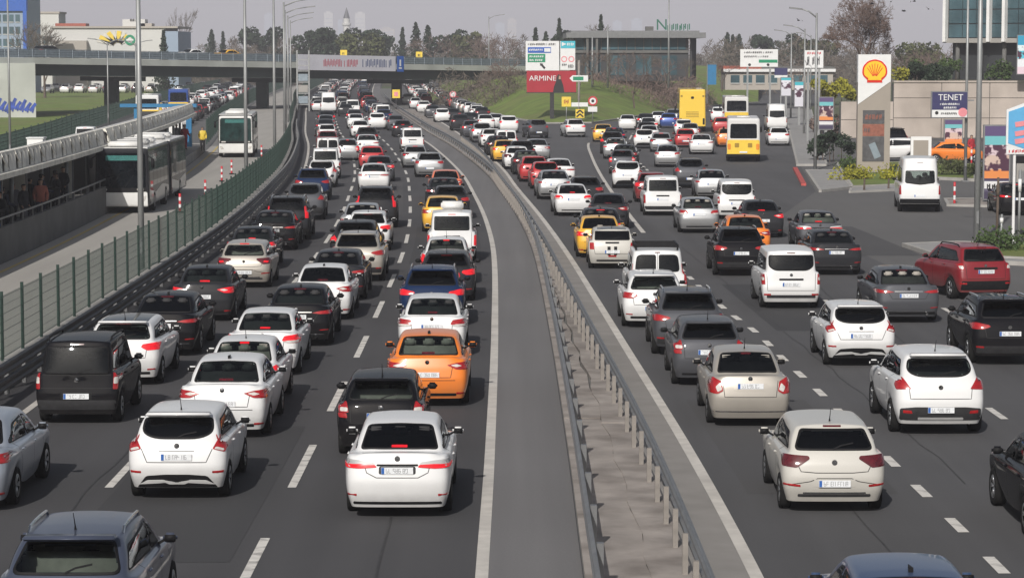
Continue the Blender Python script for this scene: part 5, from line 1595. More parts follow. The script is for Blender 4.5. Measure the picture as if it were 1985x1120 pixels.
def canopy(y0, y1, z, d):
    lean = .42                                            # the lattice band leans back from the lane
    st_part('roof', sweep_mesh(P0, [(-.35, z + .02), (-.95, z + d - .1), (-1.75, z + d - .22), (-1.75, z + .02)], y0, y1), 'roof_grey')
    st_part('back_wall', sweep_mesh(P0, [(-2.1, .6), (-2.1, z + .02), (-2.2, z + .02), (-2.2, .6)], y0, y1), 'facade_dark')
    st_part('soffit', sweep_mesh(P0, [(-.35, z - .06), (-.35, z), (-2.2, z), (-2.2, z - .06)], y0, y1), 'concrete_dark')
    st_part('lower_chord', sweep_mesh(P0, [(-.08, z), (-.08, z + .20), (-.34, z + .24), (-.34, z)], y0, y1), 'lattice_cream')
    st_part('upper_chord', sweep_mesh(P0, [(-lean + .02, z + d - .14), (-lean - .02, z + d), (-lean - .22, z + d), (-lean - .2, z + d - .14)], y0, y1), 'lattice_cream')
    st_part('fascia_panel', sweep_mesh(P0, [(-.30, z + .18), (-lean - .08, z + d - .1), (-lean - .14, z + d - .1), (-.36, z + .18)], y0, y1), 'grey_plastic')
    y = y0; k = 0
    while y < y1 - .9:
        lo = (-.24, .15); hi = (-lean + .0, d - .08)
        for (u, w_) in ((lo, hi), (hi, lo)) if k % 3 == 0 else ((lo, hi),):
            a = (P0(y) + u[0] - SO.x, y - SO.y, z + u[1]); b = (P0(y + .8) + w_[0] - SO.x, y + .8 - SO.y, z + w_[1])
            MB().bar(a, b, .26, .05, up=(1, 0, .6)).build('lattice_bar', 'lattice_cream', st)
        y += (.95, .7, 1.2)[k % 3]; k += 1
canopy(58, 124, 2.95, .92); canopy(125, 186, 3.0, .85)
y = 64
while y < 186:
    MB().tube([(P0(y) - 1.2 - SO.x, y - SO.y, .6), (P0(y) - 1.2 - SO.x, y - SO.y, 3.15)], .09, 8).build('column', 'pole_grey', st, True)
    y += 7.5
def station_panel(y, off, w, h, m, lab, z=.62):
    t = empty('poster_panel', (P0(y) - off, y, z)); tag(t, lab, 'poster panel')
    board(t, -w / 2, w / 2, .25, h, -.05, .05, 'steel', 'frame'); board(t, -w / 2 + .06, w / 2 - .06, .32, h - .07, -.07, -.051, m, 'poster'); return t
t = station_panel(97.5, 1.5, 1.3, 2.25, 'sign_blue', 'blue poster panel standing on the bus platform'); board(t, -.5, .5, 1.7, 1.95, -.085, -.071, 'sign_pink', 'lettering')
station_panel(104, 1.55, 1.1, 2.1, 'cream_paint', 'pale poster panel under the station roof')
station_panel(117, 1.5, 1.1, 2.3, 'cream_paint', 'pale poster panel under the roof just left of the articulated bus')
t = empty('kiosk', (P0(88) - 5.4, 148, .0)); tag(t, 'small white box of station equipment rising above the canopy', 'kiosk')
t.location = (P0(118) - 2.75, 118, 0)
MB().box(-.36, .36, -.4, .4, 0, 3.62).build('cabinet', 'white_paint', t); MB().box(-.40, .40, -.44, .44, 3.62, 3.68).build('lid', 'sign_white', t); MB().box(-.28, .28, -.42, -.4, .8, 2.4).build('door', 'sign_white', t)
# blue portal at the far end of the platform
pt = empty('station_portal', (P0(189) - 2.6, 189, 0)); tag(pt, 'blue steel portal frame at the far end of the bus station', 'portal')
MB().box(1.6, 2.0, -.2, .2, .6, 3.5).build('column', 'portal_blue', pt); MB().box(-2.2, -1.9, -.2, .2, .6, 3.5).build('column', 'portal_blue', pt)
MB().box(-3.2, 2.4, -.35, .35, 3.5, 3.75).build('beam', 'portal_blue', pt); MB().box(-.2, 1.3, -.1, .1, .6, 3.2).build('panel', 'white_paint', pt)
MB().box(-1.9, -.4, -.1, .1, .6, 3.2).build('panel', 'facade_dark', pt)
# red and white marker posts along the bus lane
def marker_post(x, y, lab, h=.9, group='red and white marker posts'):
    t = empty('marker_post', (x, y, 0)); tag(t, lab, 'marker post', group)
    MB().lathe([(.001, 0), (.16, 0), (.16, .05), (.06, .07)], 'z', 12).build('base', 'black_plastic', t)
    n = 5
    for k in range(n):
        z0 = .06 + k * (h - .06) / n; z1 = .06 + (k + 1) * (h - .06) / n
        MB().lathe([(.06, z0), (.06, z1)] + ([(.001, z1)] if k == n - 1 else []), 'z', 12).build('band', 'sign_red' if k % 2 == 0 else 'sign_white', t, True)
    return t
for (px, py), lab in (((349, 412), 'marker post nearest the camera beside the articulated bus'), ((398, 382), 'second marker post from the camera along the bus lane'), ((430, 352), 'third marker post from the camera along the bus lane'), ((449, 338), 'fourth marker post from the camera along the bus lane'), ((507, 306), 'farthest marker post in front of the second bus')):
    p = at(px, py); marker_post(p.x, p.y, lab)

# ------------------------------------------------------------------ people
def body_mesh(lean=0.0, arm=0.0, step=.06):
    J = [('pelvis', (0, 0, .95), .16), ('waist', (0, lean * .1, 1.10), .145), ('chest', (0, lean * .2, 1.30), .17), ('neck0', (0, lean * .26, 1.47), .085), ('neck', (0, lean * .30, 1.53), .062), ('head0', (0, lean * .33 - .01, 1.60), .085), ('head', (0, lean * .36 - .015, 1.68), .105), ('crown', (0, lean * .36, 1.76), .07)]
    E = [(0, 1), (1, 2), (2, 3), (3, 4), (4, 5), (5, 6), (6, 7)]
    for s in (1, -1):
        b = len(J)
        J += [('hip', (s * .10, 0, .88), .115), ('knee', (s * .11, -.02 + step * s, .49), .072), ('ankle', (s * .11, .02 + step * s, .09), .048), ('toe', (s * .125, -.14 + step * s, .04), .042)]
        E += [(0, b), (b, b + 1), (b + 1, b + 2), (b + 2, b + 3)]
        b = len(J)
        J += [('shoulder', (s * .20, lean * .22, 1.41), .075), ('elbow', (s * .27, lean * .2 + .03, 1.12), .052), ('wrist', (s * .25, lean * .2 - .10 - arm, .90 + arm * .6), .035), ('hand', (s * .24, lean * .2 - .15 - arm, .82 + arm * .7), .036)]
        E += [(2, b), (b, b + 1), (b + 1, b + 2), (b + 2, b + 3)]
    me = bpy.data.meshes.new('figure'); me.from_pydata([j[1] for j in J], E, []); me.update()
    o = bpy.data.objects.new('figure', me); col.objects.link(o)
    o.modifiers.new('k', 'SKIN'); sv = me.skin_vertices[0].data
    for k, j in enumerate(J): sv[k].radius = (j[2], j[2]); sv[k].use_root = (k == 0)
    m = o.modifiers.new('s', 'SUBSURF'); m.levels = 2; m.render_levels = 2
    out = bpy.data.meshes.new_from_object(o.evaluated_get(bpy.context.evaluated_depsgraph_get()))
    bpy.data.objects.remove(o); out.polygons.foreach_set('use_smooth', [True] * len(out.polygons)); return out
def clothing(src, test, grow, name):
    idx = {}; v = []; f = []
    for p in src.polygons:
        c = p.center
        if not test(c): continue
        q = []
        for i in p.vertices:
            if i not in idx: idx[i] = len(v); w = src.vertices[i]; v.append(tuple(w.co + w.normal * grow))
            q.append(idx[i])
        f.append(q)
    me = bpy.data.meshes.new(name); me.from_pydata(v, [], f); me.update(); me.polygons.foreach_set('use_smooth', [True] * len(me.polygons)); return me
FIG = []
for ln, am, sp in ((0, .05, .05), (.1, .25, .10), (-.05, .0, .16)):
    b = body_mesh(ln, am, sp)
    FIG.append((b, clothing(b, lambda c: .84 < c.z < 1.50 and not (abs(c.x) > .2 and c.z < .93), .022, 'jacket'), clothing(b, lambda c: .10 < c.z < .90 and abs(c.x) < .22, .014, 'trousers'),
                clothing(b, lambda c: c.z > 1.70 or (c.z > 1.60 and c.y > .02), .014, 'hair'), clothing(b, lambda c: c.z < .115, .012, 'shoes')))
def person(loc, rz, fig, jacket, trousers, lab, group, scale=1.0):
    b, j, t_, h, s = FIG[fig]
    o = link('person', b, 'skin'); o.location = loc; o.rotation_euler = (0, 0, rz); o.scale = (scale,) * 3
    tag(o, lab, 'person', group)
    for nm, me, m in (('jacket', j, jacket), ('trousers', t_, trousers), ('hair', h, 'hair'), ('shoes', s, 'cloth_black')):
        c = bpy.data.objects.new(nm, me); col.objects.link(c); c.parent = o
        if not len(me.materials): me.materials.append(MATS[m])
        c.material_slots[0].link = 'OBJECT'; c.material_slots[0].material = MATS[m]
    # face
    f = MB()
    for sx in (-.035, .035): f.lathe([(.001, -.012), (.012, -.008), (.014, 0)], 'y', 8, (sx, -.118, 1.675))
    link('eyes', f.mesh('eyes'), 'cloth_black', o)
    link('nose', MB().prism([(-.014, -.125), (.014, -.125), (.01, -.09), (-.01, -.09)], 1.63, 1.665).mesh('nose'), 'skin', o)
    link('mouth', MB().cbox((0, -.108, 1.605), (.04, .01, .01)).mesh('mouth'), 'cloth_red', o)
    return o
WP = 'people waiting on the bus platform'
for y, off, rz, fg, ja, tr, lab in ((92, 1.1, .4, 0, 'cloth_black', 'cloth_navy', 'person in black at the parapet in front of the blue poster'), (96, .7, -.5, 1, 'cloth_black', 'cloth_black', 'person in dark coat right of the blue poster'),
    (101.5, .75, 1.2, 2, 'cloth_black', 'cloth_grey', 'person in black walking in front of the pale poster'), (105.5, .7, .2, 0, 'cloth_salmon', 'cloth_navy', 'person in a salmon jacket on the bus platform'),
    (110.5, .8, -1.0, 1, 'cloth_black', 'cloth_black', 'person in black close to the bus nose, second from the bus'), (113.5, 1.3, 2.2, 2, 'cloth_navy', 'cloth_black', 'person in navy nearest the nose of the articulated bus'), (86.5, 1.5, .9, 0, 'cloth_grey', 'cloth_black', 'person in grey at the left end of the platform')):
    person((P0(y) - off, y, .62), rz, fg, ja, tr, lab, WP)
q = random.Random(31)
for k, y in enumerate((88.5, 90.2, 94.2, 98.6, 99.9, 103.6, 107.6, 108.9, 112.2, 116.0)):
    person((P0(y) - 1.0 - .5 * q.random(), y, .62), q.random() * 6, k % 3, ('cloth_black', 'cloth_navy', 'cloth_grey')[k % 3], 'cloth_black', 'dark clad person in the crowd under the station roof', WP, .95 + .08 * q.random())
for y, off, rz, fg, ja, tr, lab in ((183, .8, .4, 1, 'cloth_red', 'cloth_red', 'person in red beside the blue portal'), (185, 1.5, -.6, 0, 'cloth_white', 'cloth_red', 'person in a white top left of the blue portal'), (190.5, -.1, .2, 0, 'sign_yellow', 'cloth_black', 'person in a yellow vest right of the blue portal')):
    person((P0(y) - off, y, .62 if off > 0 else 0.25), rz, fg, ja, tr, lab, WP)

# ------------------------------------------------------------------ grass knoll between the two roads
front = [at(x, y) for x, y in ((770, 192), (800, 196), (850, 203), (900, 210), (960, 222), (1010, 233), (1060, 240), (1150, 239), (1230, 227), (1310, 215), (1390, 205), (1470, 199))]
v = []; f = []; NB = 16
for k in range(len(front) - 1):
    pass
FP = []
for a, b in zip(front, front[1:]):
    for j in range(4): FP.append(a.lerp(b, j / 4))
FP.append(front[-1])
q = random.Random(2)
for i, p in enumerate(FP):
    far = 560.0
    for j in range(NB + 1):
        t = (j / NB) ** 1.5; y = lerp(p.y, far, t); x = p.x * lerp(1, far / p.y, t)
        d = y - p.y; h = 4.4 * (1 - math.exp(-(d / 45) ** 1.6)) + .18 * math.sin(x * .3 + y * .11) * min(1, d / 20)
        if x < -3: h *= max(0, min(1, (x + 16) / 13))
        v.append((x, y, -.02 + h))
for i in range(len(FP) - 1):
    for j in range(NB):
        a = i * (NB + 1) + j; f.append((a, a + NB + 1, a + NB + 2, a + 1))
me = bpy.data.meshes.new('grass_knoll'); me.from_pydata(v, [], f); me.update()
structure(link('grass_knoll', me, 'grass', smooth=True))
me = MB(); 
for i in range(len(FP) - 1):
    a, b = FP[i], FP[i + 1]; me.bar((a.x, a.y - .1, .06), (b.x, b.y - .1, .06), .25, .16)
structure(me.build('knoll_kerb', 'kerb'))

# ------------------------------------------------------------------ trees and shrubs
def leaf_cloud(n, shape, size, seed, flat=.6, up=0.0):
    """leaf-sized faces spread through a crown; shape(q) gives a point"""
    q = random.Random(seed); v = []; f = []
    for k in range(n):
        c = Vector(shape(q)); a = Vector((q.gauss(0, 1), q.gauss(0, 1), q.gauss(0, 1) + up * (1 if q.random() < .5 else -1))).normalized(); b = a.cross(Vector((q.gauss(0, 1), q.gauss(0, 1), q.gauss(0, 1)))).normalized()
        s = size * (.6 + .8 * q.random()); i = len(v)
        v += [tuple(c - a * s - b * s * flat * .3), tuple(c + b * s * flat), tuple(c + a * s), tuple(c - b * s * flat)]
        f.append((i, i + 1, i + 2, i + 3))
    me = bpy.data.meshes.new('crown'); me.from_pydata(v, [], f); me.update(); return me
def clumps(q, n, R_, H0, H1, seed):
    z = random.Random(seed); C = []
    for k in range(n):
        a = z.random() * 6.283; r = R_ * math.sqrt(z.random()) * .75; C.append((r * math.cos(a), r * math.sin(a), lerp(H0, H1, z.random()), R_ * (.22 + .2 * z.random())))
    return C
def round_shape(R_, H0, H1, n, seed):
    C = clumps(None, n, R_, H0, H1, seed)
    def f(q):
        c = C[q.randrange(n)]
        while True:
            d = Vector((q.uniform(-1, 1), q.uniform(-1, 1), q.uniform(-1, 1)))
            if d.length < 1: break
        d = d.normalized() * (d.length ** .4)
        return (c[0] + d.x * c[3], c[1] + d.y * c[3], c[2] + d.z * c[3] * .8)
    return f
def cone_shape(R_, H0, H1):
    def f(q):
        t = q.random() ** 1.3; a = q.random() * 6.283; r = R_ * (1 - t) * (.55 + .45 * math.sin(t * 46 + a * 2)) * math.sqrt(q.random()) + .08
        return (r * math.cos(a), r * math.sin(a), lerp(H0, H1, t) - r * .18)
    return f
def column_shape(R_, H0, H1):
    def f(q):
        t = q.random(); a = q.random() * 6.283; r = R_ * math.sin(math.pi * min(1, t * .88 + .12)) ** .6 * math.sqrt(q.random()) * (.8 + .3 * math.sin(t * 30 + a * 3))
        return (r * math.cos(a), r * math.sin(a), lerp(H0, H1, t))
    return f
def bare_tree(seed, H=8.0, spread=.5, levels=5, trunk=.2, sides=4, rmin=.022):
    """trunk and limbs, and a crown of bare twigs"""
    q = random.Random(seed); T = MB(); Tw = MB()
    def grow(p, d, ln, r, lv):
        pts = [p]; dd = d
        for k in range(3):
            dd = (dd + Vector((q.gauss(0, .10), q.gauss(0, .10), q.gauss(0, .06) + .05))).normalized(); pts.append(pts[-1] + dd * ln / 3)
        r = max(r, rmin)
        (T if lv >= levels - 1 else Tw).tube(pts, [r, r * .88, r * .76, r * .62], sides if lv >= levels - 1 else 3, False)
        if lv <= 0: return
        n = 3 if lv > 1 else 4
        for k in range(n):
            a = 6.283 * (k + q.random()) / n; side = Vector((math.cos(a), math.sin(a), 0)); side = (side - dd * side.dot(dd)).normalized()
            nd = (dd * (1 - spread * .5) + side * spread * (.7 + .6 * q.random())).normalized()
            grow(pts[-1 if k else 2], nd, ln * (.66 + .16 * q.random()), r * .58, lv - 1)
    grow(Vector((0, 0, 0)), Vector((0, 0, 1)), H * .28, trunk, levels)
    return T.mesh('trunk'), Tw.mesh('crown')
TREES = {}
def tree_kind(key):
    if key in TREES: return TREES[key]
    k, s = key
    if k == 'bare': tm, cm = bare_tree(20 + s, 8, .55, 5, .16); m = 'twigs'
    elif k == 'bare_grey': tm, cm = bare_tree(40 + s, 9, .42, 5, .18); m = 'twigs_grey'
    else:
        if k == 'fir': cm = leaf_cloud(1500, cone_shape(2.1, 1.0, 9.5), .24, s); m = 'leaf_dark'
        elif k == 'cypress': cm = leaf_cloud(1200, column_shape(1.0, .6, 9.0), .20, s); m = 'leaf_dark'
        elif k == 'pine': cm = leaf_cloud(1700, round_shape(2.8, 3.2, 6.6, 11, s), .24, s); m = 'leaf_dark'
        elif k == 'olive': cm = leaf_cloud(1900, round_shape(3.0, 2.2, 6.4, 14, s), .22, s); m = 'leaf_olive'
        tm = MB().tube([(0, 0, -.2), (.05, 0, 2.0), (0, .05, 5.5)], [.2, .15, .05], 6).mesh('trunk')
    TREES[key] = (tm, cm, m); return TREES[key]
def tree(x, y, z, kind, s, scale, lab, group='trees', rz=None, wide=1.0, name=None):
    tm, cm, m = tree_kind((kind, s))
    t = empty(name or {'bare': 'bare_tree', 'bare_grey': 'bare_tree', 'fir': 'fir_tree', 'cypress': 'cypress_tree', 'pine': 'pine_tree', 'olive': 'leafy_tree'}[kind], (x, y, z), rnd.random() * 6 if rz is None else rz)
    t.scale = (scale * wide, scale * wide, scale); tag(t, lab, 'tree', group)
    link('trunk', tm, 'bark', t); link('crown', cm, m, t); return t

# big bare tree behind the fuel station
tm, cm = bare_tree(3, 10.5, .62, 8, .26, rmin=.017)
bt = empty('bare_tree', at_d(1672, 190, 238)); bt.location.z = 2.5; tag(bt, 'large bare reddish tree with dense twigs behind the fuel station totem', 'tree', 'trees')
link('trunk', tm, 'bark', bt); link('crown', cm, 'twigs', bt)
zmax = max(v.co.z for v in cm.vertices); bt.scale = (1.0, 1.0, (13.2 - 2.5) / zmax); wx = max(abs(v.co.x) for v in cm.vertices); bt.scale.x = bt.scale.y = 3.9 / wx
# trees one can tell apart along the skyline and on the knoll: (px, top py, distance, kind, seed, label)
def tree_at(px, ptop, Y, kind, s, lab, z=0.0, wide=1.0):
    p = at_d(px, ptop, Y); tm, cm, m = tree_kind((kind, s)); h = max(v.co.z for v in cm.vertices)
    return tree(p.x, Y, z, kind, s, (p.z - z) / h, lab, wide=wide)
for a in ((349, 14, 620, 'bare_grey', 1, 'tall bare poplar-like tree left of the lamp posts behind the overpass', 0, .45),
          (317, 57, 430, 'fir', 1, 'dark conifer in front of the white building with the yellow fan', 0),
          (806, 42, 560, 'cypress', 1, 'tall dark cypress above the middle of the overpass', 0), (829, 48, 560, 'cypress', 2, 'second dark cypress just right of the tallest one', 0, 1.1),
          (780, 52, 600, 'fir', 2, 'pale conifer left of the two dark cypresses', 0), (740, 55, 610, 'pine', 1, 'dark pine in the middle of the skyline wood', 0),
          (655, 52, 590, 'pine', 2, 'dark pine beside the white minaret', 0), (628, 52, 585, 'pine', 3, 'dark pine left of the minaret', 0), (600, 55, 600, 'pine', 1, 'dark pine behind the row of lamp posts', 0),
          (532, 52, 620, 'fir', 3, 'dark conifer between the two tall lamp posts on the left', 0), (506, 50, 640, 'pine', 2, 'pine left of the conifer between the lamp posts', 0), (410, 56, 640, 'cypress', 3, 'narrow dark tree at the left end of the skyline wood', 0),
          (432, 60, 640, 'fir', 1, 'small conifer in the left skyline wood', 0), (880, 56, 600, 'pine', 3, 'round dark pine right of the cypresses', 0), (905, 60, 580, 'olive', 1, 'olive green round tree above the overpass', 0), (930, 62, 570, 'bare', 1, 'bare tree behind the lamp on the overpass', 0),
          (975, 60, 560, 'bare', 2, 'bare tree left of the large road sign', 0), (852, 66, 540, 'bare', 3, 'reddish bare tree right of the second cypress', 0), (700, 62, 560, 'olive', 2, 'broad olive tree behind the long banner', 0),
          (1038, 52, 520, 'fir', 2, 'conifer peeping over the large road sign', 0), (1084, 34, 500, 'fir', 3, 'tall dark fir behind the large road sign', 0, .8), (1058, 60, 520, 'cypress', 1, 'small cypress behind the road sign', 0), (1100, 58, 505, 'pine', 2, 'low pine right of the tall fir', 0),
          (1165, 27, 420, 'fir', 1, 'big dark fir standing behind the roof of the glass pavilion', 3.5, .9), (1150, 46, 430, 'bare_grey', 2, 'bare tree left of the fir behind the pavilion', 3.5),
          (1410, 62, 560, 'cypress', 2, 'dark narrow tree right of the pavilion', 0), (1420, 66, 570, 'fir', 2, 'small conifer right of the narrow dark tree', 0), (1433, 65, 565, 'cypress', 3, 'third small dark tree right of the pavilion', 0),
          (1230, 130, 290, 'bare', 1, 'bare shrub-like tree in the middle of the grass knoll', 1.2), (1150, 95, 318, 'bare', 2, 'bare tree in front of the left end of the pavilion', 3.5), (1185, 100, 320, 'bare_grey', 3, 'bare tree in front of the pavilion windows', 3.6), (1215, 98, 316, 'bare', 3, 'bare tree before the middle of the pavilion', 3.5),
          (1255, 102, 318, 'bare_grey', 1, 'bare tree before the right half of the pavilion', 3.5), (1290, 110, 312, 'bare', 2, 'bare tree beside the pole at the pavilion corner', 3.4), (1330, 112, 316, 'bare_grey', 2, 'bare tree at the right corner of the pavilion', 3.4), (1125, 105, 316, 'bare_grey', 3, 'bare tree beside the red billboard', 3.4),
          (985, 110, 330, 'bare', 1, 'dark bare tree left of the red billboard', 1.5), (960, 130, 335, 'bare', 3, 'bare tree above the mouth of the underpass', 1.0),
          (1400, 118, 330, 'bare', 3, 'bare tree right of the blue flag banner', 2.5), (1550, 128, 330, 'bare', 2, 'bare tree behind the pavement ad panels', 2.0), 
          (1490, 66, 560, 'pine', 1, 'pine on the brown hill right of the pavilion', 0), (1550, 64, 520, 'pine', 3, 'dark pine on the hill behind the corner lamp', 0), (1590, 75, 500, 'olive', 1, 'olive green tree behind the panel sign', 0), (1785, 80, 420, 'olive', 2, 'hazy round tree between the bare tree and the glass tower', 0), (1760, 92, 400, 'bare', 2, 'bare tree right of the large reddish tree', 0), (1820, 95, 380, 'bare', 1, 'bare tree beside the glass tower', 0),
          (55, 38, 420, 'bare_grey', 1, 'bare tree in front of the blue tower block on the left', 0), (85, 55, 420, 'bare_grey', 2, 'bare tree at the foot of the white block on the left', 0)):
    tree_at(*a)
# distant woods that read as one mass
def wood(name, label, kinds, X0, X1, Y0, Y1, h0, h1, n, seed, material, size=.9):
    q = random.Random(seed); C = []
    for k in range(n):
        y = lerp(Y0, Y1, q.random()); C.append((lerp(X0, X1, q.random()) * y / Y0, y, lerp(h0, h1, q.random()), 2.2 + 2.2 * q.random()))
    def f(qq):
        c = C[qq.randrange(n)]; a = qq.random() * 6.283; r = c[3] * math.sqrt(qq.random()); t = qq.random()
        return (c[0] + r * math.cos(a) * math.sin(3.14 * (.15 + .8 * t)), c[1] + r * math.sin(a), c[2] * t)
    tw = material.startswith('twigs')
    me = leaf_cloud(n * (260 if tw else 110), f, size * (1.5 if tw else 1), seed, .09 if tw else .6, .8 if tw else 0)
    o = link(name, me, material); tag(o, label, 'wood', kind='stuff'); return o
wood('bare_wood', 'brown leafless wood along the skyline behind the overpass', 0, -90, 60, 600, 760, 6.0, 11.5, 120, 1, 'twigs_grey', .55)
wood('evergreen_wood', 'dark evergreen wood along the skyline behind the overpass', 0, -85, 40, 640, 800, 6, 10.0, 34, 2, 'leaf_hazed', .6)
wood('bare_wood', 'brown leafless wood on the hill right of the pavilion', 0, 34, 96, 440, 620, 5.5, 10.5, 80, 3, 'twigs_grey', .5)
wood('shrub_mass', 'low reddish bare shrubs below the pavilion', 0, 9, 23, 326, 346, 2.6, 5.2, 30, 5, 'twigs', .28)
wood('shrub_mass', 'low bare shrubs around the dark underpass mouth', 0, -9, 4, 330, 380, 3, 5.5, 22, 6, 'twigs_grey', .3)
wood('evergreen_wood', 'dark trees beyond the parked cars under the overpass', 0, -85, -46, 560, 640, 5, 9, 40, 8, 'twigs_grey', .5)

wood('unseen_tree_belt', 'tall dark tree belt added out of view behind the viewpoint for reflections', 0, -95, 95, -95, -135, 14, 23, 230, 21, 'leaf_dark', 1.7)  # out of view, put in so dark paint and glass mirror a dark skyline
# distant towers in the haze
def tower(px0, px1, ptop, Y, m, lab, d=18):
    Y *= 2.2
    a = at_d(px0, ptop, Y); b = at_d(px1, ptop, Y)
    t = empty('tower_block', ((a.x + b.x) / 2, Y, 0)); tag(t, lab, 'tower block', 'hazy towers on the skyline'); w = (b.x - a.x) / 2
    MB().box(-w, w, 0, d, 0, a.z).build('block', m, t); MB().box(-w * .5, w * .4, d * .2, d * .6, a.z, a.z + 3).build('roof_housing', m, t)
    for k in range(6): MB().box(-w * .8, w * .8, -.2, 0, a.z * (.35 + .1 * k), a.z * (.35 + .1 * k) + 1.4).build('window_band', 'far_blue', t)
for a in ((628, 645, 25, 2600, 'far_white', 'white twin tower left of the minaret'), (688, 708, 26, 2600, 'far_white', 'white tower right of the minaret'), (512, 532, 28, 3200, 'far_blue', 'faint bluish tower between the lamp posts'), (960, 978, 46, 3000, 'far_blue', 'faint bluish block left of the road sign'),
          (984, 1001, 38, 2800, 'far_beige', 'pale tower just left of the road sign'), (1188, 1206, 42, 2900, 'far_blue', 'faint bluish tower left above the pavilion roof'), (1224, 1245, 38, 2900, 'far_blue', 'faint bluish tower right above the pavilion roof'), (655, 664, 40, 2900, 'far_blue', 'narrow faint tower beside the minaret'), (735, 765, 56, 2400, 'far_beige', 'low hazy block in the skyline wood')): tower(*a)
mn = empty('minaret', (at_d(672, 66, 1900).x, 1900, 0)); tag(mn, 'white minaret with a pointed dark spire on the skyline', 'minaret')
zt = at_d(672, 15, 1900).z; zs = at_d(672, 36, 1900).z; zb = at_d(672, 52, 1900).z
MB().lathe([(2.6, 0), (2.3, zs)], 'z', 12).build('shaft', 'far_white', mn, True); MB().lathe([(2.3, zb), (3.3, zb + 1.2), (3.3, zb + 2.6), (2.2, zb + 2.6)], 'z', 12).build('balcony', 'far_white', mn); MB().lathe([(2.5, zs), (.1, zt)], 'z', 12).build('spire', 'facade_dark', mn, True)

# buildings on the left behind the overpass
def windows_on(t, x0, x1, z0, z1, nx, nz, y, m='facade_glass', fw=.7, fh=.6):
    for i in range(nx):
        for j in range(nz):
            a = lerp(x0, x1, (i + .5) / nx); c = lerp(z0, z1, (j + .5) / nz); w = (x1 - x0) / nx * fw / 2; h = (z1 - z0) / nz * fh / 2
            o = MB().box(a - w, a + w, y - .08, y, c - h, c + h).build('window', m, t)
            MB().box(a - w, a + w, y - .16, y - .081, c - h - .12, c - h).build('sill', 'far_white', o)
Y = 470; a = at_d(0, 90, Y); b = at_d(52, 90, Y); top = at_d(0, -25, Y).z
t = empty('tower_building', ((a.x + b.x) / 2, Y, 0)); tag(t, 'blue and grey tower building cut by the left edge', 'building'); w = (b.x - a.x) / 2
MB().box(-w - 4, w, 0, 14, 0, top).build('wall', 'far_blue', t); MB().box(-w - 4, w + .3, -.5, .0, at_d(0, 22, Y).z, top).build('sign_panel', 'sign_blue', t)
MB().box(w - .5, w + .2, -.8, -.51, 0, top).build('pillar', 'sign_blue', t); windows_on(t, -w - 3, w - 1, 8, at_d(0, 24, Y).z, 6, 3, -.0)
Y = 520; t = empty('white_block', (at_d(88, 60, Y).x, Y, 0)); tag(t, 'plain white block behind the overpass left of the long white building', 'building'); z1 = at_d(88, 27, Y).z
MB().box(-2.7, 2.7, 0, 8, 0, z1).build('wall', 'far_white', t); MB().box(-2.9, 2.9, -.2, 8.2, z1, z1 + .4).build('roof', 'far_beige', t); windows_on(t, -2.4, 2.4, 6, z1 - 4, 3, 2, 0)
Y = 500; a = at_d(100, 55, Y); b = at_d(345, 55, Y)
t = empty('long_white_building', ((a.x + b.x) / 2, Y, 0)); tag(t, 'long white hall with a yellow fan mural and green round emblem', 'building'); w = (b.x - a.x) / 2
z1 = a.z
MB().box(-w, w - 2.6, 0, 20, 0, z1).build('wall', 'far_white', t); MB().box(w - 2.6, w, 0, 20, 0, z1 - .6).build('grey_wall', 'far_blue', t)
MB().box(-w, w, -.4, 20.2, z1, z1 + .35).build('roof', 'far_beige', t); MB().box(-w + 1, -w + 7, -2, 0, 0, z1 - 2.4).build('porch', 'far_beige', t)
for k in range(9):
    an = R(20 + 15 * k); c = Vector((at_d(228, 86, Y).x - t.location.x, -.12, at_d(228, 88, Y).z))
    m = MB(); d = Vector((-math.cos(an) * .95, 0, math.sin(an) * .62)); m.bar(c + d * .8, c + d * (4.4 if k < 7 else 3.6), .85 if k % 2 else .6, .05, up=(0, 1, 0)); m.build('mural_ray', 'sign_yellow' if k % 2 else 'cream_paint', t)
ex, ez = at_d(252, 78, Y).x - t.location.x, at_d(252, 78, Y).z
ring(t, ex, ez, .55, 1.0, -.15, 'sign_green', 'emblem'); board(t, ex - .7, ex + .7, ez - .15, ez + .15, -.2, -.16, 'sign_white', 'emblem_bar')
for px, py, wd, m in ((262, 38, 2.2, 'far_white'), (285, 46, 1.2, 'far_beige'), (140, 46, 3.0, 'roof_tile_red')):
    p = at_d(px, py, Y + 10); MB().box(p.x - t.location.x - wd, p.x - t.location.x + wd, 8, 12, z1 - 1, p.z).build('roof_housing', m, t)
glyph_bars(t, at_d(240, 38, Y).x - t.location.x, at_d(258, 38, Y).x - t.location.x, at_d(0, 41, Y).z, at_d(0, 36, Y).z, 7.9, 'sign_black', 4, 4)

# ------------------------------------------------------------------ glass pavilion on the knoll
mat('pavilion_grey', (.17, .175, .18), .7, noise=.1); mat('letter_green', (.01, .11, .07), .5, noise=.1)
Y = 345; a = at_d(1112, 60, Y); b = at_d(1335, 60, Y); t = empty('pavilion', ((a.x + b.x) / 2, Y, 0)); tag(t, 'flat roofed glass pavilion with green rooftop letters on the knoll', 'building'); w = (b.x - a.x) / 2
zr = at_d(0, 74, Y).z; zt_ = at_d(0, 60, Y).z; zm = at_d(0, 98, Y).z; z0 = 3.6
MB().box(-w, w, 0, 22, z0, zm).build('lower_wall', 'facade_dark', t); MB().box(-w, w, .4, 22, zm, zr).build('upper_wall', 'facade_dark', t)
MB().box(-w - 1.0, w + 2.2, -1.4, 24, zr, zt_ - .25).build('roof', 'pavilion_grey', t); MB().box(-w - .4, w + 1.4, -.6, 23, zt_ - .25, zt_).build('roof_edge', 'pavilion_grey', t)
MB().box(-w, w, -.25, .4, zm - .35, zm).build('floor_edge', 'concrete_dark', t)
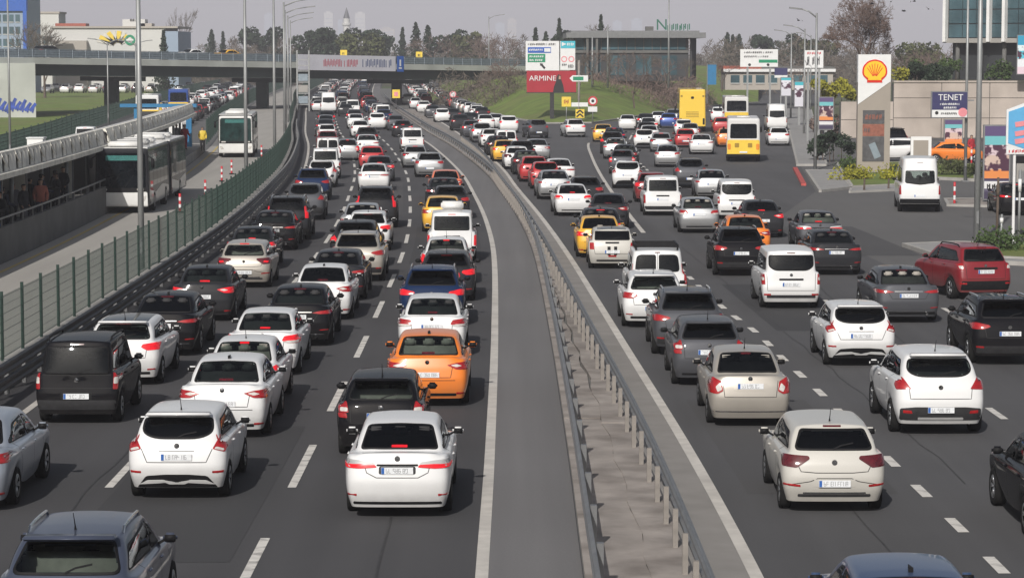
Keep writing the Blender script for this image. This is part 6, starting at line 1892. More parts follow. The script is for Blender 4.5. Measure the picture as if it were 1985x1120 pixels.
n = 13
for k in range(n):
    x0 = lerp(-w + .3, w - .3, k / n); x1 = lerp(-w + .3, w - .3, (k + 1) / n)
    MB().box(x0 + .06, x1 - .06, .30, .40, zm + .1, zr - .1).build('window', 'facade_glass', t); MB().box(x0 - .05, x0 + .05, .2, .41, zm, zr).build('mullion', 'concrete_dark', t)
    if k % 3: MB().box(x0 + .1, x1 - .1, -.08, 0, z0 + .8, zm - .7).build('window', 'facade_glass', t)
for k in range(5): MB().box(w + .3 + .35 * k, w + .55 + .35 * k, 1 + 3 * k, 1.6 + 3 * k, z0, zr).build('column', 'facade_dark', t)
for x in (-w + 1.8, -.6 * w): MB().box(x - .15, x + .15, -1.2, -.9, z0, zr).build('column', 'concrete_dark', t)
x0 = at_d(1278, 50, Y).x - t.location.x
o = words(t, 'N', x0 + .5, zt_ + .75, 3, 2.1, 'letter_green'); o.name = 'roof_letter'
glyph_bars(t, x0 + 1.2, x0 + 4.4, zt_ + .05, zt_ + .95, 3, 'letter_green', 2, 6, 'roof_letter'); MB().box(at_d(1255, 55, Y).x - t.location.x, at_d(1270, 55, Y).x - t.location.x, 4, 6, zt_, zt_ + .6).build('roof_unit', 'concrete_dark', t)
for px in (1178, 1296, 1148):
    p = at_d(px, 140, 322); h = {1178: at_d(0, 48, 322).z, 1296: 15, 1148: at_d(0, 72, 322).z}[px]
    o = MB().tube([(p.x, 322, 3), (p.x, 322, h)], [.14, .08], 8).build('flag_pole', 'pole_grey', None, True); tag(o, {1178: 'pale flag pole before the left of the pavilion', 1296: 'tall thin pole before the right of the pavilion', 1148: 'short pale pole at the left end of the pavilion'}[px], 'pole')

# ------------------------------------------------------------------ large road sign and billboard
p = at(1070, 236); Y = p.y
sg = empty('road_sign', (p.x, Y, 0)); tag(sg, 'large white direction sign with blue and green panels above the red billboard', 'road sign')
def sx(px): return at_d(px, 100, Y).x - p.x
def sz(py): return at_d(1070, py, Y).z
board(sg, sx(1019), sx(1084), sz(137), sz(80), -.12, 0, 'sign_white', 'main_panel'); board(sg, sx(1086), sx(1115), sz(136), sz(80), -.12, 0, 'sign_white', 'side_panel')
glyph_bars(sg, sx(1023), sx(1079), sz(88.5), sz(84), -.13, 'sign_black', 1, 14)
board(sg, sx(1023), sx(1068), sz(103), sz(92), -.15, -.121, 'sign_blue', 'blue_panel'); glyph_bars(sg, sx(1025), sx(1054), sz(99), sz(95), -.16, 'sign_white', 2, 7); board(sg, sx(1055), sx(1067), sz(101), sz(94), -.165, -.151, 'sign_white', 'shield')
board(sg, sx(1023), sx(1057), sz(121), sz(105), -.15, -.121, 'sign_green', 'green_panel'); glyph_bars(sg, sx(1026), sx(1054), sz(112), sz(108), -.16, 'sign_white', 3, 7); glyph_bars(sg, sx(1026), sx(1052), sz(119), sz(115), -.16, 'sign_white', 4, 7)
m = MB(); m.bar((sx(1056), -.15, sz(133)), (sx(1050), -.15, sz(126)), .22, .03, up=(0, 1, 0)); m.poly([(sx(1047), -.16, sz(123)), (sx(1047), -.16, sz(128)), (sx(1053), -.16, sz(124))]); m.build('arrow', 'sign_black', sg)
board(sg, sx(1087), sx(1115), sz(94), sz(80), -.15, -.121, 'sign_cyan', 'cyan_panel'); m = MB(); m.poly([(sx(1089), -.16, sz(90)), (sx(1089), -.16, sz(82)), (sx(1098), -.16, sz(86))]); m.build('pennant', 'sign_white', sg); glyph_bars(sg, sx(1099), sx(1113), sz(89), sz(83), -.16, 'sign_white', 6, 4)
for px in (1093.5, 1107.5): ring(sg, sx(px), sz(115), .22, .33, -.125, 'sign_pink', 'limit_ring')
glyph_bars(sg, sx(1089), sx(1099), sz(128), sz(124), -.13, 'sign_black', 7, 3); glyph_bars(sg, sx(1101), sx(1113), sz(133), sz(125), -.13, 'sign_black', 8, 4)
for px in (1024, 1110): MB().box(sx(px) - .1, sx(px) + .1, .01, .2, sz(178), sz(82)).build('bracket', 'pole_dark', sg)
bb = empty('billboard', (p.x, Y - .02, 0)); tag(bb, 'dark red billboard with white letters and a dark clad figure on one black pole', 'billboard')
board(bb, sx(1021), sx(1117), sz(179), sz(137.5), -.10, 0, 'sign_dark_red', 'poster'); words(bb, 'ARMINE', sx(1052), sz(152.5), -.12, .78, 'sign_white', 1.05)
fig = [(sx(1072), sz(179)), (sx(1094), sz(179)), (sx(1092), sz(166)), (sx(1088), sz(155)), (sx(1087), sz(147)), (sx(1082), sz(144)), (sx(1079), sz(150)), (sx(1078), sz(158)), (sx(1074), sz(168))]
MB().plate(fig, -.13, -.101).build('printed_figure', 'sign_black', bb); MB().plate([(sx(1083), sz(154)), (sx(1087), sz(154)), (sx(1086.5), sz(148)), (sx(1083.5), sz(147))], -.14, -.131).build('printed_face', 'skin', bb)
board(bb, sx(1020), sx(1118), sz(180.5), sz(179), -.16, .2, 'pole_dark', 'frame'); MB().box(-.22, .22, -.05, .35, 0, sz(179)).build('pole', 'pole_dark', bb); MB().box(-.6, .6, -.4, .6, -.05, .25).build('footing', 'concrete', bb)

# small road signs in front of the knoll
def post_sign(px, pbase, lab, fn, name='road_sign', zg=0.0, h=3.2, cat='road sign', r=.05, pm='pole_grey'):
    p = at(px, pbase, zg); t = empty(name, (p.x, p.y, zg)); tag(t, lab, cat, 'small road signs'); MB().tube([(0, .06, 0), (0, .06, h)], r, 8).build('post', pm, t, True)
    fn(t, lambda q: at_d(q, 100, p.y).x - p.x, lambda q: at_d(px, q, p.y).z - zg); return t
def _y(t, sx, sz): board(t, sx(1089), sx(1107), sz(207), sz(188), -.04, 0, 'sign_yellow'); glyph_bars(t, sx(1093), sx(1103), sz(202), sz(193), -.045, 'sign_dark_red', 3, 3, 'symbol')
post_sign(1098, 238, 'square yellow sign left of the chevron sign', _y, h=2.2)
def _sp(t, sx, sz): disc(t, 0, sz(196), .46, -.02, 'sign_white', 'plate'); ring(t, 0, sz(196), .34, .50, -.03, 'sign_red', 'rim'); disc(t, 0, sz(196), .16, -.04, 'sign_black', 'symbol'); board(t, sx(1140), sx(1158), sz(217), sz(207), -.03, 0, 'sign_white', 'under_plate')
post_sign(1149, 240, 'round red rimmed sign with a white plate beneath on the knoll edge', _sp, h=2.4)
def _ch(t, sx, sz):
    board(t, sx(1116), sx(1133), sz(229), sz(212), -.04, 0, 'sign_yellow')
    m = MB()
    for z in (227, 220): m.bar((sx(1118), -.05, sz(z)), (sx(1124.5), -.05, sz(z - 6)), .16, .02, up=(0, 1, 0)); m.bar((sx(1131), -.05, sz(z)), (sx(1124.5), -.05, sz(z - 6)), .16, .02, up=(0, 1, 0))
    m.build('chevron', 'sign_black', t)
post_sign(1124, 241, 'yellow and black chevron board at the tip of the knoll', _ch, h=1.4)
def _gr(t, sx, sz):
    m = MB(); m.plate([(sx(1104), sz(152)), (sx(1110), sz(146.5)), (sx(1140), sz(146.5)), (sx(1140), sz(158.5)), (sx(1110), sz(158.5))], -.06, 0); m.build('panel', 'sign_white', t)
    board(t, sx(1111), sx(1131), sz(156), sz(149), -.08, -.061, 'sign_green', 'green_panel'); board(t, sx(1108), sx(1140), sz(207), sz(199), -.06, 0, 'sign_white', 'lower_panel')
post_sign(1122, 238, 'white arrow sign with a green panel on a pale post', _gr, h=6.6, r=.13, pm='post_concrete')
def _sp2(t, sx, sz): disc(t, 0, sz(183), .40, -.02, 'sign_white', 'plate'); ring(t, 0, sz(183), .30, .44, -.03, 'sign_pink', 'rim')
post_sign(878, 212, 'round white sign on a post before the dark underpass', _sp2, h=1.9)
def big_sign(px0, px1, py0, py1, Y, lab, draw, name='road_sign'):
    a = at_d((px0 + px1) / 2, py1, Y); t = empty(name, (a.x, Y, 0)); tag(t, lab, 'road sign')
    sx = lambda q: at_d(q, 100, Y).x - a.x; sz = lambda q: at_d(px0, q, Y).z
    for f in (.2, .8): x = lerp(sx(px0), sx(px1), f); MB().box(x - .09, x + .09, .02, .2, 0, sz(py0) - .1).build('post', 'pole_grey', t)
    board(t, sx(px0), sx(px1), sz(py1), sz(py0), -.08, 0, 'sign_white', 'panel'); draw(t, sx, sz); return t
def _g1(t, sx, sz):
    glyph_bars(t, sx(1442), sx(1500), sz(104), sz(100), -.09, 'sign_black', 1, 14); glyph_bars(t, sx(1442), sx(1490), sz(112), sz(108), -.09, 'screen_grey', 2, 12); board(t, sx(1471), sx(1507), sz(122), sz(116), -.1, -.081, 'sign_green', 'green_panel')
    for q in (1453, 1489): disc(t, sx(q), sz(126), .14, -.081, 'sign_black', 'dot')
big_sign(1435, 1508, 96, 130, 255, 'wide white direction sign with a green strip over the right branch', _g1)
def _g2(t, sx, sz):
    glyph_bars(t, sx(1564), sx(1592), sz(106), sz(101), -.09, 'sign_red', 3, 6)
    for q in (1567, 1577, 1587): glyph_bars(t, sx(q - 3), sx(q + 3), sz(126), sz(110), -.09, 'screen_grey', q, 1)
big_sign(1560, 1596, 98, 132, 215, 'white sign with red heading behind the corner lamp post', _g2)
t = empty('flag_banner', at_d(1380, 160, 300)); t.location.z = 2.5; tag(t, 'upright bright blue flag banner right of the pavilion', 'flag'); MB().box(-.5, .5, -.03, .03, 1.2, 3.5).build('cloth', 'portal_blue', t); MB().tube([(-.55, 0, -1), (-.55, 0, 3.6)], .04, 8).build('pole', 'pole_grey', t)
# roadside buildings beyond the right branch
Y = 360; a = at_d(1406, 118, Y); t = empty('low_shop', (a.x + 3, Y, 2.2)); tag(t, 'low white shop with a red roof edge beyond the right branch', 'building'); MB().box(-3, 12, 0, 8, 0, 2.9).build('wall', 'far_beige', t); MB().box(-3.3, 2.0, -.4, 8.3, 2.9, 3.3).build('roof', 'roof_tile_red', t); MB().box(2.0, 12.3, -.4, 8.3, 2.9, 3.2).build('roof', 'concrete_dark', t); windows_on(t, -2.5, 11.5, .6, 2.4, 8, 1, 0); MB().box(-3.3, 12.3, -.5, -.41, 2.5, 2.9).build('fascia', 'sign_white', t)

# ------------------------------------------------------------------ fuel station side
def kerbed(name, pts, m, h=.13, lab=None):
    o = poly_sheet(name, pts, h, m, h + .05); structure(o)
    P = [Vector((p[0], p[1], 0)) for p in pts]; k = MB()
    for a, b in zip(P, P[1:] + P[:1]):
        k.bar((a.x, a.y, h / 2), (b.x, b.y, h / 2), .16, h + .03)
    link('kerb', k.mesh('kerb'), 'kerb', o); return o
kerbed('pavement', [at(x, y) for x, y in ((1520, 213), (1546, 322), (1602, 322), (1572, 213))], 'paving')
kerbed('pavement', [at(x, y) for x, y in ((1563, 333), (1622, 333), (1650, 366), (1590, 373))], 'paving')
kerbed('traffic_island', [at(x, y) for x, y in ((1752, 478), (1840, 507), (2080, 520), (2080, 478), (1850, 474))], 'paving')
kerbed('planted_bed', [at(x, y) for x, y in ((1622, 320), (1652, 366), (1736, 362), (1745, 318))], 'grass', .16)
kerbed('planted_bed', [at(x, y) for x, y in ((1806, 322), (1808, 348), (1890, 352), (1890, 322))], 'grass', .16)
kerbed('pavement', [at(x, y) for x, y in ((1650, 368), (1648, 374), (1740, 370), (1742, 360))], 'paving', .1)
kerbed('planted_bed', [at(x, y) for x, y in ((1905, 482), (1912, 505), (2060, 512), (2060, 482))], 'grass', .18)
kerbed('planted_bed', [at(x, y) for x, y in ((1832, 388), (1838, 400), (1930, 402), (1930, 388))], 'concrete_median', .10)
a, b = at(1541, 328), at(1558, 360); o = MB().bar((a.x, a.y, .06), (b.x, b.y, .06), .28, .14).build('lane_separator', 'paint_red_strip'); tag(o, 'low red lane separator beside the paved corner', 'separator')
# retaining wall in stone-faced panels
YW = 226; x0, x1 = at_d(1630, 200, YW).x, 78
wl_ = empty('retaining_wall', ((x0 + x1) / 2, YW, 0)); tag(wl_, 'high stone-faced retaining wall behind the fuel station', 'wall')
MB().box(x0 - wl_.location.x + 4.6, x1 - wl_.location.x, .1, 1.0, -.1, 4.75).build('core', 'concrete_dark', wl_); MB().box(x0 - wl_.location.x, x0 - wl_.location.x + 4.6, .1, 1.0, -.1, 3.15).build('core', 'concrete_dark', wl_)
q = random.Random(8); x = x0
while x < x1:
    w = 4.6 if x < x0 + 4 else 4.2
    rows = [(0, 1.6), (1.6, 3.2)] if x < x0 + 4 else [(0, 1.75), (1.75, 3.5), (3.5, 4.85)]
    for z0_, z1_ in rows:
        d = q.random() * .05
        MB().box(x - wl_.location.x + .03, x + w - wl_.location.x - .03, -d, .12, z0_ + .03, z1_ - .02).build('panel', 'stone_wall', wl_)
    x += w
MB().box(x0 + 4.6 - wl_.location.x, x1 - wl_.location.x, -.12, 1.1, 4.86, 5.0).build('coping', 'stone_wall', wl_)
ground_hi = poly_sheet('upper_terrace', [(x0 + 4.6, YW + 1), (120, YW + 1), (120, 330), (x0 + 20, 330)], 4.7, 'earth', 4.7); structure(ground_hi)
# shrubs
def shrub(name, lab, X0, X1, Y0, Y1, z0, z1, n, m, seed, size=.12, group='shrubs'):
    C = []; q = random.Random(seed); cnt = max(3, int((X1 - X0) * (Y1 - Y0) / 1.2) + 3)
    for k in range(cnt): C.append((q.uniform(X0, X1), q.uniform(Y0, Y1), q.uniform(z0 + (z1 - z0) * .35, z1 * .92 + z0 * .08), .35 + .5 * q.random()))
    cx, cy = (X0 + X1) / 2, (Y0 + Y1) / 2
    def f(qq):
        c = C[qq.randrange(cnt)]; d = Vector((qq.gauss(0, 1), qq.gauss(0, 1), qq.gauss(0, 1))).normalized() * (qq.random() ** .35)
        return (c[0] + d.x * c[3] - cx, c[1] + d.y * c[3] - cy, max(0, c[2] + d.z * c[3] * .8 - z0))
    t = empty(name, (cx, cy, z0)); tag(t, lab, 'shrub', group); link('foliage', leaf_cloud(n, f, size, seed), m, t)
    s = MB()
    for c in C[:14]: s.tube([(c[0] - cx, c[1] - cy, -.1), (c[0] - cx, c[1] - cy, c[2] - z0)], [.04, .015], 5)
    link('stems', s.mesh('stems'), 'bark', t)
a = at_d(1600, 190, 222).x; b = at_d(1662, 190, 222).x
shrub('flowering_shrub', 'bright yellow-green flowering shrub left of the totem above the low wall', a, b + .6, 227.5, 231, 2.6, 5.0, 3200, 'leaf_yellow', 1, .16)
shrub('flowering_shrub', 'yellow shrub right of the totem head', at_d(1738, 160, 228).x, at_d(1758, 160, 228).x, 228, 230, 4.6, 5.9, 700, 'leaf_yellow', 2, .14)
shrub('clipped_hedge', 'long dark clipped hedge on top of the retaining wall', at_d(1745, 150, 230).x, at_d(1842, 150, 230).x, 229, 231.5, 4.7, 6.3, 3600, 'leaf_dark', 3, .13)
for px, lab in ((1790, 'small leafy bush in front of the dark columns'), (1845, 'green bush at the corner of the glass tower'), (1940, 'green bush before the dark columns at the right')):
    x = at_d(px, 140, 232).x; shrub('bush', lab, x - .8, x + .8, 231, 233, 4.7, 6.6, 700, 'leaf_green', px, .14)
p = at(1650, 318); shrub('bush', 'dark green bush left of the totem foot', p.x - 1.9, p.x + .6, p.y + 2, p.y + 5, 0, 2.2, 1500, 'leaf_dark', 12, .13)
p = at(1690, 352); shrub('low_hedge', 'low yellow-green hedge at the foot of the totem', p.x - 2.0, p.x + 1.7, p.y - 1, p.y + 1.0, .1, .6, 1600, 'leaf_yellow', 13, .08)
p = at(1640, 330); shrub('low_hedge', 'low green planting at the left of the totem foot', p.x - .2, p.x + .9, p.y - 4, p.y + 2, .1, .55, 900, 'leaf_green', 14, .08)
p = at(1850, 340); shrub('low_hedge', 'low green hedge in the bed behind the white minibus', p.x - 1.1, p.x + 1.3, p.y - 3, p.y + 6, .1, .6, 1500, 'leaf_olive', 15, .08)
p = at(1950, 492); shrub('low_hedge', 'low green planting on the right traffic island', p.x - .9, p.x + 1.5, p.y - 1.5, p.y + 1.5, .1, .55, 1500, 'leaf_green', 16, .07)
p = at(1592, 262); shrub('bush', 'dry reddish bush along the right pavement', p.x - .3, p.x + 1.6, p.y - 6, p.y + 8, 0, 1.8, 1600, 'twigs', 17, .14)
# totem
p = at(1695, 339); T = p.y; tt = empty('price_totem', (p.x, T, .1)); tag(tt, 'tall beige fuel totem with white slanted head and red-yellow shell emblem', 'totem sign')
fx = lambda q: at_d(q, 100, T).x - p.x; fz = lambda q: at_d(1695, q, T).z - .1
xl, xr = fx(1664), fx(1727.5)
MB().box(xl, xr, 0, .55, 0, fz(160)).build('column', 'totem_beige', tt)
MB().plate([(xl - .004, fz(160)), (xr + .004, fz(160)), (xr + .004, fz(106)), (xl - .004, fz(106))], .002, .552).build('head_back', 'sign_white', tt)
MB().plate([(xl, fz(203)), (xr, fz(158)), (xr, fz(106)), (xl, fz(106))], -.035, .0).build('head', 'sign_white', tt)
MB().box(xl - .1, xr + .1, -.1, .65, -.1, .12).build('plinth', 'concrete', tt)
c = (fx(1696), fz(138.5)); Rr = fx(1696 + 26) - fx(1696)
def shell(rad, drop, n=9):
    pts = []
    for k in range(61):
        a = R(-28 + 236 * k / 60); rr = rad * (1 + .02 * abs(math.sin((k / 60) * math.pi * 7))) ; pts.append((c[0] + rr * math.cos(a), c[1] + rr * .93 * math.sin(a)))
    pts += [(c[0] - rad * .60, c[1] - rad * drop * .78), (c[0] - rad * .62, c[1] - rad * drop), (c[0] + rad * .62, c[1] - rad * drop), (c[0] + rad * .60, c[1] - rad * drop * .78)]
    return pts
e = MB().plate(shell(Rr * .92, .92), -.06, -.036).build('emblem', 'emblem_red', tt); MB().plate(shell(Rr * .80, .82), -.075, -.061).build('emblem_face', 'emblem_yellow', e)
m = MB()
for k in range(7):
    an = R(30 + 20 * k); m.bar((c[0] + Rr * .14 * math.cos(an), -.08, c[1] - Rr * .42 + Rr * .1 * math.sin(an)), (c[0] + Rr * .66 * math.cos(an), -.08, c[1] + Rr * (.0 + .60 * math.sin(an) - .04)), .04, .012, up=(0, 1, 0))
m.build('emblem_rib', 'emblem_red', e)
for z1_, z0_, mm in ((214, 240, 'screen_grey'), (241, 264, 'screen_red'), (265, 313, 'screen_grey')): board(tt, fx(1674), fx(1716), fz(z0_), fz(z1_), -.03, 0, mm, 'price_panel')
glyph_bars(tt, fx(1678), fx(1712), fz(232), fz(222), -.04, 'screen_red', 2, 5); m = MB(); m.bar((fx(1692), -.04, fz(278)), (fx(1704), -.04, fz(306)), .42, .02, up=(0, 1, 0)); m.build('printed_card', 'rail_blue', tt)
for py in (251, 300): glyph_bars(tt, fx(1676), fx(1688), fz(py + 5), fz(py - 3), -.04, 'screen_grey', py, 3)
# light boards
def poster_material(name, bands, seed):
    """printed poster: colour bands by height with mottled picture areas"""
    m = bpy.data.materials.new(name); m.use_nodes = True; nt = m.node_tree; b = nt.nodes['Principled BSDF']; b.inputs['Roughness'].default_value = .45
    tc = nt.nodes.new('ShaderNodeTexCoord'); sp = nt.nodes.new('ShaderNodeSeparateXYZ'); nt.links.new(tc.outputs['Generated'], sp.inputs[0])
    cr = nt.nodes.new('ShaderNodeValToRGB'); cr.color_ramp.interpolation = 'CONSTANT'
    while len(cr.color_ramp.elements) < len(bands): cr.color_ramp.elements.new(.5)
    for e_, (pos, c_) in zip(cr.color_ramp.elements, bands): e_.position = pos; e_.color = tuple(c_) + (1,)
    nt.links.new(sp.outputs['Z'], cr.inputs['Fac'])
    vo = nt.nodes.new('ShaderNodeTexNoise'); vo.inputs['Scale'].default_value = 2.6; vo.inputs['Detail'].default_value = 3; vo.noise_dimensions = '4D'; vo.inputs['W'].default_value = seed
    nt.links.new(tc.outputs['Object'], vo.inputs['Vector'])
    r2 = nt.nodes.new('ShaderNodeValToRGB'); r2.color_ramp.elements[0].position = .46; r2.color_ramp.elements[1].position = .52; nt.links.new(vo.outputs['Fac'], r2.inputs['Fac'])
    wi = nt.nodes.new('ShaderNodeValToRGB'); wi.color_ramp.interpolation = 'CONSTANT'; wi.color_ramp.elements[0].color = (0, 0, 0, 1); wi.color_ramp.elements[1].position = .38; wi.color_ramp.elements[1].color = (1, 1, 1, 1); e3 = wi.color_ramp.elements.new(.74); e3.color = (0, 0, 0, 1)
    nt.links.new(sp.outputs['Z'], wi.inputs['Fac'])
    mu = nt.nodes.new('ShaderNodeMath'); mu.operation = 'MULTIPLY'; nt.links.new(r2.outputs['Color'], mu.inputs[0]); nt.links.new(wi.outputs['Color'], mu.inputs[1])
    mx = nt.nodes.new('ShaderNodeMix'); mx.data_type = 'RGBA'; nt.links.new(mu.outputs[0], mx.inputs['Factor']); nt.links.new(cr.outputs['Color'], mx.inputs[6]); mx.inputs[7].default_value = (.07, .025, .05, 1)
    nt.links.new(mx.outputs[2], b.inputs['Base Color']); MATS[name] = m
BANDS = [(0, (.05, .04, .08)), (.10, (.10, .09, .14)), (.14, (.65, .65, .66)), (.24, (.05, .04, .09)), (.28, (.68, .24, .07)), (.40, (.55, .42, .36)), (.60, (.60, .48, .52)), (.74, (.15, .45, .48)), (.86, (.10, .07, .17))]
poster_material('poster_a', BANDS, 1.0); poster_material('poster_b', BANDS, 3.3); poster_material('poster_c', [(0, (.6, .6, .66)), (.3, (.62, .62, .68)), (.6, (.68, .68, .74)), (.86, (.05, .42, .50))], 2.0)
def light_board(px0, px1, py0, py1, Y, m, lab, leg=True, z0=0.0):
    a = at_d((px0 + px1) / 2, py1, Y); t = empty('advert_board', (a.x, Y, z0)); tag(t, lab, 'advert board', 'advert boards'); w = (at_d(px1, 100, Y).x - at_d(px0, 100, Y).x) / 2; zb_, zt2 = at_d(px0, py1, Y).z - z0, at_d(px0, py0, Y).z - z0
    board(t, -w, w, zb_, zt2, -.06, .12, 'steel', 'frame'); o = board(t, -w + .07, w - .07, zb_ + .07, zt2 - .07, -.075, -.061, m, 'poster')
    if zb_ > .1: MB().box(-.12, .12, -.02, .1, -.05, zb_).build('leg', 'pole_grey', t)
    return t
t = light_board(1904, 1957, 242, 388, at(1930, 395).y, 'poster_a', 'tall illuminated advert board with orange band beside the right lamp post'); glyph_bars(t, -.5, .5, .75, 1.0, -.076, 'sign_black', 4, 4)
t = light_board(1829, 1866, 231, 296, 176, 'poster_b', 'smaller advert board below the navy sign by the stone wall')
t = light_board(1586, 1616, 188, 252, 212, 'poster_a', 'advert board on the pavement left of the green disc sign')
t = light_board(1513, 1534, 150, 187, 285, 'poster_c', 'pale advert panel on the far right pavement'); t = light_board(1539, 1559, 158, 208, 262, 'poster_c', 'teal topped advert panel beside the far pavement')
Y = 300; t = empty('navy_board', (at_d(1514, 140, Y).x, Y, 0)); tag(t, 'small navy board with a white strip on the far right pavement', 'sign board'); w = .75
board(t, -w, w, at_d(0, 146, Y).z, at_d(0, 132, Y).z, -.05, .05, 'sign_navy'); board(t, -w, w, at_d(0, 151, Y).z, at_d(0, 146.3, Y).z, -.05, .05, 'sign_white', 'strip'); MB().box(-.06, .06, -.04, .04, 0, at_d(0, 151, Y).z).build('post', 'pole_grey', t)
p = at(1624, 262); t = empty('round_green_sign', (p.x, p.y, 0)); tag(t, 'green disc sign with white star shape left of the totem', 'sign'); disc(t, 0, at_d(1624, 239, p.y).z, .40, -.02, 'sign_green', 'plate')
m = MB(); zc = at_d(1624, 239, p.y).z
for k in range(3): an = R(60 * k + 15); m.bar((-.16 * math.cos(an), -.05, zc - .16 * math.sin(an)), (.16 * math.cos(an), -.05, zc + .16 * math.sin(an)), .08, .02, up=(0, 1, 0))
m.build('symbol', 'sign_white', t); MB().tube([(0, .05, 0), (0, .05, zc)], .04, 8).build('post', 'pole_grey', t)
# navy shop board on the lamp post
Y = at(1871, 352).y - .4; a = at_d(1842, 203, Y); t = empty('shop_board', (a.x, Y, 0)); tag(t, 'navy board with white capitals and phone strip in front of the stone wall', 'sign board')
sx_ = lambda q: at_d(q, 100, Y).x - a.x; sz_ = lambda q: at_d(1842, q, Y).z
board(t, sx_(1806), sx_(1877.5), sz_(229), sz_(177), -.08, .08, 'steel', 'frame'); board(t, sx_(1808), sx_(1876), sz_(213), sz_(179), -.10, -.081, 'sign_navy', 'panel'); board(t, sx_(1808), sx_(1876), sz_(227.5), sz_(213.3), -.10, -.081, 'sign_white', 'strip')
words(t, 'TENET', 0, sz_(189.5), -.115, .50, 'sign_white', .98); glyph_bars(t, sx_(1823), sx_(1863), sz_(204), sz_(200), -.105, 'sign_white', 1, 10); glyph_bars(t, sx_(1830), sx_(1857), sz_(211), sz_(207), -.105, 'sign_white', 2, 7); glyph_bars(t, sx_(1825), sx_(1858), sz_(222.5), sz_(218), -.105, 'sign_black', 3, 9); disc(t, sx_(1867.5), sz_(218), .26, -.101, 'sign_pink', 'dot'); disc(t, sx_(1817), sz_(219), .1, -.101, 'sign_black', 'dot')
MB().box(sx_(1876), sx_(1878) + 0.35, .0, .1, sz_(195) - .04, sz_(195) + .04).build('bracket', 'steel', t)
# pale blue hexagonal board at the right edge
Y = at(1972, 470).y; a = at_d(1976, 470, Y); t = empty('hexagon_board', (a.x, Y, 0)); tag(t, 'pale blue pointed board with orange bars at the right edge on a white post', 'sign board'); sx_ = lambda q: at_d(q, 100, Y).x - a.x; sz_ = lambda q: at_d(1976, q, Y).z
MB().plate([(sx_(1953), sz_(281)), (sx_(2006), sz_(300)), (sx_(2050), sz_(281)), (sx_(2050), sz_(213)), (sx_(2003), sz_(194)), (sx_(1953), sz_(213))], -.03, .05).build('frame', 'sign_white', t)
MB().plate([(sx_(1957), sz_(278)), (sx_(2005), sz_(294)), (sx_(2046), sz_(278)), (sx_(2046), sz_(217)), (sx_(2003), sz_(201)), (sx_(1957), sz_(217))], -.05, -.031).build('panel', 'sign_sky', t)
for py in (240, 258, 273): m = MB(); m.bar((sx_(1970), -.06, sz_(py + 2)), (sx_(2020), -.06, sz_(py - 6)), .20, .02, up=(0, 1, 0)); m.build('bar', 'sign_pink', t)
board(t, sx_(1954), sx_(2050), sz_(299), sz_(283), -.02, .04, 'sign_white', 'strip'); glyph_bars(t, sx_(1958), sx_(2046), sz_(296), sz_(290), -.025, 'sign_red', 5, 14); MB().tube([(sx_(1971), .08, 0), (sx_(1971), .08, sz_(215))], .06, 8).build('post', 'white_paint', t)
Y = 130; a = at_d(1972, 340, Y); t = empty('white_cabinet', (a.x + .5, Y, 0)); tag(t, 'pale grey metal cabinet with a dark top below the blue board', 'cabinet'); MB().box(-.6, 1.2, -.3, .3, 0, at_d(0, 316, Y).z).build('cabinet', 'concrete', t); MB().box(-.62, 1.22, -.32, .32, at_d(0, 316, Y).z, at_d(0, 303, Y).z).build('top', 'black_plastic', t); MB().box(-.5, .3, -.32, -.31, .3, 1.6).build('door', 'steel', t)
# white framed portable sign
p = at(1788, 345); t = empty('framed_panel', (p.x, p.y, 0)); tag(t, 'white framed panel with a brown face behind the white minibus', 'sign board'); sx_ = lambda q: at_d(q, 100, p.y).x - p.x; sz_ = lambda q: at_d(1788, q, p.y).z
board(t, sx_(1768), sx_(1808), 0, sz_(265), -.05, .1, 'white_paint', 'frame'); board(t, sx_(1773), sx_(1802), .5, sz_(272), -.07, -.051, 'totem_beige', 'face')
# small posts near the forecourt
p = at(1850, 398); marker_post(p.x, p.y, 'red and white marker post right of the white minibus', 1.15)
p = at(1883, 318); marker_post(p.x, p.y, 'red and white marker post in front of the stone wall', 1.2)
for (px, py), h, lab in (((1675, 372), .75, 'short weathered wooden stake before the totem hedge'), ((1722, 369), .65, 'second short stake before the totem hedge')):
    p = at(px, py); o = MB().tube([(p.x, p.y, 0), (p.x + .02, p.y, h)], [.06, .05], 7).build('wooden_stake', 'bark'); tag(o, lab, 'stake')
for (px, py), h, lab, m in (((1932, 478), 2.6, 'brown bare sapling stake on the right island', 'bark'), ((1940, 480), 1.2, 'short grey bollard with a white band on the right island', 'pole_grey'), ((1974, 486), 3.0, 'thin pale post at the right edge of the island', 'pole_grey')):
    p = at(px, py); t = empty('island_post', (p.x, p.y, .1)); tag(t, lab, 'post'); MB().tube([(0, 0, 0), (.02, 0, h)], [.06, .045], 8).build('post', m, t, True); MB().tube([(.015, 0, h * .72), (.015, 0, h * .88)], .07, 8).build('band', 'white_paint' if m != 'bark' else 'bark', t, True)
t = person((at_d(1883, 280, 180).x, 180, 0), .6, 0, 'cloth_red', 'cloth_black', 'person in a red jacket in front of the stone wall', 'people at the fuel station')

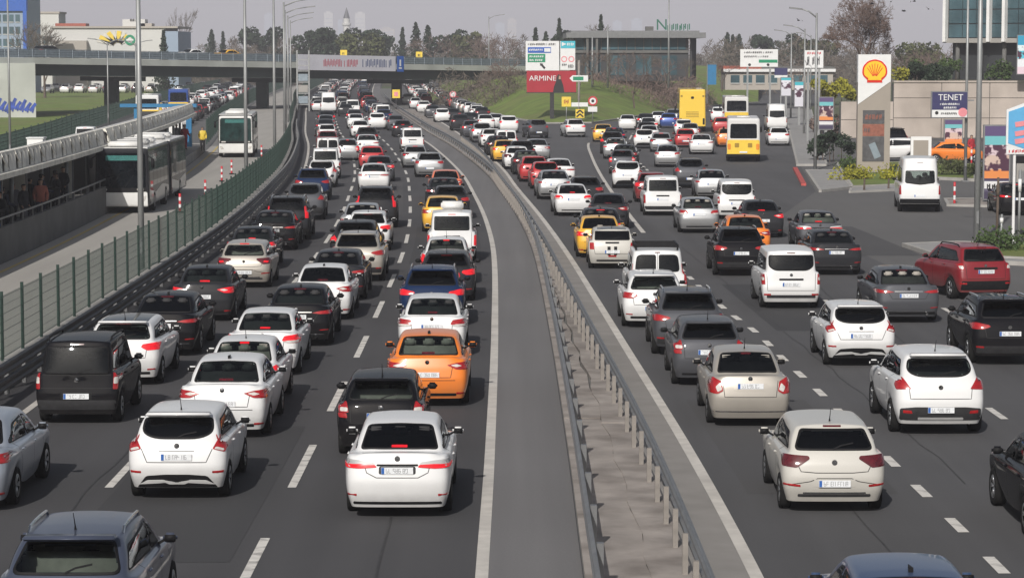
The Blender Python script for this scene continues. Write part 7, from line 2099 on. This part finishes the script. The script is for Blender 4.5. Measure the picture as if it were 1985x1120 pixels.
# ------------------------------------------------------------------ glass tower at the right
gb = empty('glass_tower', (44.0, 262, 4.7)); tag(gb, 'glass office tower with white fins above dark columns at the top right', 'building')
ang = math.atan2(-47, 8 + 14); gb.rotation_euler = (0, 0, R(-38))
LN = 46; zs_ = 3.7; ztop = 22
MB().box(0, LN, 1.2, 22, 0, zs_ + .3).build('recess', 'facade_dark', gb); MB().box(-.3, LN, -.4, 22, zs_, zs_ + .45).build('soffit', 'concrete', gb); MB().box(0, LN, 0, 22, zs_ + .45, ztop).build('core', 'facade_dark', gb)
k = 0; x = .2
while x < LN - 1:
    w = 1.55
    z = zs_ + .5
    while z < ztop - .5:
        MB().box(x + .04, x + w - .04, -.10, 0, z + .04, z + 1.35).build('pane', 'facade_glass', gb); z += 1.42
    x += w; k += 1
for x in (0, 4.9, 6.6, 12.6, 14.2, 20, 21.6): MB().box(x - .16, x + .16, -.75, -.11, zs_ + .1, ztop).build('fin', 'white_paint', gb)
x = 1.0
while x < LN: MB().tube([(x, .4, 0), (x, .4, zs_)], .22, 10).build('column', 'concrete_dark', gb, True); x += 2.6
t = empty('screen_board', (at_d(1966, 140, 225).x, 224, 4.9)); tag(t, 'bright cyan and white advert board above the stone wall at the right edge', 'advert board')
poster_material('poster_d', [(0, (.7, .55, .62)), (.18, (.72, .75, .78)), (.4, (.10, .50, .62)), (.6, (.65, .75, .78)), (.75, (.03, .30, .48))], 5.0)
z0_ = at_d(0, 145, 224).z - 4.9; z1_ = at_d(0, 68, 224).z - 4.9; board(t, 0, 5, z0_, z1_, -.1, .1, 'steel', 'frame'); board(t, .06, 4.94, z0_ + .06, z1_ - .06, -.12, -.101, 'poster_d', 'poster'); MB().box(2, 2.3, -.05, .2, 0, z0_).build('leg', 'pole_grey', t)
# lattice sign mast seen edge-on by the fence
p = at(588, 216); t = empty('sign_mast', (p.x, p.y, 0)); tag(t, 'grey lattice sign mast with small panels beside the fence at the overpass', 'mast')
hh = at_d(588, 98, p.y).z
for x in (-.75, .75): MB().box(x - .09, x + .09, -.09, .09, 0, hh).build('post', 'pole_grey', t)
for k in range(9): MB().box(-.75, .75, -.05, .05, .8 + k * .7, .92 + k * .7).build('rung', 'pole_grey', t)
for k, m_ in enumerate(('rail_blue', 'concrete', 'rail_blue')): MB().box(-.6, .6, -.12, -.06, 1.0 + k * 1.4, 1.9 + k * 1.4).build('panel', m_, t)
# birds
for k, (px, py) in enumerate(((1727, 4), (1752, 22), (1772, 3), (1800, 18), (1690, 8), (1548, 40))):
    p = at_d(px, py, 210); m = MB(); s = .28
    m.poly([(0, -.16, 0), (.05, .0, .02), (0, .2, 0), (-.05, 0, .02)]); m.poly([(.03, -.06, .01), (s, .02, .10), (s * 1.9, -.05, .03), (s, .10, .10), (.03, .08, .01)]); m.poly([(-.03, -.06, .01), (-s, .02, .10), (-s * 1.9, -.05, .03), (-s, .10, .10), (-.03, .08, .01)])
    m.lathe([(.001, -.2), (.05, -.1), (.055, .02), (.001, .22)], 'y', 6)
    o = m.build('bird', 'cloth_black'); o.location = p; o.rotation_euler = (0, .3 * (k % 3 - 1), k * 1.1); tag(o, 'small dark bird flying beside the large bare tree' if px != 1548 else 'small dark bird flying left of the corner lamp head', 'bird', 'birds in the sky')

# ------------------------------------------------------------------ air
hz = MB().box(-4000, 4000, -200, 8000, -1.2, 160).build('haze', None); hz['kind'] = 'stuff'
hm = bpy.data.materials.new('haze'); hm.use_nodes = True; nt = hm.node_tree; nt.nodes.clear()
pv = nt.nodes.new('ShaderNodeVolumePrincipled'); pv.inputs['Color'].default_value = (.90, .90, .99, 1); pv.inputs['Density'].default_value = .00030; pv.inputs['Anisotropy'].default_value = -.12
mo = nt.nodes.new('ShaderNodeOutputMaterial'); nt.links.new(pv.outputs[0], mo.inputs['Volume']); hz.data.materials.append(hm)

# ------------------------------------------------------------------ traffic
ORD = ['first', 'second', 'third', 'fourth', 'fifth', 'sixth', 'seventh', 'eighth', 'ninth', 'tenth', 'eleventh', 'twelfth', 'thirteenth', 'fourteenth', 'fifteenth', 'sixteenth', 'seventeenth', 'eighteenth', 'nineteenth', 'twentieth', 'twenty-first', 'twenty-second', 'twenty-third', 'twenty-fourth', 'twenty-fifth', 'twenty-sixth', 'twenty-seventh', 'twenty-eighth', 'twenty-ninth', 'thirtieth']
KINDW = {'saloon': ('saloon_car', 'saloon car', 'car'), 'hatch': ('hatchback', 'hatchback', 'car'), 'suv': ('suv', 'SUV', 'car'), 'van': ('passenger_van', 'small van', 'van'), 'mini': ('hatchback', 'tiny hatchback', 'car'), 'minibus': ('minibus', 'minibus', 'minibus'), 'bus': ('bus', 'bus', 'bus')}
COLW = {'pearl_white': 'off-white', 'gold_beige': 'beige', 'cream': 'cream', 'pale_silver': 'pale blue-silver', 'slate_blue': 'blue-grey', 'dark_grey': 'dark grey', 'dark_red': 'dark red', 'navy_blue': 'navy blue', 'bus_yellow': 'yellow', 'salmon': 'salmon-orange'}
LANES = {'L1': 'leftmost lane of the left carriageway', 'L2': 'middle lane of the left carriageway', 'L3': 'right lane of the left carriageway', 'R1': 'queue beside the median on the right carriageway', 'R2': 'second queue of the right carriageway', 'R3': 'right-hand queue of the right branch'}
HEAD = {'L': RAIL_L, 'R': LINE_R}
BR_HEAD = Curve([(30, 8.6), (110, 8.3), (150, 9.6), (194, 14), (252, 17.5), (300, 22)])
COUNT = {}
ALLCARS = []
QUEUES = {}
def car(lane, mdl, colr, anchor, px, py, extra=None, head=None, lit=None, over=None, roofz=None):
    """anchor 'B': pixel of the lower rear bumper edge; 'T': pixel of the rear roof edge; 'P': position in metres"""
    M = model(mdl); p = M['p']
    if anchor == 'B':
        q = at(px, py, .26); x, y = q.x, q.y
    elif anchor == 'T':
        z = p['roof_r'][1] + .03 if p else M['H']; dy = p['roof_r'][0] if p else 0
        q = at(px, py, z); x, y = q.x, q.y - dy
    else: x, y = px, py
    if head is None:
        c = RAIL_L if lane[0] == 'L' else (LINE_R if lane == 'R1' else BR_HEAD)
        if lane == 'R1' and y < 118: head = 0
        else: head = -math.degrees(math.atan(c.slope(y + 2)))
        if lane in ('R2', 'R3') and y < 110: head = 0
        if lane[0] == 'R' and lane != 'R1': head *= .7
    base = mdl.split('_')[0]
    nm, kw, cat = KINDW[base]
    if mdl == 'saloon_taxi': nm, kw, cat = 'taxi', 'taxi', 'taxi'
    cw = COLW.get(colr, colr).replace('_', ' ')
    det = 2 if y < 105 else (1 if y < 230 or mdl[:3] == 'bus' else 0)
    if lit is None: lit = random.Random(int(px * 7 + py)).random() < (.45 if lane[0] == 'L' else .28)
    q_ = random.Random(int(px * 3 + py * 5)); rg = 'glass_tint' if q_.random() < .55 else ('glass_clear' if q_.random() < .6 else 'glass_side')
    side = 'left' if lane[0] == 'L' else 'right'
    root = place_vehicle(M, nm, colr, (x, y, .0), R(head), extra, cat, 'vehicles on the left carriageway' if lane[0] == 'L' else 'vehicles on the right carriageway', det, lit, over, rg, 'seat_light' if q_.random() < .3 else 'seat_dark')
    ALLCARS.append((x, y, M['L']))
    QUEUES.setdefault((side, cw, kw), []).append((y, root, extra))

# left carriageway, right lane
for a in (('saloon_a', 'white', 'B', 770, 978, 'white saloon with thin wide lamps, nearest car by the solid line', None, True), ('hatch_c', 'black', 'B', 738, 862, 'black hatchback just ahead of the nearest white saloon', None, False), ('saloon_taxi', 'orange', 'B', 828, 768, 'bright orange taxi saloon ahead of the black hatchback', None, False),
          ('saloon_e', 'white', 'T', 840, 578), ('suv_c', 'navy_blue', 'T', 838, 522, None, None, True), ('hatch_d', 'dark_grey', 'T', 866, 492), ('saloon_c', 'white', 'T', 866, 464), ('van_ac', 'white', 'T', 876, 412, 'white passenger van with a roof air unit in the right lane'),
          ('saloon_taxi', 'yellow', 'T', 860, 383, 'yellow-orange taxi in front of the van with the roof unit'), ('hatch_d', 'dark_grey', 'T', 874, 363), ('saloon_d', 'dark_grey', 'T', 863, 347), ('saloon_taxi', 'salmon', 'T', 866, 331.5, 'salmon-orange taxi at the bend of the solid line'),
          ('hatch_d', 'silver', 'B', 833, 336, 'silver hatchback on the curve beside the median guard rail'), ('hatch_b', 'silver', 'T', 806, 283), ('van_c', 'white', 'T', 800, 249, 'white van with a dark tailgate window on the curve'), ('saloon_b', 'dark_grey', 'T', 783, 234.5), ('hatch_c', 'grey', 'T', 768, 224)):
    car('L3', *a)
# middle lane
for a in (('suv_c', 'slate_blue', 'T', 140, 1036, 'blue-grey SUV cut by the bottom left corner, roof rails and open boot window', None, False), ('hatch_a', 'white', 'B', 342, 944, 'white sporty hatchback with black diffuser and pointed lamps on the left', None, False), ('saloon_b', 'white', 'B', 430, 828, 'white saloon with wedge lamps just ahead of the sporty hatchback', None, False),
          ('saloon_c', 'white', 'T', 475, 661), ('saloon_e', 'white', 'T', 518, 606), ('saloon_d', 'black', 'T', 583, 558), ('saloon_b', 'white', 'T', 628, 518), ('saloon_d', 'dark_grey', 'T', 657, 488), ('suv_c', 'gold_beige', 'T', 694, 453), ('suv_a', 'dark_grey', 'T', 690, 431),
          ('hatch_d', 'white', 'T', 714, 413), ('saloon_a', 'silver', 'T', 704, 397), ('suv_d', 'dark_grey', 'T', 729, 365), ('saloon_a', 'white', 'T', 727, 319), ('saloon_b', 'grey', 'T', 738, 304), ('hatch_b', 'red', 'T', 722, 284.5), ('saloon_d', 'white', 'T', 714, 262.5), ('suv_c', 'dark_grey', 'T', 713, 248), ('saloon_b', 'white', 'T', 701, 235), ('saloon_a', 'white', 'T', 692, 222), ('suv_a', 'white', 'T', 732, 219.5, 'white SUV on the far curve right of the middle lane queue'), ('hatch_d', 'grey', 'T', 688, 213), ('van_c', 'white', 'T', 684, 194)):
    car('L2', *a)
# left lane
car('L1', 'saloon_b', 'pale_silver', 'P', -9.2, 42.0, 'pale silver-blue saloon cut by the left edge', lit=False)
for a in (('van_d', 'black', 'B', 148, 800, 'black tall passenger van with roof rails on the far left', None, False), ('hatch_roof', 'white', 'T', 240, 623, 'white hatchback with a dark glass roof ahead of the black van', None, True, None), ('saloon_d', 'black', 'T', 326, 573), ('saloon_b', 'dark_grey', 'T', 401, 520), ('hatch_b', 'gold_beige', 'T', 475, 471), ('saloon_e', 'dark_grey', 'T', 492, 443),
          ('saloon_d', 'black', 'T', 535, 411), ('suv_d', 'dark_grey', 'T', 557, 384), ('suv_a', 'grey', 'T', 592, 358), ('suv_c', 'navy_blue', 'T', 607, 329), ('hatch_a', 'white', 'T', 624, 313), ('van_c', 'white', 'T', 631, 289), ('van_b', 'white', 'T', 636, 268.5), ('hatch_d', 'dark_red', 'T', 636, 255.5), ('hatch_c', 'white', 'T', 635, 242), ('saloon_d', 'grey', 'T', 634, 232), ('saloon_b', 'silver', 'T', 634, 224), ('suv_a', 'dark_grey', 'T', 634, 215), ('minibus', 'white', 'T', 637, 180, 'tall white minibus in the leftmost lane before the overpass')):
    car('L1', *a)
car('L1', 'saloon_c', 'silver', 'T', 676, 271, 'silver saloon straddling the left and middle lanes on the curve')
# right carriageway, queue by the median
car('R1', 'saloon_d', 'steel_blue', 'P', 4.75, 28.6, 'dark blue car roof cut by the bottom edge at the right', lit=False)  # navy car; the sky its roof reflects is lightened into the paint
for a in (('hatch_b', 'cream', 'B', 1618, 968, 'cream hatchback with dark wide lamps and a roof aerial', None, False), ('saloon_c', 'gold_beige', 'B', 1455, 806, 'beige saloon with upright corner lamps ahead of the cream hatchback', None, False), ('hatch_c', 'grey', 'T', 1373, 623), ('suv_c', 'grey', 'T', 1333, 566), ('hatch_d', 'white', 'T', 1267, 533), ('van_rack', 'white', 'T', 1274, 486, 'white van with two rear windows and a black roof rack'),
          ('mini', 'cream', 'B', 1187, 508, 'tiny cream hatchback with two black stripes on its tail', None, False), ('saloon_taxi', 'yellow', 'P', 3.25, 94.6, 'yellow taxi half hidden behind the striped hatchback'), ('saloon_d', 'dark_grey', 'T', 1164, 406), ('saloon_e', 'white', 'B', 1112, 409), ('saloon_d', 'silver', 'B', 1077, 378), ('hatch_a', 'red', 'T', 1058, 315.5), ('hatch_d', 'red', 'T', 1036, 305), ('saloon_b', 'dark_grey', 'T', 1022, 293.5),
          ('hatch_b', 'white', 'B', 1003, 321), ('saloon_taxi', 'yellow', 'B', 980, 307, 'yellow taxi in the far queue beside the median'), ('saloon_d', 'dark_grey', 'B', 968, 296), ('hatch_d', 'white', 'B', 953, 280), ('suv_a', 'silver', 'B', 935, 271), ('saloon_b', 'grey', 'B', 915, 261), ('suv_c', 'dark_grey', 'B', 893, 249), ('hatch_a', 'white', 'B', 858, 233), ('saloon_a', 'grey', 'B', 840, 225), ('hatch_d', 'white', 'B', 822, 215), ('saloon_c', 'white', 'B', 806, 207.5), ('suv_a', 'white', 'B', 791, 200)):
    car('R1', *a)
# second queue
for a in (('saloon_b', 'dark_grey', 'T', 1176, 378, None, -3), ('hatch_d', 'dark_grey', 'T', 1135, 345, None, 0), ('saloon_a', 'white', 'T', 1086, 309.5, None, 3), ('saloon_b', 'silver', 'T', 1043, 271, None, 3), ('suv_a', 'black', 'T', 1013, 274.5, None, 3), ('van_b', 'white', 'T', 982, 253, None, 4), ('suv_a', 'white', 'B', 987, 253, None, 4, True), ('saloon_b', 'white', 'T', 943, 223, None, 5), ('saloon_a', 'white', 'T', 963, 221.5, None, 4), ('saloon_d', 'dark_grey', 'T', 915, 219, None, 5), ('saloon_b', 'dark_grey', 'T', 880, 211, None, 5),
          ('suv_a', 'grey', 'B', 1045, 263, 'grey SUV crossing alone near the black billboard pole', 9), ('suv_c', 'white', 'B', 1117, 261, 'white SUV crossing alone below the chevron board', 7)):
    car('R2', *a)
# right branch
for a in (('saloon_b', 'black', 'P', 8.95, 39.2, 'black car cut by the right edge at the bottom', 0, False), ('suv_a', 'white', 'B', 1824, 822, 'white SUV with a dark lower bumper and aerial at the right', 0, False), ('hatch_a', 'white', 'B', 1670, 692, 'white hatchback with pointed lamps and oval window on the right', 0, False), ('suv_c', 'black', 'B', 1958, 690, 'black SUV cut by the right edge behind the grey saloon', 0, False),
          ('saloon_d', 'grey', 'B', 1762, 610, 'grey saloon with slim red lamps right of the white hatchback', 0, False), ('van_a', 'white', 'B', 1534, 583, 'white small van with a broad rear window in mid road', 0, False), ('suv_b', 'dark_red', 'B', 1912, 566, 'dark red SUV with roof rails turning in from the right', 12, False), ('saloon_d', 'dark_grey', 'B', 1622, 520, 'dark grey saloon with wide lamps ahead of the white small van', 0, False), ('suv_c', 'black', 'B', 1437, 522, 'black SUV in the middle of the right carriageway', 0, False),
          ('saloon_taxi', 'orange', 'T', 1444, 421, 'orange taxi directly ahead of the black SUV', 0), ('saloon_a', 'grey', 'T', 1583, 412, None, -1), ('saloon_b', 'dark_grey', 'T', 1474, 391, None, 0), ('saloon_e', 'silver', 'B', 1356, 441, 'silver saloon with round-cornered lamps in mid road', 0, False), ('van_c', 'white', 'B', 1285, 408, 'white boxy van left of the silver saloon', 0, False), ('van_a', 'white', 'T', 1428, 352, 'white small van behind the silver saloon on its right', -1), ('hatch_d', 'dark_red', 'T', 1263, 337), ('saloon_d', 'silver', 'T', 1377, 331), ('suv_a', 'grey', 'T', 1338, 309),
          ('hatch_a', 'white', 'B', 1216, 357, 'white hatchback beside the curved white line'), ('hatch_c', 'grey', 'T', 1205, 292), ('saloon_b', 'dark_grey', 'T', 1208, 282), ('saloon_a', 'silver', 'T', 1191, 269), ('suv_a', 'dark_grey', 'T', 1186, 257), ('saloon_d', 'navy_blue', 'T', 1189, 248.5), ('saloon_taxi', 'yellow', 'T', 1168, 242, 'yellow taxi at the tip of the grass knoll'), ('saloon_e', 'silver', 'B', 1293, 317), ('hatch_b', 'silver', 'T', 1281, 258), ('hatch_a', 'white', 'B', 1249, 282)):
    car('R2', *a)
for a in (('saloon_d', 'white', 'B', 1360, 293), ('hatch_b', 'red', 'B', 1329, 280), ('saloon_a', 'white', 'T', 1257, 244), ('suv_a', 'dark_grey', 'T', 1253, 238), ('saloon_b', 'white', 'T', 1256, 229), ('saloon_a', 'white', 'B', 1216, 247.5), ('hatch_d', 'dark_grey', 'T', 1251, 221), ('saloon_b', 'white', 'T', 1275, 217), ('hatch_d', 'blue', 'B', 1296, 243.5, 'bright blue hatchback left of the yellow double-decker'), ('suv_c', 'silver', 'T', 1305, 212), ('hatch_a', 'white', 'T', 1325, 232), ('saloon_c', 'silver', 'T', 1337, 240),
          ('bus_double', 'bus_yellow', 'B', 1342, 251, 'tall yellow double-decker bus on the right branch'), ('bus_mid', 'pearl_white', 'B', 1441, 307, 'white and yellow midibus nearest on the right branch'), ('bus_coach', 'pearl_white', 'T', 1428, 188, 'white bus with a large dark rear window behind the midibus'), ('hatch_d', 'red', 'B', 1400, 253), ('saloon_taxi', 'orange', 'B', 1411, 279, 'orange taxi mostly hidden by the midibus'), ('suv_a', 'white', 'T', 1393, 208),
          ('minibus', 'white', 'T', 1506, 203, 'tall white minibus by the right pavement'), ('hatch_d', 'white', 'B', 1510, 277, 'white hatchback behind the tall minibus at the pavement'), ('minibus', 'white', 'B', 1783, 402, 'white minibus leaving the fuel station', -6), ('saloon_d', 'black', 'B', 1978, 408, 'black saloon cut by the right edge near the cabinet', -2),
          ('saloon_taxi', 'orange', 'P', 27.8, 176, 'orange car side-on in front of the stone wall', -90), ('suv_a', 'white', 'P', 28.4, 178.5, 'white SUV side-on behind the framed panel', 90), ('suv_d', 'black', 'P', 29.4, 196, 'black SUV parked behind the framed panel', 20)):
    car('R3', *a)
# buses in the bus lane face the camera
def bus(mdl, colr, x, y, head, lab):
    place_vehicle(model(mdl), 'articulated_bus' if mdl == 'bus_long' else 'city_bus', colr, (x, y, 0), R(head), lab, 'bus', 'buses in the bus lane', 2, True)
bus('bus_long', 'dark_grey', at(237, 399, .36).x, at(237, 399, .36).y, 1.6, 'long articulated bus facing the camera at the station')
bus('bus_short', 'dark_grey', at(457, 296, .36).x, at(457, 296, .36).y, 4.0, 'second white bus facing the camera beyond the blue portal')
p = at(286, 245); place_vehicle(model('bus_coach'), 'minibus', 'white', (p.x, p.y, 0), R(6), 'white bus behind the station roof near the bridge pier', 'bus', 'vehicles on the service road', 1)
p = at(346, 226); place_vehicle(model('bus_coach'), 'minibus', 'blue', (p.x, p.y, 0), R(6), 'blue bus behind the station roof right of the white one', 'bus', 'vehicles on the service road', 1)
p = at(165, 292); place_vehicle(model('van_c'), 'passenger_van', 'white', (p.x, p.y, 0), R(5), 'white van behind the station canopy by the fence', 'van', 'vehicles on the service road', 1)

# each car is named by its look and its turn among its like, nearest first
for (side, cw, kw), rows in QUEUES.items():
    rows.sort(key=lambda r: r[0])
    for k, (y, root, extra) in enumerate(rows):
        if not extra:
            root['label'] = ('only %s %s on the %s carriageway' % (cw, kw, side)) if len(rows) == 1 else ('%s nearest %s %s on the %s carriageway' % (ORD[k], cw, kw, side))

# far jam under and beyond the overpass: vehicles too small to tell apart
CH = ['saloon_a', 'saloon_b', 'hatch_d', 'hatch_a', 'suv_a', 'suv_c', 'saloon_d', 'van_c', 'hatch_b', 'saloon_e']
CC = ['white', 'white', 'pearl_white', 'silver', 'grey', 'dark_grey', 'black', 'white', 'dark_grey', 'white', 'grey', 'red', 'navy_blue', 'silver', 'gold_beige']
def far_row(f, y0, y1, lab, grp, seed, gap=(6.4, 9.0), face=0, cx=0.0):
    q = random.Random(seed); y = y0
    while y < y1:
        mdl = q.choice(CH); x = f(y) + q.uniform(-.25, .25)
        if not any(abs(x - a) < 1.9 and -5.6 < y - b < 5.6 for a, b, c in ALLCARS):
            nm, kw, cat = KINDW[mdl.split('_')[0]]; cc = q.choice(CC)
            place_vehicle(model(mdl), nm, cc, (x, y, 0), R(-math.degrees(math.atan(f.slope(y))) + face), lab % (COLW.get(cc, cc).replace('_', ' ') + ' ' + kw), cat, grp, 0, q.random() < .25)
        y += q.uniform(*gap)
LF = 'tiny %s in the far jam on the left carriageway at the overpass'
for d, s, y0 in ((-3.1, 1, 272), (-6.45, 2, 300), (-9.7, 3, 318)): far_row(RAIL_L.off(d), y0, 640, LF, 'far jam on the left carriageway', s)
RF = 'tiny %s in the far jam on the right carriageway at the overpass'
far_row(LINE_R.off(1.9), 372, 600, RF, 'far jam on the right carriageway', 4); far_row(LINE_R.off(5.1), 285, 600, RF, 'far jam on the right carriageway', 5)
SF = 'tiny %s on the service road beyond the left fence'
far_row(RAIL_L.off(-24.0), 262, 470, SF, 'far vehicles on the service road', 6, (7.5, 12)); far_row(RAIL_L.off(-28.0), 270, 470, SF, 'far vehicles on the service road', 7, (8, 14))
PK = 'tiny %s parked beyond the grass under the overpass'
q = random.Random(11)
for r_ in range(3):
    for k in range(15):
        Yp = 470 + r_ * 22; x = -84 - r_ * 3 + k * 2.6
        if q.random() < .85:
            mdl = q.choice(CH[:7]); nm, kw, cat = KINDW[mdl.split('_')[0]]; cc = q.choice(CC); place_vehicle(model(mdl), nm, cc, (x, Yp, 0), R(q.choice((0, 180))), PK % (COLW.get(cc, cc).replace('_', ' ') + ' ' + kw), cat, 'parked cars beyond the grass', 0, False)
BF = 'tiny %s driving over the overpass'
for X, mdl, c in ((-40, 'saloon_a', 'white'), (-36, 'saloon_taxi', 'yellow'), (-55, 'hatch_d', 'dark_grey')):
    pz = top_h(X) - 1.0; place_vehicle(model(mdl), KINDW['saloon'][0], c, (X - 2, BZ(X) + 3.5, pz), R(-38.66), BF % {'white': 'white car', 'yellow': 'yellow taxi', 'dark_grey': 'dark grey car'}[c], 'car', 'vehicles on the overpass', 0, False)
print('vehicles', sum(1 for o in scene.objects if o.type == 'EMPTY' and o.get('category') in ('car', 'van', 'taxi', 'bus', 'minibus')), 'objects', len(scene.objects))
